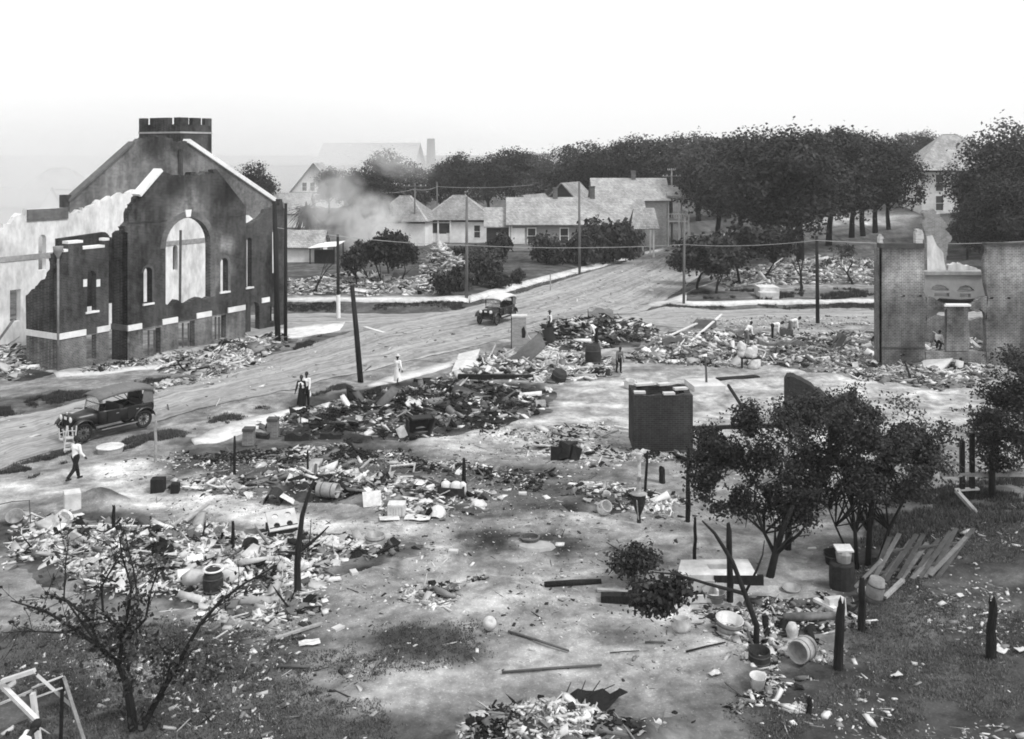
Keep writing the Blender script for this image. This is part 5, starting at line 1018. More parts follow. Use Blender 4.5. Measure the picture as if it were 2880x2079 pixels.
# ---------------------------------------------------------------- people
SKIN = mat('dark_skin', .03, .15, 8, .6, spec=.3); WCLOTH = mat('white_cotton', .80, .1, 6, .9, bump=.2); DCLOTH = mat('dark_cloth', .014, .3, 8, .95, bump=.2); GCLOTH = mat('grey_cloth', .16, .25, 8, .95); HAIR = mat('black_hair', .02, .2, 20, .7); LEATH = mat('dark_leather', .015, .3, 8, .5); STRAW = mat('pale_hat', .5, .15, 10, .9)
def remesh(o, v=.016):
    m = o.modifiers.new('skin', 'REMESH'); m.mode = 'VOXEL'; m.voxel_size = v; m.use_smooth_shade = True
    s = o.modifiers.new('soft', 'SMOOTH'); s.factor = .5; s.iterations = 2
def person(px, py, rz, label, lean=0.0, legs=((0, 0), (0, 0)), arms=((0, .1, .2), (0, .1, .2)), h=1.7, top=WCLOTH, bottom=DCLOTH, skirt=None, hat=None, group=None, headpitch=0.0, sit=0.0, vest=None, dz=0.0):
    """faces local +y; legs (thigh forward, knee bend); arms (forward, outward, elbow bend); lean = torso bent forward"""
    p = G(px, py, dz); o = thing('person', label, 'person', p, rz, group)
    k = h / 1.7; hip = Vector((0, 0, 0)); T = Vector((0, math.sin(lean), math.cos(lean))); F = Vector((0, math.cos(lean), -math.sin(lean))); R = Vector((1, 0, 0))
    thL, shL = .42 * k, .42 * k; J = {}
    for i, s in enumerate((-1, 1)):
        a, b = legs[i]; hp = R * (.09 * k * s); kn = hp + Vector((s * .015, math.sin(a) * thL, -math.cos(a) * thL)); an = kn + Vector((s * .01, math.sin(a - b) * shL, -math.cos(a - b) * shL)); J['hip%d' % i], J['kn%d' % i], J['an%d' % i] = hp, kn, an
    low = min(J['an0'].z, J['an1'].z) - .075 * k; off = Vector((0, 0, -low + sit))
    for q in J: J[q] = J[q] + off
    hip = off; wst = hip + T * .14 * k; chest = hip + T * .36 * k; neck = hip + T * .52 * k
    hd = (T * math.cos(headpitch) + F * math.sin(headpitch)).normalized(); hf = (F * math.cos(headpitch) - T * math.sin(headpitch)).normalized()
    head = neck + hd * .17 * k
    B = MB()
    def cap(mb, a, b, ra, rb, n=10): mb.capsule(a, b, ra * k, rb * k, n)
    cap(B, hip + T * .02 * k - R * .05 * k, hip + T * .02 * k + R * .05 * k, .10, .10); cap(B, hip, wst, .12, .105); cap(B, wst, chest, .11, .125); cap(B, chest - R * .08 * k, chest + R * .08 * k, .10, .10); cap(B, neck - T * .06 * k - R * .12 * k, neck - T * .06 * k + R * .12 * k, .065, .065); cap(B, neck - T * .04 * k, neck + hd * .08 * k, .055, .05)
    cap(B, head - hd * .02 * k, head + hd * .05 * k, .078, .085, 12); cap(B, head - hd * .05 * k + hf * .03 * k, head - hd * .075 * k + hf * .035 * k, .055, .042); cap(B, head - hd * .01 * k + hf * .085 * k, head - hd * .03 * k + hf * .098 * k, .012, .016, 6)
    for s in (-1, 1): cap(B, head + R * s * .085 * k, head + R * s * .088 * k - hd * .03 * k, .018, .014, 6); cap(B, head + hf * .078 * k + R * s * .03 * k + hd * .022 * k, head + hf * .08 * k + R * s * .036 * k + hd * .022 * k, .008, .008, 6)
    S = MB(); Tr = MB(); Shs = []
    cap(S, hip + T * .06 * k, wst, .135, .125); cap(S, wst, chest, .125, .142); cap(S, chest - R * .08 * k, chest + R * .08 * k, .118, .118); cap(S, neck - T * .07 * k - R * .13 * k, neck - T * .07 * k + R * .13 * k, .078, .078)
    for i, s in enumerate((-1, 1)):
        a, out, e = arms[i]; sh = neck - T * .06 * k + R * s * .175 * k
        def dirv(q): return (T * -math.cos(q) + F * math.sin(q)) * math.cos(out) + R * s * math.sin(out)
        el = sh + dirv(a) * .29 * k; wr = el + (dirv(a + e) * 1.0 - R * s * math.sin(out) * .6).normalized() * .25 * k; J['wr%d' % i] = wr
        cap(B, sh, el, .048, .04); cap(B, el, wr, .04, .028); cap(S, sh, el, .068, .056); cap(S, el, el.lerp(wr, .8), .056, .046)
        dv = (wr - el).normalized(); sd = R * s if abs(dv.dot(R)) < .9 else F; sd = (sd - dv * sd.dot(dv)).normalized(); pn = dv.cross(sd) * s
        pm_ = wr + dv * .05 * k; cap(B, wr, wr + dv * .08 * k, .028, .034, 8)
        for fi in range(4):
            b0 = wr + dv * .085 * k + pn * (fi - 1.5) * .019 * k; L = (.07, .08, .075, .06)[fi] * k; m1 = b0 + dv * L * .55 - sd * .006 * k; m2 = m1 + (dv * .8 - sd * .6).normalized() * L * .5; cap(B, b0, m1, .010, .009, 6); cap(B, m1, m2, .009, .008, 6)
        t0 = wr + dv * .03 * k + pn * .03 * k; t1 = t0 + (dv * .6 + pn * .8).normalized() * .045 * k; cap(B, t0, t1, .012, .011, 6); cap(B, t1, t1 + (dv * .9 + pn * .2).normalized() * .035 * k, .011, .009, 6)
        hp, kn, an = J['hip%d' % i], J['kn%d' % i], J['an%d' % i]
        cap(B, hp, kn, .078, .055); cap(B, kn, an, .055, .036); toe = an + Vector((0, .15 * k, -.045 * k)); cap(B, an - Vector((0, 0, .03 * k)), toe, .038, .032)
        cap(Tr, hp + T * .02, kn, .105, .078); cap(Tr, kn, an + (kn - an) * .12, .078, .065); Sh = MB(); cap(Sh, an - Vector((0, .03 * k, .035 * k)), toe, .05, .04, 8); Shs.append(Sh)
    cap(Tr, hip - R * .05 * k + T * .05 * k, hip + R * .05 * k + T * .05 * k, .125, .125)
    remesh(B.build('body', SKIN, o), .014); remesh(S.build('shirt', top, o), .018)
    if skirt is None: remesh(Tr.build('trousers', bottom, o), .018)
    else:
        n = 18; zh = skirt; mb = MB(); vs = []; rows = 7; cx = (J['kn0'] + J['kn1']) / 2
        for i in range(rows):
            t = i / (rows - 1); c = wst.lerp(Vector((cx.x, cx.y, zh)), t); rr_ = (.135 + (.24 - .135) * min(1, t * 1.1)) * k
            for q in range(n): a = 2 * PI * q / n; f = 1 + .05 * t * math.sin(5 * a); vs.append(c + Vector((rr_ * math.cos(a) * f, rr_ * .85 * math.sin(a) * f, 0)))
        mb.add(vs, [(i * n + q, i * n + (q + 1) % n, (i + 1) * n + (q + 1) % n, (i + 1) * n + q) for i in range(rows - 1) for q in range(n)]); mb.smooth = True; mb.build('skirt', bottom, o)
    for Sh in Shs: remesh(Sh.build('shoe', LEATH, o), .016)
    if vest is not None:
        W = MB(); cap(W, wst - F * .02 * k, chest - F * .015 * k, .142, .155); cap(W, chest - R * .07 * k, chest + R * .07 * k, .128, .128); remesh(W.build('vest', vest, o), .02)
    hr = MB(); cap(hr, head + hd * .035 * k - hf * .014 * k, head + hd * .05 * k - hf * .012 * k, .092, .092, 12); cap(hr, head - hf * .045 * k, head - hf * .04 * k - hd * .03 * k, .066, .055); remesh(hr.build('hair', HAIR, o), .016)
    if hat is not None:
        M = Matrix((R, hf, hd)).transposed(); c = head + hd * .085 * k; mb = MB(); mb.lathe([(.001, .10), (.075, .095), (.095, .06), (.10, 0), (.17, -.012), (.175, -.004), (.11, .012)], 20, c, M); mb.smooth = True; mb.build('hat', hat, o)
    o['J'] = 0; del o['J']; return o, J
def face(tx, ty): return math.atan2(-tx, ty)      # rz so that local +y points along (tx, ty)
person(848, 1148, face(-.2, -1), 'woman with white apron over dark dress standing left in the couple', lean=.03, arms=((.1, .2, .3), (.15, .25, .3)), h=1.66, top=DCLOTH, bottom=DCLOTH, skirt=.18, group='couple on the sidewalk', vest=WCLOTH)
person(862, 1143, face(-.4, -1), 'man in white shirt behind the woman carrying a white bundle', arms=((.1, .1, .2), (.05, .12, .15)), h=1.74, group='couple on the sidewalk')
person(1118, 1082, face(.5, 1), 'woman in white dress and pale hat walking up the street', legs=((.25, .1), (-.2, .15)), arms=((.3, .25, .5), (-.2, .3, .5)), h=1.66, bottom=WCLOTH, skirt=.22, hat=STRAW)
pc_, JC = person(212, 1352, face(.45, .9), 'man in white shirt carrying wooden chairs past the street', lean=.06, legs=((.35, .1), (-.35, .5)), arms=((.7, .35, 1.3), (.2, .15, .6)), h=1.78)
person(1546, 938, face(-.8, -.6), 'small figure in dark overalls and hat on the dirt street', legs=((.2, .1), (-.15, .2)), arms=((.2, .35, .3), (-.1, .35, .3)), h=1.6, bottom=DCLOTH, vest=DCLOTH, hat=mat('dark_hat', .05, .2, 8), skirt=.45)
person(1678, 992, face(-.75, -.2), 'person in white shirt bending over a dark stove in the heap', lean=1.0, legs=((.05, .1), (.1, .15)), arms=((.6, .1, .1), (.7, .1, .1)), h=1.7, headpitch=.3, dz=.6)
person(760, 908, face(-.9, -.2), 'dark clothed person standing by the church corner pole', lean=.08, legs=((.05, .05), (-.05, .05)), arms=((.3, .1, 1.2), (.3, .1, 1.2)), h=1.75, top=DCLOTH)
person(2098, 985, face(.8, .3), 'stooping man in long white shirt, leftmost of the three diggers', lean=.7, legs=((.1, .1), (.25, .3)), arms=((.6, .1, .1), (.8, .1, .1)), h=1.7, bottom=GCLOTH, headpitch=-.2, group='men digging in the rubble', dz=.3)
person(2172, 968, face(.9, -.3), 'bending man in white shirt and dark trousers, middle of three diggers', lean=1.35, legs=((.0, .05), (.05, .05)), arms=((1.1, .2, .1), (1.2, .2, .1)), h=1.75, headpitch=-.3, group='men digging in the rubble', dz=.35)
person(2222, 958, face(.95, -.1), 'bending man in grey trousers, rightmost of the three diggers', lean=1.25, legs=((-.15, .05), (.1, .05)), arms=((1.0, .1, .1), (1.3, .1, .1)), h=1.75, bottom=GCLOTH, headpitch=-.3, group='men digging in the rubble', dz=.35)
person(1740, 1048, face(.3, -1), 'dark figure stooping at the right end of the rubble heap', lean=.4, legs=((.2, .3), (.0, .2)), arms=((.4, .1, .4), (.4, .1, .4)), h=1.6, top=GCLOTH)
person(2636, 1000, face(.6, .6), 'crouching man in white shirt inside the brick ruin', lean=.6, legs=((1.5, 2.1), (1.2, 2.0)), arms=((.7, .1, .3), (.8, .1, .3)), h=1.72, dz=.35)
person(38, 2275, face(.9, .5), 'man in white shirt seen from above at bottom left corner', lean=.55, legs=((.5, .7), (.2, .4)), arms=((.6, .2, .5), (.7, .2, .5)), h=1.76, headpitch=.15)
# things people hold
def chair(label, p, rz, group, m=None):
    m = m or mat('pale_chair_wood', .45, .2, 6); o = thing('wooden_chair', label, 'chair', p, 0, group)
    mb = MB(); mb.box((0, 0, .44), (.42, .42, .04)); mb.build('seat', m, o)
    for x in (-.18, .18):
        for y in (-.18, .18):
            mb = MB(); mb.bar((x, y, 0), (x, y, .42 if y < 0 else .92), .045); mb.build('leg', m, o)
    for z in (.62, .85):
        mb = MB(); mb.bar((-.18, .18, z), (.18, .18, z), .03, .07); mb.build('back_slat', m, o)
    mb = MB(); mb.bar((-.18, -.18, .2), (.18, -.18, .2), .03); mb.build('stretcher', m, o); o.rotation_euler = rz; return o
q = pc_.location; GW = 'chairs carried by the man'
chair('upturned wooden chair on the near shoulder of the man', q + Vector((-.30, .35, 2.05)), (PI * .97, .1, .4), GW)
chair('second upturned wooden chair carried in front of the man', q + Vector((-.62, .5, 1.95)), (PI, -.08, .9), GW)
bd = thing('white_bundle', 'white cloth bundle hanging from the man in the couple', 'bundle', G(866, 1140, .58)); mb = MB(); mb.capsule((0, 0, -.05), (0, 0, .12), .17, .14, 12); mb.capsule((0, 0, .12), (-.08, .02, .42), .05, .03); b2 = mb.build('sack', WCLOTH, bd); remesh(b2, .02)
ws = thing('wash_stand', 'white wash boiler and basket on a dark bench', 'stand', G(2110, 1035)); mb = MB(); mb.box((0, 0, .62), (1.2, .5, .08)); mb.build('bench', CHAR, ws)
for x in (-.5, .5):
    mb = MB(); mb.bar((x, 0, 0), (x, 0, .6), .1); mb.build('leg', CHAR, ws)
SACK = mat('soiled_sacking', .5, .3, 4, .95, bump=.5)
for nm_, cs_ in (('boiler', ((.1, 0, .85, .3), (.2, .05, 1.05, .27), (-.1, -.03, .95, .28))), ('sack', ((-.5, .1, .9, .26), (-.45, .1, 1.2, .24), (-.6, .12, 1.35, .2))), ('basket', ((.2, -.2, .25, .27), (.35, -.2, .3, .24), (.05, -.18, .22, .22)))):
    mb = MB()
    for (x_, y_, z_, r_) in cs_: mb.capsule((x_, y_, z_ - .08), (x_ + .05, y_, z_ + .1), r_, r_ * .85, 10)
    remesh(mb.build(nm_, SACK, ws), .03)
# ---------------------------------------------------------------- touring cars
CARP = mat('black_car_paint', .012, .25, 3, .35, spec=.5); RUB = mat('tyre_rubber', .02, .25, 6, .9); TOPC = mat('pale_canvas_top', .55, .12, 6, .95, bump=.2); TOPD = mat('dark_canvas_top', .14, .2, 6, .95, bump=.2); CHROME = mat('nickel', .5, .1, 4, .3, metal=.7); WOODS = mat('spoke_wood', .10, .3, 5, .6); SEATL = mat('seat_leather', .03, .3, 6, .5)
def glass_clear():
    m = bpy.data.materials.new('windscreen_glass'); m.use_nodes = True; nt = m.node_tree; p = nt.nodes['Principled BSDF']; n = _n(nt, 'ShaderNodeTexNoise'); n.inputs['Scale'].default_value = 4
    mr = _n(nt, 'ShaderNodeMapRange'); mr.inputs[3].default_value = .25; mr.inputs[4].default_value = .5; nt.links.new(n.outputs[0], mr.inputs[0]); nt.links.new(mr.outputs[0], p.inputs['Alpha'])
    p.inputs['Base Color'].default_value = (.6, .6, .6, 1); p.inputs['Roughness'].default_value = .1; return m
WSG = glass_clear()
def touring_car(label, loc, rz, topm, group):
    """front towards local +y"""
    o = thing('touring_car', label, 'car', loc, rz, group); wb, tr, R = 2.95, .72, .42
    mb = MB()
    for x in (-.38, .38): mb.bar((x, -1.95, .55), (x, 1.75, .55), .1, .14)
    for y in (-1.45, 1.5): mb.bar((-tr, y, R), (tr, y, R), .08)
    mb.build('chassis', CARP, o)
    def wheel(x, y):
        w = bpy.data.objects.new('wheel', None); COL.objects.link(w); w.parent = o; w.location = (x, y, R); s = 1 if x > 0 else -1; Ry = Matrix.Rotation(PI / 2, 3, 'Y')
        t = MB(); n = 12; prof = [(R - .06 + .062 * math.cos(2 * PI * i / n), .062 * math.sin(2 * PI * i / n)) for i in range(n + 1)]; t.lathe(prof, 32, (0, 0, 0), Ry, close=False); t.smooth = True; t.build('tyre', RUB, w)
        t = MB(); t.lathe([(R - .135, -.035), (R - .105, -.04), (R - .105, .04), (R - .135, .035), (R - .135, -.035)], 32, (0, 0, 0), Ry, close=False); t.build('rim', CARP, w)
        t = MB()
        for i in range(12): a = 2 * PI * i / 12; t.bar((0, .05 * math.cos(a), .05 * math.sin(a)), (0, (R - .12) * math.cos(a), (R - .12) * math.sin(a)), .034, .045)
        t.build('spokes', WOODS, w); t = MB(); t.lathe([(.001, -.08), (.07, -.075), (.085, 0), (.06, .09), (.001, .1)], 14, (0, 0, 0), Ry); t.build('hub', CARP, w)
    for x in (-tr, tr):
        for y in (-1.45, 1.5): wheel(x, y)
    # body tub as lofted half sections
    def loft(name, secs, m, parent=None, thick=False):
        t = MB(); n = len(secs[0]); vs = [v for s in secs for v in s]; t.add(vs, [(i * n + k, i * n + k + 1, (i + 1) * n + k + 1, (i + 1) * n + k) for i in range(len(secs) - 1) for k in range(n - 1)]); t.smooth = True
        ob = t.build(name, m, parent or o); sm = ob.modifiers.new('thick', 'SOLIDIFY'); sm.thickness = .035; return ob
    def sec(y, w, z0, z1, rnd=.08): return [(-w + .1, y, z0), (-w, y, z0 + .08), (-w, y, (z0 + z1) / 2), (-w, y, z1 - rnd), (-w + .02, y, z1)]
    L_ = lambda s: s; 
    for side in (1, -1):
        f = lambda s: [(x * side, y, z) for x, y, z in s]
        loft('side_panel', [f(sec(-2.0, .55, .6, 1.05)), f(sec(-1.85, .66, .58, 1.12)), f(sec(-1.2, .72, .56, 1.16)), f(sec(-.4, .72, .56, 1.14)), f(sec(.35, .68, .56, 1.18)), f(sec(.72, .62, .58, 1.2))], CARP)
        for y0 in (-.95, .05):
            d_ = MB(); d_.box((side * .735, y0, .87), (.03, .62, .52)); d_ = d_.build('door', CARP, o); hn = MB(); hn.bar((side * .77, y0 - .22, .98), (side * .77, y0 - .1, .98), .03); hn.build('handle', CHROME, d_)
    mb = MB(); mb.slabpoly([(-.55, .6), (.55, .6), (.6, 1.05), (.5, 1.16), (-.5, 1.16), (-.6, 1.05)], [], lambda u, v, w: (u, -2.02 + w, v), .06); mb.build('rear_panel', CARP, o)
    mb = MB(); mb.box((0, -.4, .58), (1.3, 3.0, .05)); mb.build('floor', CARP, o)
    # bonnet
    def hs_(y, w, z1): return [(-w, y, .62), (-w, y, z1 - .18), (-w * .82, y, z1 - .06), (-w * .4, y, z1), (0, y, z1 + .02), (w * .4, y, z1), (w * .82, y, z1 - .06), (w, y, z1 - .18), (w, y, .62)]
    loft('bonnet', [hs_(.72, .6, 1.22), hs_(.95, .52, 1.2), hs_(1.4, .42, 1.16), hs_(1.82, .36, 1.13)], CARP)
    mb = MB(); sh_ = [(-.36, .56), (.36, .56), (.38, 1.0), (.30, 1.13), (.12, 1.2), (-.12, 1.2), (-.30, 1.13), (-.38, 1.0)]; mb.slabpoly(sh_, [[(-.28, .62), (.28, .62), (.30, .98), (.2, 1.09), (-.2, 1.09), (-.30, .98)]], lambda u, v, w: (u, 1.84 + w, v), .1); rd = mb.build('radiator_shell', CARP, o)
    mb = MB(); mb.box((0, 1.87, .84), (.58, .03, .5)); mb.build('radiator_core', RUB, rd); mb = MB(); mb.lathe([(.05, 1.2), (.05, 1.27), (.02, 1.3)], 10, (0, 1.88, 0)); mb.build('radiator_cap', CHROME, rd); mb = MB(); mb.box((0, 1.955, 1.04), (.22, .02, .12)); mb.build('badge_plate', STONE, rd)
    for x in (-.42, .42):
        Mx = Matrix.Rotation(-PI / 2, 3, 'X'); mb = MB(); mb.lathe([(.02, -.16), (.1, -.1), (.14, .03), (.145, .06)], 16, (x, 1.88, 1.02), Mx); mb.smooth = True; hl = mb.build('headlight', CARP, o); mb = MB(); mb.lathe([(.132, .062), (.08, .09), (.005, .1)], 16, (x, 1.88, 1.02), Mx); mb.build('lens', STONE, hl)
        mb = MB(); mb.bar((x, 1.86, .6), (x, 1.86, .92), .04); mb.build('lamp_bracket', CARP, o)
    # wings and running boards
    for side in (1, -1):
        def wing(cy, a0, a1, drop, name):
            n = 12; secs = []
            for i in range(n + 1):
                a = a0 + (a1 - a0) * i / n; y = cy + (R + .12) * math.cos(a); z = R + (R + .12) * math.sin(a)
                if drop and i > n - 4: z = max(z, .42); 
                secs.append([(side * (tr - .16), y, z + .01), (side * (tr - .06), y, z + .05), (side * (tr + .06), y, z + .05), (side * (tr + .15), y, z)])
            if drop: secs.append([(x, drop, .40) for x, y, z in secs[-1]])
            loft(name, secs, CARP)
        wing(1.5, .35, PI * .98, .62, 'front_wing'); wing(-1.45, PI * .02, PI * .95, None, 'rear_wing')
        mb = MB(); mb.box((side * (tr + .02), -.15, .40), (.3, 1.75, .04)); rb = mb.build('running_board', CARP, o); mb = MB(); mb.box((side * (tr + .178), -.15, .40), (.015, 1.75, .05)); mb.build('edge_strip', CHROME, rb)
    mb = MB(); mb.bar((-.62, 2.02, .62), (.62, 2.02, .62), .06); mb.bar((-.38, 1.7, .55), (-.38, 2.05, .52), .08); mb.bar((.38, 1.7, .55), (.38, 2.05, .52), .08); mb.build('front_cross_member', CARP, o)
    # windscreen, top, seats, wheel
    mb = MB()
    for a, b in (((-.6, .72, 1.18), (-.6, .6, 1.78)), ((.6, .72, 1.18), (.6, .6, 1.78)), ((-.6, .6, 1.78), (.6, .6, 1.78)), ((-.6, .72, 1.2), (.6, .72, 1.2)), ((-.6, .66, 1.5), (.6, .66, 1.5))): mb.bar(a, b, .035)
    wf = mb.build('windscreen_frame', CARP, o); mb = MB(); mb.slabpoly([(-.58, 1.22), (.58, 1.22), (.58, 1.76), (-.58, 1.76)], [], lambda u, v, w: (u, .73 - (v - 1.18) * .2 + w, v), .008); mb.build('windscreen', WSG, wf)
    ts = []
    for y, z in ((.78, 1.80), (.5, 1.88), (-.2, 1.96), (-1.0, 1.98), (-1.6, 1.93), (-1.92, 1.84), (-2.0, 1.62)): ts.append([(-.70, y, z - .17), (-.69, y, z - .06), (-.5, y, z), (0, y, z + .04), (.5, y, z), (.69, y, z - .06), (.70, y, z - .17)])
    loft('canvas_top', ts, topm)
    mb = MB(); mb.slabpoly([(-.66, 1.12), (.66, 1.12), (.68, 1.7), (-.68, 1.7)], [rect(-.3, .3, 1.35, 1.55)], lambda u, v, w: (u, -1.99 + w, v), .03); mb.build('rear_curtain', TOPD, o)
    for side in (1, -1):
        mb = MB(); mb.slabpoly([(-2.0, 1.12), (-1.4, 1.14), (-1.5, 1.76), (-1.95, 1.74)], [], lambda u, v, w: (side * .67, u, v) if w == 0 else (side * .65, u, v), .02); mb.build('side_curtain', TOPD, o)
        for a, b in (((-1.5, 1.1), (-1.0, 1.9)), ((-1.2, 1.1), (.1, 1.92)), ((.6, 1.3), (.6, 1.8))):
            mb = MB(); mb.bar((side * .67, a[0], a[1]), (side * .67, b[0], b[1]), .03); mb.build('top_bow', CARP, o)
    for y in (-.05, -1.25):
        mb = MB(); mb.box((0, y, .78), (1.22, .5, .24)); mb.box((0, y - .3, 1.02), (1.22, .16, .5), Matrix.Rotation(.15, 3, 'X')); mb.build('seat', SEATL, o)
    mb = MB(); Ms = Matrix.Rotation(-.9, 3, 'X'); mb.lathe([(.2 + .014 * math.cos(2 * PI * i / 8), .014 * math.sin(2 * PI * i / 8)) for i in range(9)], 24, (-.3, .38, 1.22), Ms, close=False); mb.bar((-.3, .38, 1.22), (-.3, .75, .85), .035); mb.bar((-.49, .38, 1.22), (-.11, .38, 1.22), .025); mb.build('steering_wheel', CARP, o)
    mb = MB(); sp = Matrix.Rotation(PI / 2, 3, 'X'); mb.lathe([(R - .07 + .065 * math.cos(2 * PI * i / 10), .065 * math.sin(2 * PI * i / 10)) for i in range(11)], 28, (0, -2.14, .85), sp, close=False); mb.smooth = True; mb.build('spare_tyre', RUB, o)
    return o
ca = G(1384, 914); touring_car('dark touring car with pale canvas top driving towards the crossing', ca + Vector((.35, 1.2, .05)), face(-.42, -.9), TOPC, 'touring cars on the dirt street')
cbp = G(282, 1230); touring_car('dark touring car with grey top near the left picture edge', cbp + Vector((0, .7, .05)), face(-.62, -.78), TOPD, 'touring cars on the dirt street')
# ---------------------------------------------------------------- rubble
RL = mat('pale_rubble', .38, .25, 5, .95, rnd=.42, bump=.4); RG = mat('grey_rubble', .22, .3, 5, .95, rnd=.5, bump=.4); RD = mat('charred_rubble', .02, .3, 5, .95, rnd=.5, bump=.4)
RS = mat('rubble_fragments', 1.0, .2, 4, .95, attr='tone')
PIECES = {}
for mi, mm in enumerate((RL, RG, RD)):
    lst = []
    for v in range(5):
        r = random.Random(v + 11); mb = MB(); vs = [(x * r.uniform(.6, 1.1), y * r.uniform(.6, 1.1), z * r.uniform(.6, 1.1)) for x in (-.5, .5) for y in (-.5, .5) for z in (-.5, .5)]
        mb.add(vs, [(0, 1, 3, 2), (4, 6, 7, 5), (0, 4, 5, 1), (2, 3, 7, 6), (0, 2, 6, 4), (1, 5, 7, 3)]); me = mb.mesh('chunk'); me.materials.append(mm); lst.append(('chunk', me))
    mb = MB(); mb.box((0, 0, 0), (1, .5, .32)); me = mb.mesh('brick'); me.materials.append(mm); lst.append(('brick', me))
    mb = MB(); mb.box((0, 0, 0), (3.2, .35, .12)); me = mb.mesh('board'); me.materials.append(mm); lst.append(('board', me))
    mb = MB(); n = 5; vs = []
    for i in range(n):
        for j in (0, 1): vs.append(((i / (n - 1) - .5) * 1.7, (j - .5) * 1.2, .28 * math.sin(i * 1.1 + j * .7)))
    vs += [(x, y, z + .03) for x, y, z in vs]; q = n * 2
    mb.add(vs, [(2 * i, 2 * i + 2, 2 * i + 3, 2 * i + 1) for i in range(n - 1)] + [(q + 2 * i, q + 2 * i + 1, q + 2 * i + 3, q + 2 * i + 2) for i in range(n - 1)] + [(2 * i, q + 2 * i, q + 2 * i + 2, 2 * i + 2) for i in range(n - 1)] + [(2 * i + 1, 2 * i + 3, q + 2 * i + 3, q + 2 * i + 1) for i in range(n - 1)] + [(0, 1, q + 1, q), (q - 2, 2 * q - 2, 2 * q - 1, q - 1)])
    me = mb.mesh('sheet'); me.materials.append(mm); lst.append(('sheet', me)); PIECES[mi] = lst
def sample_poly(pl, n, r, fe=1.0):
    P = np.array(pl); lo, hi = P.min(0) - fe, P.max(0) + fe; out = []
    while sum(len(o) for o in out) < n:
        q = r.uniform(lo, hi, (n * 2, 2)); d = polydist(q[:, 0], q[:, 1], pl); w = d + fe * 1.6 * (vnoise(q[:, 0], q[:, 1], 1.4, 77) - .5) + fe * .8 * (vnoise(q[:, 0], q[:, 1], .45, 78) - .5)
        k = r.random(n * 2) < sstep((w + .35 * fe) / (1.5 * fe)) ** 1.5; out.append(np.c_[q[k], np.maximum(d[k], 0)])
    return np.concatenate(out)[:n]
UB = np.array([(-.5, -.5, -.5), (.5, -.5, -.5), (.5, .5, -.5), (-.5, .5, -.5), (-.5, -.5, .5), (.5, -.5, .5), (.5, .5, .5), (-.5, .5, .5)]); UF = np.array([(0, 3, 2, 1), (4, 5, 6, 7), (0, 1, 5, 4), (1, 2, 6, 5), (2, 3, 7, 6), (3, 0, 4, 7)])
def rotm(n, r, tilt):
    az = r.uniform(0, 6.283, n); tx = r.normal(0, tilt, n); ty = r.normal(0, tilt, n); R = np.zeros((n, 3, 3)); c, s = np.cos(az), np.sin(az)
    Rz = np.zeros((n, 3, 3)); Rz[:, 0, 0] = c; Rz[:, 0, 1] = -s; Rz[:, 1, 0] = s; Rz[:, 1, 1] = c; Rz[:, 2, 2] = 1
    Rx = np.zeros((n, 3, 3)); Rx[:, 0, 0] = 1; Rx[:, 1, 1] = np.cos(tx); Rx[:, 1, 2] = -np.sin(tx); Rx[:, 2, 1] = np.sin(tx); Rx[:, 2, 2] = np.cos(tx)
    Ry = np.zeros((n, 3, 3)); Ry[:, 1, 1] = 1; Ry[:, 0, 0] = np.cos(ty); Ry[:, 0, 2] = np.sin(ty); Ry[:, 2, 0] = -np.sin(ty); Ry[:, 2, 2] = np.cos(ty); return Rz @ Rx @ Ry
ASHM = mat('ash_and_dirt', 1.0, .45, 3.0, 1.0, bump=1.0, attr='tone', detail=10, bscale=9)
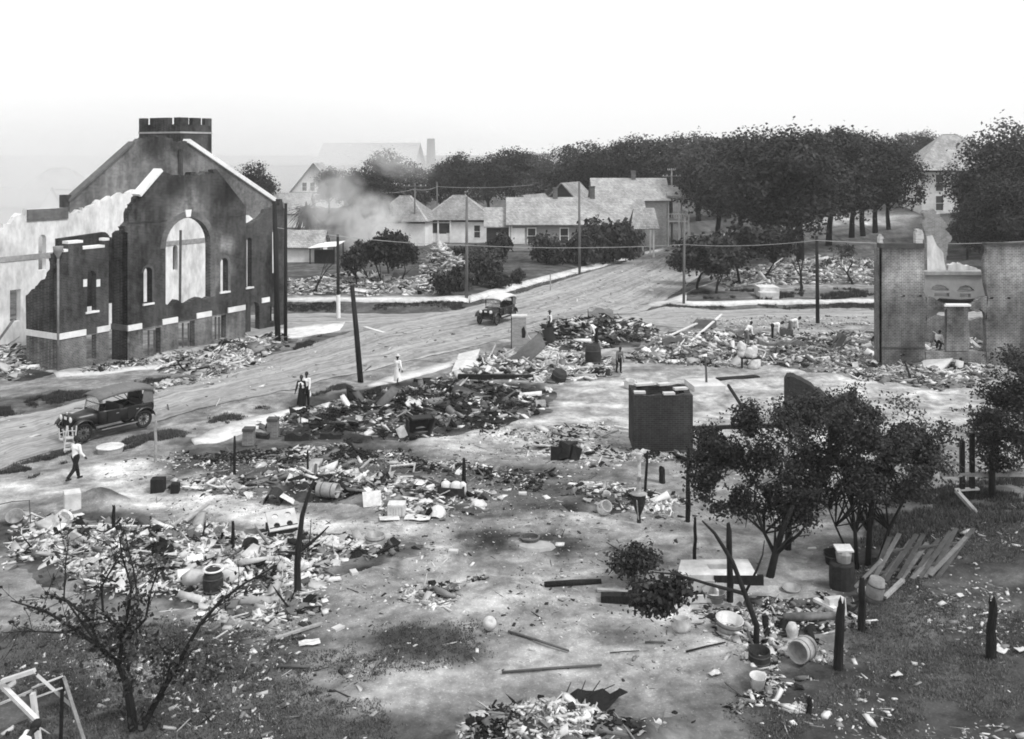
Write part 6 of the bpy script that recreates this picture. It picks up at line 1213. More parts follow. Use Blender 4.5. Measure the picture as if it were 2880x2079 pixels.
def rubble(label, px, nbig, nsmall, mix, size=.3, heap=.3, seed=1, mix_small=None, flat_=.45, name='rubble_heap', boards=.2, sheets=.2):
    """mix = shares of pale, grey, charred pieces"""
    r = np.random.default_rng(seed); pl = [tuple(G(*p)[:2]) for p in px]; c = np.mean(pl, 0); z0 = htf(*c); o = thing(name, label, 'rubble', (c[0], c[1], z0))
    edge = max(.5, np.sqrt(abs(polydist(np.array([c[0]]), np.array([c[1]]), pl)[0])))
    def hz(S): return heap * sstep(S[:, 2] / (edge * 1.6)) * (.35 + .9 * vnoise(S[:, 0], S[:, 1], 1.1, seed))
    if heap > .19:
        P_ = np.array(pl); lo, hi = P_.min(0) - .8, P_.max(0) + .8; st = .28; gx = np.arange(lo[0], hi[0], st); gy = np.arange(lo[1], hi[1], st); MX, MY = np.meshgrid(gx, gy); mx_, my_ = MX.ravel(), MY.ravel()
        dd_2 = polydist(mx_, my_, pl) + .7 * (vnoise(mx_, my_, .9, seed + 3) - .5); q_ = np.c_[mx_, my_, np.maximum(dd_2, 0)]; mz = ht(mx_, my_) + hz(q_) * .85 + .05 * sstep(dd_2 / .5) * vnoise(mx_, my_, .4, seed + 4) - .10 * (1 - sstep((dd_2 + .5) / .5))
        W_ = len(gx); ii = (np.arange(len(gy) - 1)[:, None] * W_ + np.arange(W_ - 1)[None]).ravel(); F_ = np.stack([ii, ii + 1, ii + W_ + 1, ii + W_], 1); F_ = F_[(dd_2[F_] > -.55).all(1)]
        tn_ = (.018 + .24 * (mix[0] + .3 * mix[1]) * np.clip(vnoise(mx_, my_, .8, seed + 6) * 1.6 - .3, 0, 1)) * (.6 + .8 * vnoise(mx_, my_, .3, seed + 8))
        if len(F_): link_mesh('ash_mound', np_mesh('ash_mound', np.c_[mx_ - c[0], my_ - c[1], mz - z0], F_, ASHM, tn_, smooth=True), o)
    nbig = int(nbig * .75); S = sample_poly(pl, nbig, r, .6); Z = ht(S[:, 0], S[:, 1]) + hz(S)
    for i in range(nbig):
        m = r.choice(3, p=mix); u = r.random(); L = PIECES[m]; nm, me = L[6] if u < boards else L[7] if u < boards + sheets else L[5] if u < boards + sheets + .12 else L[int(r.integers(0, 5))]
        s = size * .72 * min(1.6, r.lognormal(0, .4)) * (.75 if nm == 'board' else 1); fl = 1 if nm in ('board', 'sheet') else flat_ * r.uniform(.35, 1.2)
        link_mesh(nm, me, o, (S[i, 0] - c[0], S[i, 1] - c[1], Z[i] - z0 + s * .2 * fl), (r.normal(0, .25), r.normal(0, .25), r.uniform(0, 6.28)), (s, s * r.uniform(.6, 1.1), s * fl))
    n = int(nsmall * 2.0); S = sample_poly(pl, n, r, .9); Z = ht(S[:, 0], S[:, 1]) + hz(S) * r.uniform(.5, 1.05, n); ms = np.array(mix_small or mix)
    sc_ = size * .36 * r.lognormal(0, .55, n); D = np.stack([sc_ * r.uniform(.8, 2.6, n), sc_ * r.uniform(.4, 1.0, n), sc_ * r.uniform(.08, .42, n)], 1)
    st_ = r.random(n) < .07; D[st_] = np.stack([sc_[st_] * r.uniform(3, 7, st_.sum()), sc_[st_] * .22, sc_[st_] * .16], 1)
    V = UB[None] * (1 + r.uniform(-.4, .15, (n, 8, 3))) * D[:, None, :]; V = np.einsum('nij,nkj->nki', rotm(n, r, .34), V) + np.stack([S[:, 0] - c[0], S[:, 1] - c[1], Z - z0 + D[:, 2] * .1], 1)[:, None]
    cum = np.cumsum(ms); u = np.clip(.55 * r.random(n) + .45 * np.clip((vnoise(S[:, 0], S[:, 1], .9, seed + 5) - .5) * 1.9 + .5, 0, 1) + r.normal(0, .08, n), 0, .999); u = (np.argsort(np.argsort(u)) + .5) / n
    base = np.array([.52, .15, .014])[np.searchsorted(cum / cum[-1], u)] * r.uniform(.55, 1.35, n); F = (UF[None] + 8 * np.arange(n)[:, None, None]).reshape(-1, 4)
    q = link_mesh('fragments', np_mesh('fragments', V.reshape(-1, 3), F, RS, np.repeat(base, 8)), o); q['kind'] = 'stuff'; return o
rubble('pale rubble spilled in front of the church basement windows', [(410, 1010), (560, 985), (700, 955), (800, 930), (830, 960), (760, 1000), (620, 1045), (520, 1075), (460, 1050)], 110, 2200, (.5, .38, .12), .36, .4, 1)
rubble('sooty bricks at the foot of the church porch', [(300, 1020), (420, 1010), (430, 1035), (310, 1050), (200, 1055), (210, 1040)], 30, 350, (.35, .3, .35), .3, .15, 2)
rubble('smashed rubble beside the church at left picture edge', [(-80, 900), (70, 900), (80, 1000), (150, 1050), (60, 1075), (-80, 1060)], 60, 900, (.6, .3, .1), .4, .5, 3)
rubble('charred black heap along the near sidewalk', [(700, 1200), (860, 1150), (1050, 1105), (1230, 1070), (1480, 1080), (1560, 1110), (1540, 1165), (1400, 1200), (1150, 1240), (900, 1245)], 150, 3600, (.2, .26, .54), .36, .5, 4, (.14, .24, .62))
rubble('pale boards and ash between charred heap and street corner', [(1270, 1060), (1330, 1000), (1440, 985), (1600, 985), (1740, 1010), (1740, 1060), (1560, 1080), (1330, 1065)], 120, 2200, (.62, .24, .14), .42, .3, 5, None, .3, boards=.25, sheets=.2)
rubble('dark tangled heap behind the bending person at stove', [(1500, 945), (1560, 905), (1680, 895), (1800, 900), (1850, 935), (1790, 975), (1640, 990), (1520, 985)], 110, 2400, (.2, .26, .54), .4, .9, 6)
rubble('pale brick field where three men are digging', [(1800, 960), (1900, 930), (2060, 935), (2240, 940), (2470, 930), (2470, 1040), (2330, 1050), (2150, 1030), (1950, 1030), (1780, 1015)], 200, 5200, (.5, .36, .14), .34, .4, 7)
rubble('rubble strip at the foot of the ruined brick house', [(2360, 1050), (2480, 1020), (2640, 1020), (2790, 1015), (2780, 1085), (2640, 1100), (2520, 1075), (2400, 1068)], 80, 1700, (.5, .35, .15), .34, .3, 8)
rubble('household debris strewn in band below the long plank', [(440, 1350), (700, 1330), (900, 1320), (1130, 1330), (1270, 1370), (1390, 1400), (1370, 1440), (1180, 1455), (1000, 1422), (760, 1398), (520, 1388)], 170, 2600, (.46, .3, .24), .28, .3, 9, None, .5, sheets=.2)
rubble('wide pale rubble field left of the charred sapling', [(100, 1455), (420, 1458), (700, 1485), (960, 1505), (1160, 1518), (1200, 1560), (1000, 1610), (880, 1680), (940, 1730), (700, 1740), (560, 1720), (300, 1720), (120, 1640), (20, 1560)], 290, 7000, (.56, .28, .16), .27, .35, 10)
rubble('small strip of stones across the yard path', [(1120, 1660), (1240, 1625), (1340, 1625), (1310, 1660), (1200, 1700), (1060, 1720)], 70, 500, (.4, .4, .2), .2, .1, 11, None, .6, boards=.02, sheets=0)
rubble('pots and ash heap beside the burnt stand', [(1570, 1400), (1650, 1370), (1800, 1375), (1900, 1390), (1860, 1430), (1700, 1445), (1600, 1440)], 60, 800, (.45, .25, .3), .24, .25, 12)
rubble('debris heap round the bent dead tree', [(2000, 1720), (2120, 1680), (2300, 1680), (2420, 1700), (2400, 1760), (2300, 1800), (2120, 1800), (2010, 1780)], 110, 1500, (.4, .3, .3), .20, .2, 13)
rubble('low scatter of scraps around the white pail', [(2060, 1900), (2180, 1880), (2320, 1890), (2330, 1960), (2200, 1980), (2060, 1970)], 45, 600, (.35, .3, .35), .16, .1, 14)
rubble('burnt heap cut off by the bottom picture edge', [(1220, 2110), (1300, 1995), (1420, 1990), (1600, 1975), (1780, 2010), (1900, 2020), (1960, 2100), (1900, 2200), (1300, 2200)], 130, 2400, (.46, .28, .26), .2, .4, 15)
rubble('pale ruins strewn on burnt lot across the cross street', [(2010, 770), (2150, 745), (2300, 720), (2470, 730), (2470, 800), (2250, 800), (2040, 812)], 110, 2200, (.62, .3, .08), .5, .4, 16)
rubble('burnt lot debris beyond the left sidewalk', [(790, 790), (950, 770), (1150, 780), (1250, 790), (1250, 825), (1000, 832), (800, 832)], 90, 1600, (.55, .32, .13), .5, .35, 17, boards=.25)
rubble('white ash heap smoking beside the bushes', [(1175, 765), (1195, 735), (1230, 722), (1290, 750), (1345, 785), (1300, 800), (1230, 795)], 80, 1200, (.85, .1, .05), .6, 2.6, 18, boards=.2)
rubble('loose bricks inside the ruined brick house', [(2600, 985), (2610, 930), (2780, 930), (2790, 985)], 60, 1100, (.6, .34, .06), .34, .6, 19)
rubble('stones and scraps along the street verge by the church', [(380, 1090), (520, 1060), (720, 1010), (760, 1020), (560, 1080), (420, 1115)], 40, 800, (.45, .4, .15), .26, .1, 20)
rubble('dark litter on scorched ground above the household debris', [(480, 1280), (720, 1255), (1000, 1255), (1300, 1300), (1560, 1330), (1500, 1380), (1150, 1320), (800, 1320), (520, 1330)], 70, 1500, (.22, .3, .48), .2, .06, 21)
rubble('scattered scraps on the pale yard before brick chamber', [(1300, 1190), (1700, 1180), (1790, 1260), (1740, 1320), (1500, 1290), (1330, 1240)], 50, 500, (.5, .25, .25), .2, .03, 22, boards=.3)
rubble('stone litter on the far roadside of the cross street', [(1900, 890), (2470, 885), (2470, 925), (1950, 930)], 40, 600, (.5, .4, .1), .2, .03, 23)
rubble('fallen bricks and dirt round the foot of the brick chamber', [(1740, 1262), (1800, 1275), (1900, 1278), (1990, 1268), (2010, 1290), (1880, 1305), (1760, 1295)], 40, 500, (.3, .3, .4), .22, .12, 24)
# ---------------------------------------------------------------- vessels, tubs, boxes, boards
ENAM = mat('white_enamel', .56, .3, 5, .4, spec=.4); TIN = mat('grey_tin', .3, .3, 5, .5, spec=.4, metal=.2); RUST = mat('rusty_dark_tin', .03, .4, 5, .8, bump=.4)
def vessel(kind, px, py, wpx, hpx, m, label, tilt=(0, 0, 0), name=None, cat=None, sink=.03):
    p = G(px, py); k = p.y / FPX; R_, h_ = wpx * k / 2, hpx * k; o = thing(name or kind, label, cat or kind, p + Vector((0, 0, -sink)))
    pr = {'tub': [(.78, 0), (1, .95), (1.05, 1), (.98, .98), (.74, .1), (.02, .08)], 'pail': [(.68, 0), (.98, .94), (1.05, 1), (.94, .97), (.66, .08), (.02, .06)], 'pot': [(.6, 0), (.95, .3), (1, .6), (.8, .95), (.86, 1), (.74, .97), (.85, .5), (.02, .1)], 'drum': [(.98, 0), (1, .02), (1, .98), (.97, 1), (.9, .97), (.9, .1), (.02, .08)], 'barrel': [(.8, 0), (.97, .3), (1, .5), (.97, .7), (.8, 1), (.74, .98), (.02, .94)], 'basin': [(.5, 0), (.9, .6), (1.05, 1), (.98, .98), (.5, .15), (.02, .12)], 'urn': [(.3, 0), (.75, .15), (1, .5), (.8, .88), (.35, 1), (.25, .97), (.02, .9)]}[kind]
    mb = MB(); mb.lathe([(a * R_, b * h_) for a, b in pr], 22); mb.smooth = True; bo = mb.build('body', m, o)
    if kind in ('drum', 'barrel', 'tub'):
        for f in (.25, .75):
            rr = max(a for a, b in pr if abs(b - f) < .35) * R_; mb = MB(); mb.lathe([(rr * 1.005, f * h_ - .02), (rr * 1.03, f * h_), (rr * 1.005, f * h_ + .02)], 22, close=False); mb.build('hoop', IRON, o)
    if kind == 'pail':
        mb = MB(); mb.tube([(R_ * math.cos(a), -.2 * R_ * math.sin(a), h_ * (.95 - .5 * math.sin(a))) for a in np.linspace(0, PI, 9)], .012, 5); mb.build('bail', IRON, o)
    if kind in ('tub', 'pot', 'basin'):
        for s in (-1, 1):
            mb = MB(); mb.tube([(s * R_ * .98, -.06, h_ * .8), (s * R_ * 1.12, 0, h_ * .82), (s * R_ * .98, .06, h_ * .8)], .014, 5); mb.build('handle', IRON, o)
    o.rotation_euler = tilt; return o
vessel('tub', 2047, 1778, 76, 44, ENAM, 'large white enamel tub tipped on the debris heap', (.12, .1, 0), 'washtub', 'tub')
vessel('pot', 1915, 1774, 56, 40, ENAM, 'white dented pot standing alone on bare dirt', (-.05, .05, .3))
vessel('pail', 2130, 1940, 46, 46, ENAM, 'white pail with wire handle in the bottom scraps', (.1, 0, .2))
vessel('drum', 2272, 1852, 62, 62, mat('wicker_grey', .34, .3, 8), 'grey drum lying on its side by charred post', (PI / 2 - .1, 0, -.75), 'lying_drum', 'drum', -.3)
vessel('pot', 2228, 1790, 34, 40, mat('speckled_crock', .45, .35, 12), 'speckled upside down crock beside the log', (PI, 0, 0), 'crock', 'crock', -.36)
vessel('tub', 2345, 1585, 54, 36, RUST, 'dark round tub left of the slatted boards', (0, 0, 0), 'washtub', 'tub')
vessel('tub', 2008, 1688, 64, 32, TIN, 'grey metal tub in front of the trough', (.05, 0, 0), 'washtub', 'tub')
vessel('urn', 1374, 1768, 40, 38, mat('pale_crock', .5, .2, 8), 'round pale jug lying on open ground', (.9, .3, 0), 'jug', 'jug', -.1)
vessel('basin', 2225, 1662, 50, 14, TIN, 'shallow grey basin with stick left of stove', (.1, 0, 0))
vessel('barrel', 600, 1670, 56, 70, RUST, 'charred barrel with pale rim in the left rubble', (.05, 0, 0))
mb = MB(); p = G(600, 1670); q_ = p.y / FPX; mb.lathe([(28 * q_, 0), (30 * q_, .03), (26 * q_, .05), (22 * q_, .03)], 22, close=False); o = mb.build('rim_ring', ENAM); o.location = p + Vector((0, 0, 70 * q_ - .02)); o.rotation_euler = (.05, 0, 0); tag(o, 'pale metal ring lying on top of the charred barrel', 'ring')
vessel('drum', 1055, 1540, 54, 40, TIN, 'short drum with white lid at right end of the rubble field', (0, 0, 0))
vessel('drum', 895, 1398, 40, 60, TIN, 'pale drum lying on its side in the household debris', (PI / 2, 0, 1.3), 'lying_drum', 'drum', -.3)
vessel('pot', 1690, 1445, 40, 36, ENAM, 'white bulbous pot tipped in the ash heap', (.9, .2, .4), sink=-.12)
vessel('pot', 1700, 1405, 26, 26, ENAM, 'small white pot behind the tipped pot', (.3, .3, 0))
vessel('basin', 1678, 1392, 24, 12, ENAM, 'upturned white basin at top of the ash heap', (PI, 0, 0), sink=-.2)
vessel('drum', 700, 1560, 44, 46, RUST, 'dark dented drum left of the charred sapling', (.3, .2, 0))
vessel('pail', 392, 1650, 42, 36, TIN, 'grey can with dark mouth in the left rubble', (1.0, 0, -.5), sink=-.12)
vessel('barrel', 1567, 1072, 44, 34, RUST, 'black barrel lying in the charred heap', (.3, .3, 0))
vessel('barrel', 1668, 1030, 46, 62, RUST, 'black stove drum standing beside the bending person', (0, 0, 0), 'stove_drum', 'stove')
vessel('tub', 45, 1470, 46, 36, TIN, 'dim grey tub at the left picture edge', (.6, .2, 0), 'washtub', 'tub')
vessel('pot', 1770, 1092, 34, 26, ENAM, 'white kettle standing behind the brick chamber', (.2, .1, 0), 'kettle', 'kettle')
vessel('drum', 2135, 1862, 60, 40, RUST, 'black open kettle below the dead tree', (.1, 0, 0), 'open_kettle', 'kettle')
vessel('urn', 1062, 1345, 26, 20, ENAM, 'small white bowl near the bedstead', (.4, 0, 0), 'bowl', 'bowl')
vessel('pot', 1235, 1440, 52, 44, ENAM, 'round white dented boiler at right end of the debris band', (2.2, .3, 0), 'boiler', 'boiler', sink=-.14)
vessel('basin', 1340, 1412, 60, 34, ENAM, 'white broken basin at the far right of the debris band', (2.6, -.3, 0), sink=-.1)
mb = MB(); mb.lathe([(.5, 0), (.55, .03), (.45, .04), (.42, .02)], 22, close=False); o = mb.build('iron_ring', RUST); o.location = G(75, 1508, .02); tag(o, 'thin iron ring lying flat on ground at left edge', 'ring')
def slab_item(name, label, pts, th, m, cat, dz=0.0, d=None):
    """flat panel from photo corner points; each corner gets its own height above the ground"""
    P = [G(x, y) + Vector((0, 0, z)) for x, y, z in pts]; c = sum(P, Vector()) / len(P); mb = MB(); quadslab(mb, [q - c for q in P], th); o = mb.build(name, m); o.location = c; return tag(o, label, cat)
def panel_up(name, label, px, py, w, h, m, cat, rz=0, tilt=0, th=.05):
    p = G(px, py); k = p.y / FPX; mb = MB(); mb.box((0, 0, h * k / 2), (w * k, th, h * k)); o = mb.build(name, m); o.location = p; o.rotation_euler = (tilt, 0, rz); return tag(o, label, cat)
panel_up('metal_sheet', 'white square panel leaning in the household debris', 1048, 1425, 52, 42, ENAM, 'panel', .3, -.5)
panel_up('metal_sheet', 'tent shaped white sheet beside the charred barrel', 555, 1612, 44, 50, ENAM, 'panel', .6, -.6)
panel_up('metal_sheet', 'flat white sheet tilted right of the square panel', 1140, 1418, 60, 26, ENAM, 'panel', -.3, -1.1)
panel_up('metal_sheet', 'pale cone of plaster in the left rubble', 340, 1670, 26, 56, PLAST, 'panel', .2, -.2, .25)
bx = thing('white_crate', 'white slatted crate standing on papers at the path edge', 'crate', G(1116, 1448)); mb = MB(); mb.box((0, 0, .22), (.62, .5, .42)); mb.build('box', ENAM, bx)
for i in range(6):
    mb = MB(); mb.box((-.25 + i * .1, -.27, .22), (.06, .03, .36)); mb.build('slat', CONC2, bx)
for i, (x, y, w, hh, a, lab) in enumerate(((1095, 1462, .7, .45, .2, 'left white paper sheet beside the slatted crate'), (1175, 1460, .9, .5, -.15, 'right white paper sheet beside the slatted crate'), (2522, 1905, .28, .16, .5, 'bright paper scrap in the dark grass at right'), (2585, 1622, .3, .2, .2, 'pair of bright scraps beside slatted boards'), (2815, 1832, .36, .3, .7, 'white scrap right of the charred fence post'), (2872, 1834, .3, .2, .3, 'white scrap at the right picture edge'), (2700, 1680, .2, .15, 0, 'small pale scrap in grass left of the right post'), (870, 1812, .55, .3, .3, 'pale rag lying on lower left grass'), (2115, 1845, .16, .1, 1, 'tiny white scrap by the open kettle'), (2140, 1902, .24, .2, .2, 'white brick shaped scrap above the pail'), (2010, 1900, .3, .2, .4, 'pale scrap left of the pail'), (1490, 1990, .2, .12, 0, 'pale chip on dirt above the bottom heap'))):
    p = G(x, y); r = random.Random(i); mb = MB(); n = 4; vs = [((a_ - .5) * w, (b_ - .5) * hh, .03 + .06 * r.random()) for a_ in np.linspace(0, 1, n) for b_ in np.linspace(0, 1, n)]; q = len(vs); vs += [(x_, y_, z_ + .012) for x_, y_, z_ in vs]
    fs = [(ii * n + j, (ii + 1) * n + j, (ii + 1) * n + j + 1, ii * n + j + 1) for ii in range(n - 1) for j in range(n - 1)]; fs += [tuple(t + q for t in f[::-1]) for f in fs]
    mb.add(vs, fs); o = mb.build('paper_scrap', ENAM); o.location = p; o.rotation_euler = (0, 0, a); tag(o, lab, 'scrap')
def plank(label, x0, y0, x1, y1, m, w=.14, h=.06, z0=.05, z1=.05, name='plank', cat='plank', roundr=0):
    a = G(x0, y0, z0); b = G(x1, y1, z1); mb = MB(); c = (a + b) / 2
    if roundr: mb.tube([a - c, (a + b) / 2 - c + Vector((0, 0, .01)), b - c], [roundr, roundr, roundr * .8], 8); mb.smooth = True
    else: mb.bar(a - c, b - c, w, h)
    o = mb.build(name, m); o.location = c; return tag(o, label, cat)
OLDW = mat('grey_old_wood', .30, .3, 5, .95, stretch=(1, 1, 1), bump=.4); WHW = mat('whitewashed_wood', .58, .2, 5, .9)
plank('thin iron pipe slanting away from the jug', 1430, 1782, 1600, 1837, IRON, z0=.06, z1=.06, name='iron_pipe', cat='pipe', roundr=.035)
plank('long iron pipe on bare dirt at bottom centre', 1412, 1898, 1692, 1877, IRON, z0=.06, z1=.06, name='iron_pipe', cat='pipe', roundr=.035)
plank('short iron bar right of the slanting pipe', 1814, 1812, 1868, 1812, IRON, name='iron_pipe', cat='pipe', roundr=.03)
plank('dark bar on lower left grass', 780, 1880, 872, 1882, IRON, name='iron_pipe', cat='pipe', roundr=.04)
plank('grey stick slanting on the lower left grass', 775, 1800, 905, 1758, OLDW, .1)
plank('bent twig on dirt near the dead tree', 1930, 1838, 2040, 1812, BARK, name='stick', cat='stick', roundr=.025)
plank('curved thin twig at lower centre', 1715, 1842, 1798, 1836, BARK, name='stick', cat='stick', roundr=.015)
plank('charred log left of the leafy sapling', 1532, 1650, 1690, 1640, CHAR, name='log', cat='log', roundr=.1)
plank('pale board under the leafy sapling', 1680, 1664, 1805, 1672, OLDW, .16, .08)
plank('charred timber along the trough', 1690, 1690, 1990, 1692, CHAR, .3, .2, .1, .1, 'timber', 'timber')
plank('very long white plank across the upper left yard', 512, 1374, 930, 1372, WHW, .16, .06)
plank('slanted pale plank in the left rubble', 520, 1474, 586, 1440, OLDW, .16, .06, .1, .3)
plank('leaning pale stick above the household debris', 1000, 1340, 1042, 1312, OLDW, .08, .06, .1, .3)
plank('lower white stick above the household debris', 968, 1378, 1035, 1338, WHW, .12, .06, .1, .2)
plank('white pole lying flat through the left rubble', 210, 1497, 420, 1497, WHW, .08, .06, .2, .2)
plank('charred sill beam edging the pale boards', 1288, 1066, 1500, 1068, CHAR, .3, .3, .12, .12, 'timber', 'timber')
plank('white stick near the brick chamber', 1690, 1232, 1738, 1212, OLDW, .1)
plank('bent white pipe touching the brick chamber', 1728, 1202, 1780, 1212, WHW, .1, .08)
plank('long dark pole right of the brick chamber', 1950, 1210, 2200, 1200, CHAR, .2, .16, .08, .08, 'timber', 'timber')
plank('dark strip of charred boards beyond the well slab', 2020, 1068, 2130, 1060, CHAR, .5, .1, .03, .03, 'timber', 'timber')
plank('loose pale board on the corner grass by the street', 1026, 922, 1080, 938, WHW, .3, .08)
plank('pair of white sticks near brick house rubble', 2388, 1055, 2412, 1068, WHW, .1, .06)
plank('white rail leaning over the digging field', 1920, 985, 2030, 910, WHW, .16, .08, .1, .7, 'rail', 'rail')
plank('second white rail leaning over the digging field', 1845, 965, 1960, 925, WHW, .14, .08, .1, .4, 'rail', 'rail')
plank('black leaning stake left of the big bush', 2048, 1132, 2088, 1162, CHAR, .12, .12, .9, .3, 'stake', 'post')
plank('burnt log above the lying drum', 2205, 1762, 2352, 1752, mat('half_burnt_log', .14, .6, 3), name='log', cat='log', roundr=.12, z0=.25, z1=.2)
plank('white slanting board above the burnt log', 2292, 1715, 2350, 1750, WHW, .16, .08, .3, .35)
plank('long thin white board at the yard edge', 1600, 1362, 1700, 1378, WHW, .2, .04, .03, .03)
for i, (x, y, lab) in enumerate(((1470, 1390, 'pale flat shingle on scorched ground'), (1440, 1248, 'pale tile scrap on the upper yard'), (995, 1612, 'white stone left of the sapling path'), (1275, 1553, 'lone pale stone on the yard'), (950, 1770, 'pale pebble pair below the stone strip'))):
    box_thing('flat_stone', lab, x, y, (.3, .2, .1), CONC2, 'stone', i)
# stoves, trough, frames
sv = thing('open_stove', 'dark cast iron stove lying open in the charred heap', 'stove', G(1178, 1222), .3); mb = MB()
for c, d in (((0, 0, .05), (1.1, .7, .08)), ((0, .33, .4), (1.1, .06, .7)), ((-.52, 0, .4), (.06, .62, .7)), ((.1, 0, .78), (.95, .7, .06))): mb.box(c, d)
mb.build('casing', RUST, sv); mb = MB(); mb.box((.52, -.2, .4), (.06, .8, .85), Matrix.Rotation(.4, 3, 'Y')); mb.build('door', RUST, sv); mb = MB(); mb.box((-.85, -.3, .25), (.4, .08, .5), Matrix.Rotation(-.4, 3, 'Y')); mb.build('plate', ENAM, sv)
mt_ = thing('metal_chest', 'black open chest holding white jars beside burnt post', 'chest', G(1272, 1400), -.2); mb = MB()
for c, d in (((0, 0, .05), (1.0, .6, .06)), ((0, .28, .3), (1.0, .05, .5)), ((0, -.28, .25), (1.0, .05, .4)), ((-.48, 0, .27), (.05, .52, .45)), ((.48, 0, .27), (.05, .52, .45))): mb.box(c, d)
mb.build('box', RUST, mt_)
for x, s in ((-.25, .2), (.15, .24), (.4, .16)):
    mb = MB(); mb.lathe([(s * .8, .1), (s, .3), (s * .9, .55), (s * .4, .62)], 14, (x, 0, 0)); mb.smooth = True; mb.build('jar', ENAM, mt_)
sp_ = thing('perforated_stove_top', 'tilted pale stove top with four round holes', 'stove', G(800, 1512), .5); mb = MB(); hs2 = [[(cx + .11 * math.cos(a), cy + .11 * math.sin(a)) for a in np.linspace(0, 2 * PI, 11)[:-1]] for cx in (-.22, .22) for cy in (.2, .55)]
mb.slabpoly(rect(-.5, .5, 0, .78), hs2, lambda u, v, w: (u, v * .75 - w * .5, .25 + v * .6 + w * .7), .06); mb.build('top_plate', CONC2, sp_); mb = MB(); mb.box((0, .35, .18), (.95, .6, .4)); mb.build('body', RUST, sp_)
bd2 = thing('bedstead', 'small white iron bedstead lying above household debris', 'bed', G(1128, 1345)); mb = MB()
for a, b in (((-.5, 0, .05), (-.42, .1, .45)), ((.5, 0, .25), (.55, .1, .6)), ((-.5, 0, .05), (.5, -.1, .1)), ((-.42, .1, .45), (.55, .1, .55))): mb.tube([a, b], .035, 6)
for i in range(7): t = i / 7; mb.ball((-.42 + .97 * t, .1, .45 + .1 * t), .05, 6, 4)
mb.build('frame', ENAM, bd2)
for (nm, lab, px, py) in (('tin_arch', 'bent dark tin arch with pale end in the debris band', 770, 1412),):
    ar = thing(nm, lab, 'tin', G(px, py)); mb = MB(); n = 9
    for i in range(n):
        a0, a1 = PI * i / n, PI * (i + 1) / n; mb.bar((-.3 * math.cos(a0), 0, .42 * math.sin(a0)), (-.3 * math.cos(a1), 0, .42 * math.sin(a1)), .8, .02, up=(0, 0, 1) if 2 < i < 6 else (1, 0, 0))
    mb.build('arch', RUST, ar); mb = MB(); quadslab(mb, [(.28, -.3, .3), (.8, -.35, .03), (.75, .1, .03), (.3, .2, .25)], .02); mb.build('flap', ENAM, ar)
wc = thing('well_curb', 'square white concrete curb with dark opening behind dead tree', 'well', G(2010, 1618), .08); mb = MB()
mb.slabpoly([(-1.3, -.5), (1.1, -.7), (1.2, .5), (-.9, .6)], [[(-.2, -.15), (.5, -.2), (.5, .15), (-.2, .2)]], lambda u, v, w: (u, v, .0 + w), .26); mb.build('curb', CONC, wc); mb = MB(); mb.box((.55, -.62, .1), (1.5, .1, .3), Matrix.Rotation(-.08, 3, 'Z')); mb.build('dark_board', CHAR, wc)
tg = thing('stone_trough', 'grey shallow trough behind the charred timber', 'trough', G(1962, 1686)); mb = MB()
for c, d in (((0, 0, .05), (1.1, .6, .1)), ((0, .3, .22), (1.1, .08, .4)), ((-.53, 0, .2), (.06, .6, .35)), ((.53, 0, .2), (.06, .6, .35)), ((0, -.3, .15), (1.1, .06, .22))): mb.box(c, d)
mb.build('basin', CONC2, tg)
sg = thing('stove_barrel', 'dark barrel stove with pale board on top', 'stove', G(2368, 1655)); mb = MB(); mb.lathe([(.36, 0), (.38, .4), (.36, .75), (.3, .8)], 16); mb.build('barrel', RUST, sg); mb = MB(); mb.lathe([(.2, .8), (.24, 1.05), (.2, 1.15)], 12, (.05, 0, 0)); mb.build('neck', TIN, sg); mb = MB(); mb.box((.05, 0, 1.2), (.5, .4, .05), Matrix.Rotation(.15, 3, 'X')); mb.build('top_board', WHW, sg)
panel_up('metal_sheet', 'thick white enamel sheet draped behind the charred post', 2352, 1735, 50, 52, ENAM, 'panel', .2, -.15, .3)
# posts, fences, frames
def post(label, x, y, yt, r=.09, m=CHAR, xt=None, name='fence_post', cat='post', split=False, group=None):
    p = G(x, y); t = V3(xt if xt is not None else x, yt, p.y) - p; rr = random.Random(int(x)); mb = MB(); n = 9; ring = []; up = t.normalized(); sx = Vector((1, 0, 0)); sy = up.cross(sx); vs = []; lv = (-.3, .25, .5, .75, .9, 1.0); J = [[r * rr.uniform(.82, 1.12) for _ in range(n)] for _ in lv]
    for i, f in enumerate(lv):
        c_ = t * f if f > 0 else Vector((0, 0, f)); c_ = c_ + Vector((rr.gauss(0, r * .12), 0, 0)); k_ = (1, .97, .9, .84, .74, .6)[i]
        for q in range(n):
            a = 2 * PI * q / n; lift = 0
            if i == 5: lift = rr.uniform(-.5, .2) * r * (4 if split else 1.2)
            vs.append(c_ + (sx * math.cos(a) + sy * math.sin(a)) * J[i][q] * k_ + up * lift)
    mb.add(vs, [(i * n + q, i * n + (q + 1) % n, (i + 1) * n + (q + 1) % n, (i + 1) * n + q) for i in range(len(lv) - 1) for q in range(n)] + [tuple(5 * n + q for q in range(n))]); o = mb.build(name, m); o.location = p; return tag(o, label, cat, group)
GP = 'charred fence posts'
post('charred post with splintered tip beside the lying drum', 2356, 1882, 1690, .13, split=True, xt=2366, group=GP); post('charred post behind the splintered one', 2424, 1772, 1625, .11, group=GP); post('leaning charred post alone in right grass', 2784, 1850, 1680, .13, split=True, xt=2794, group=GP)
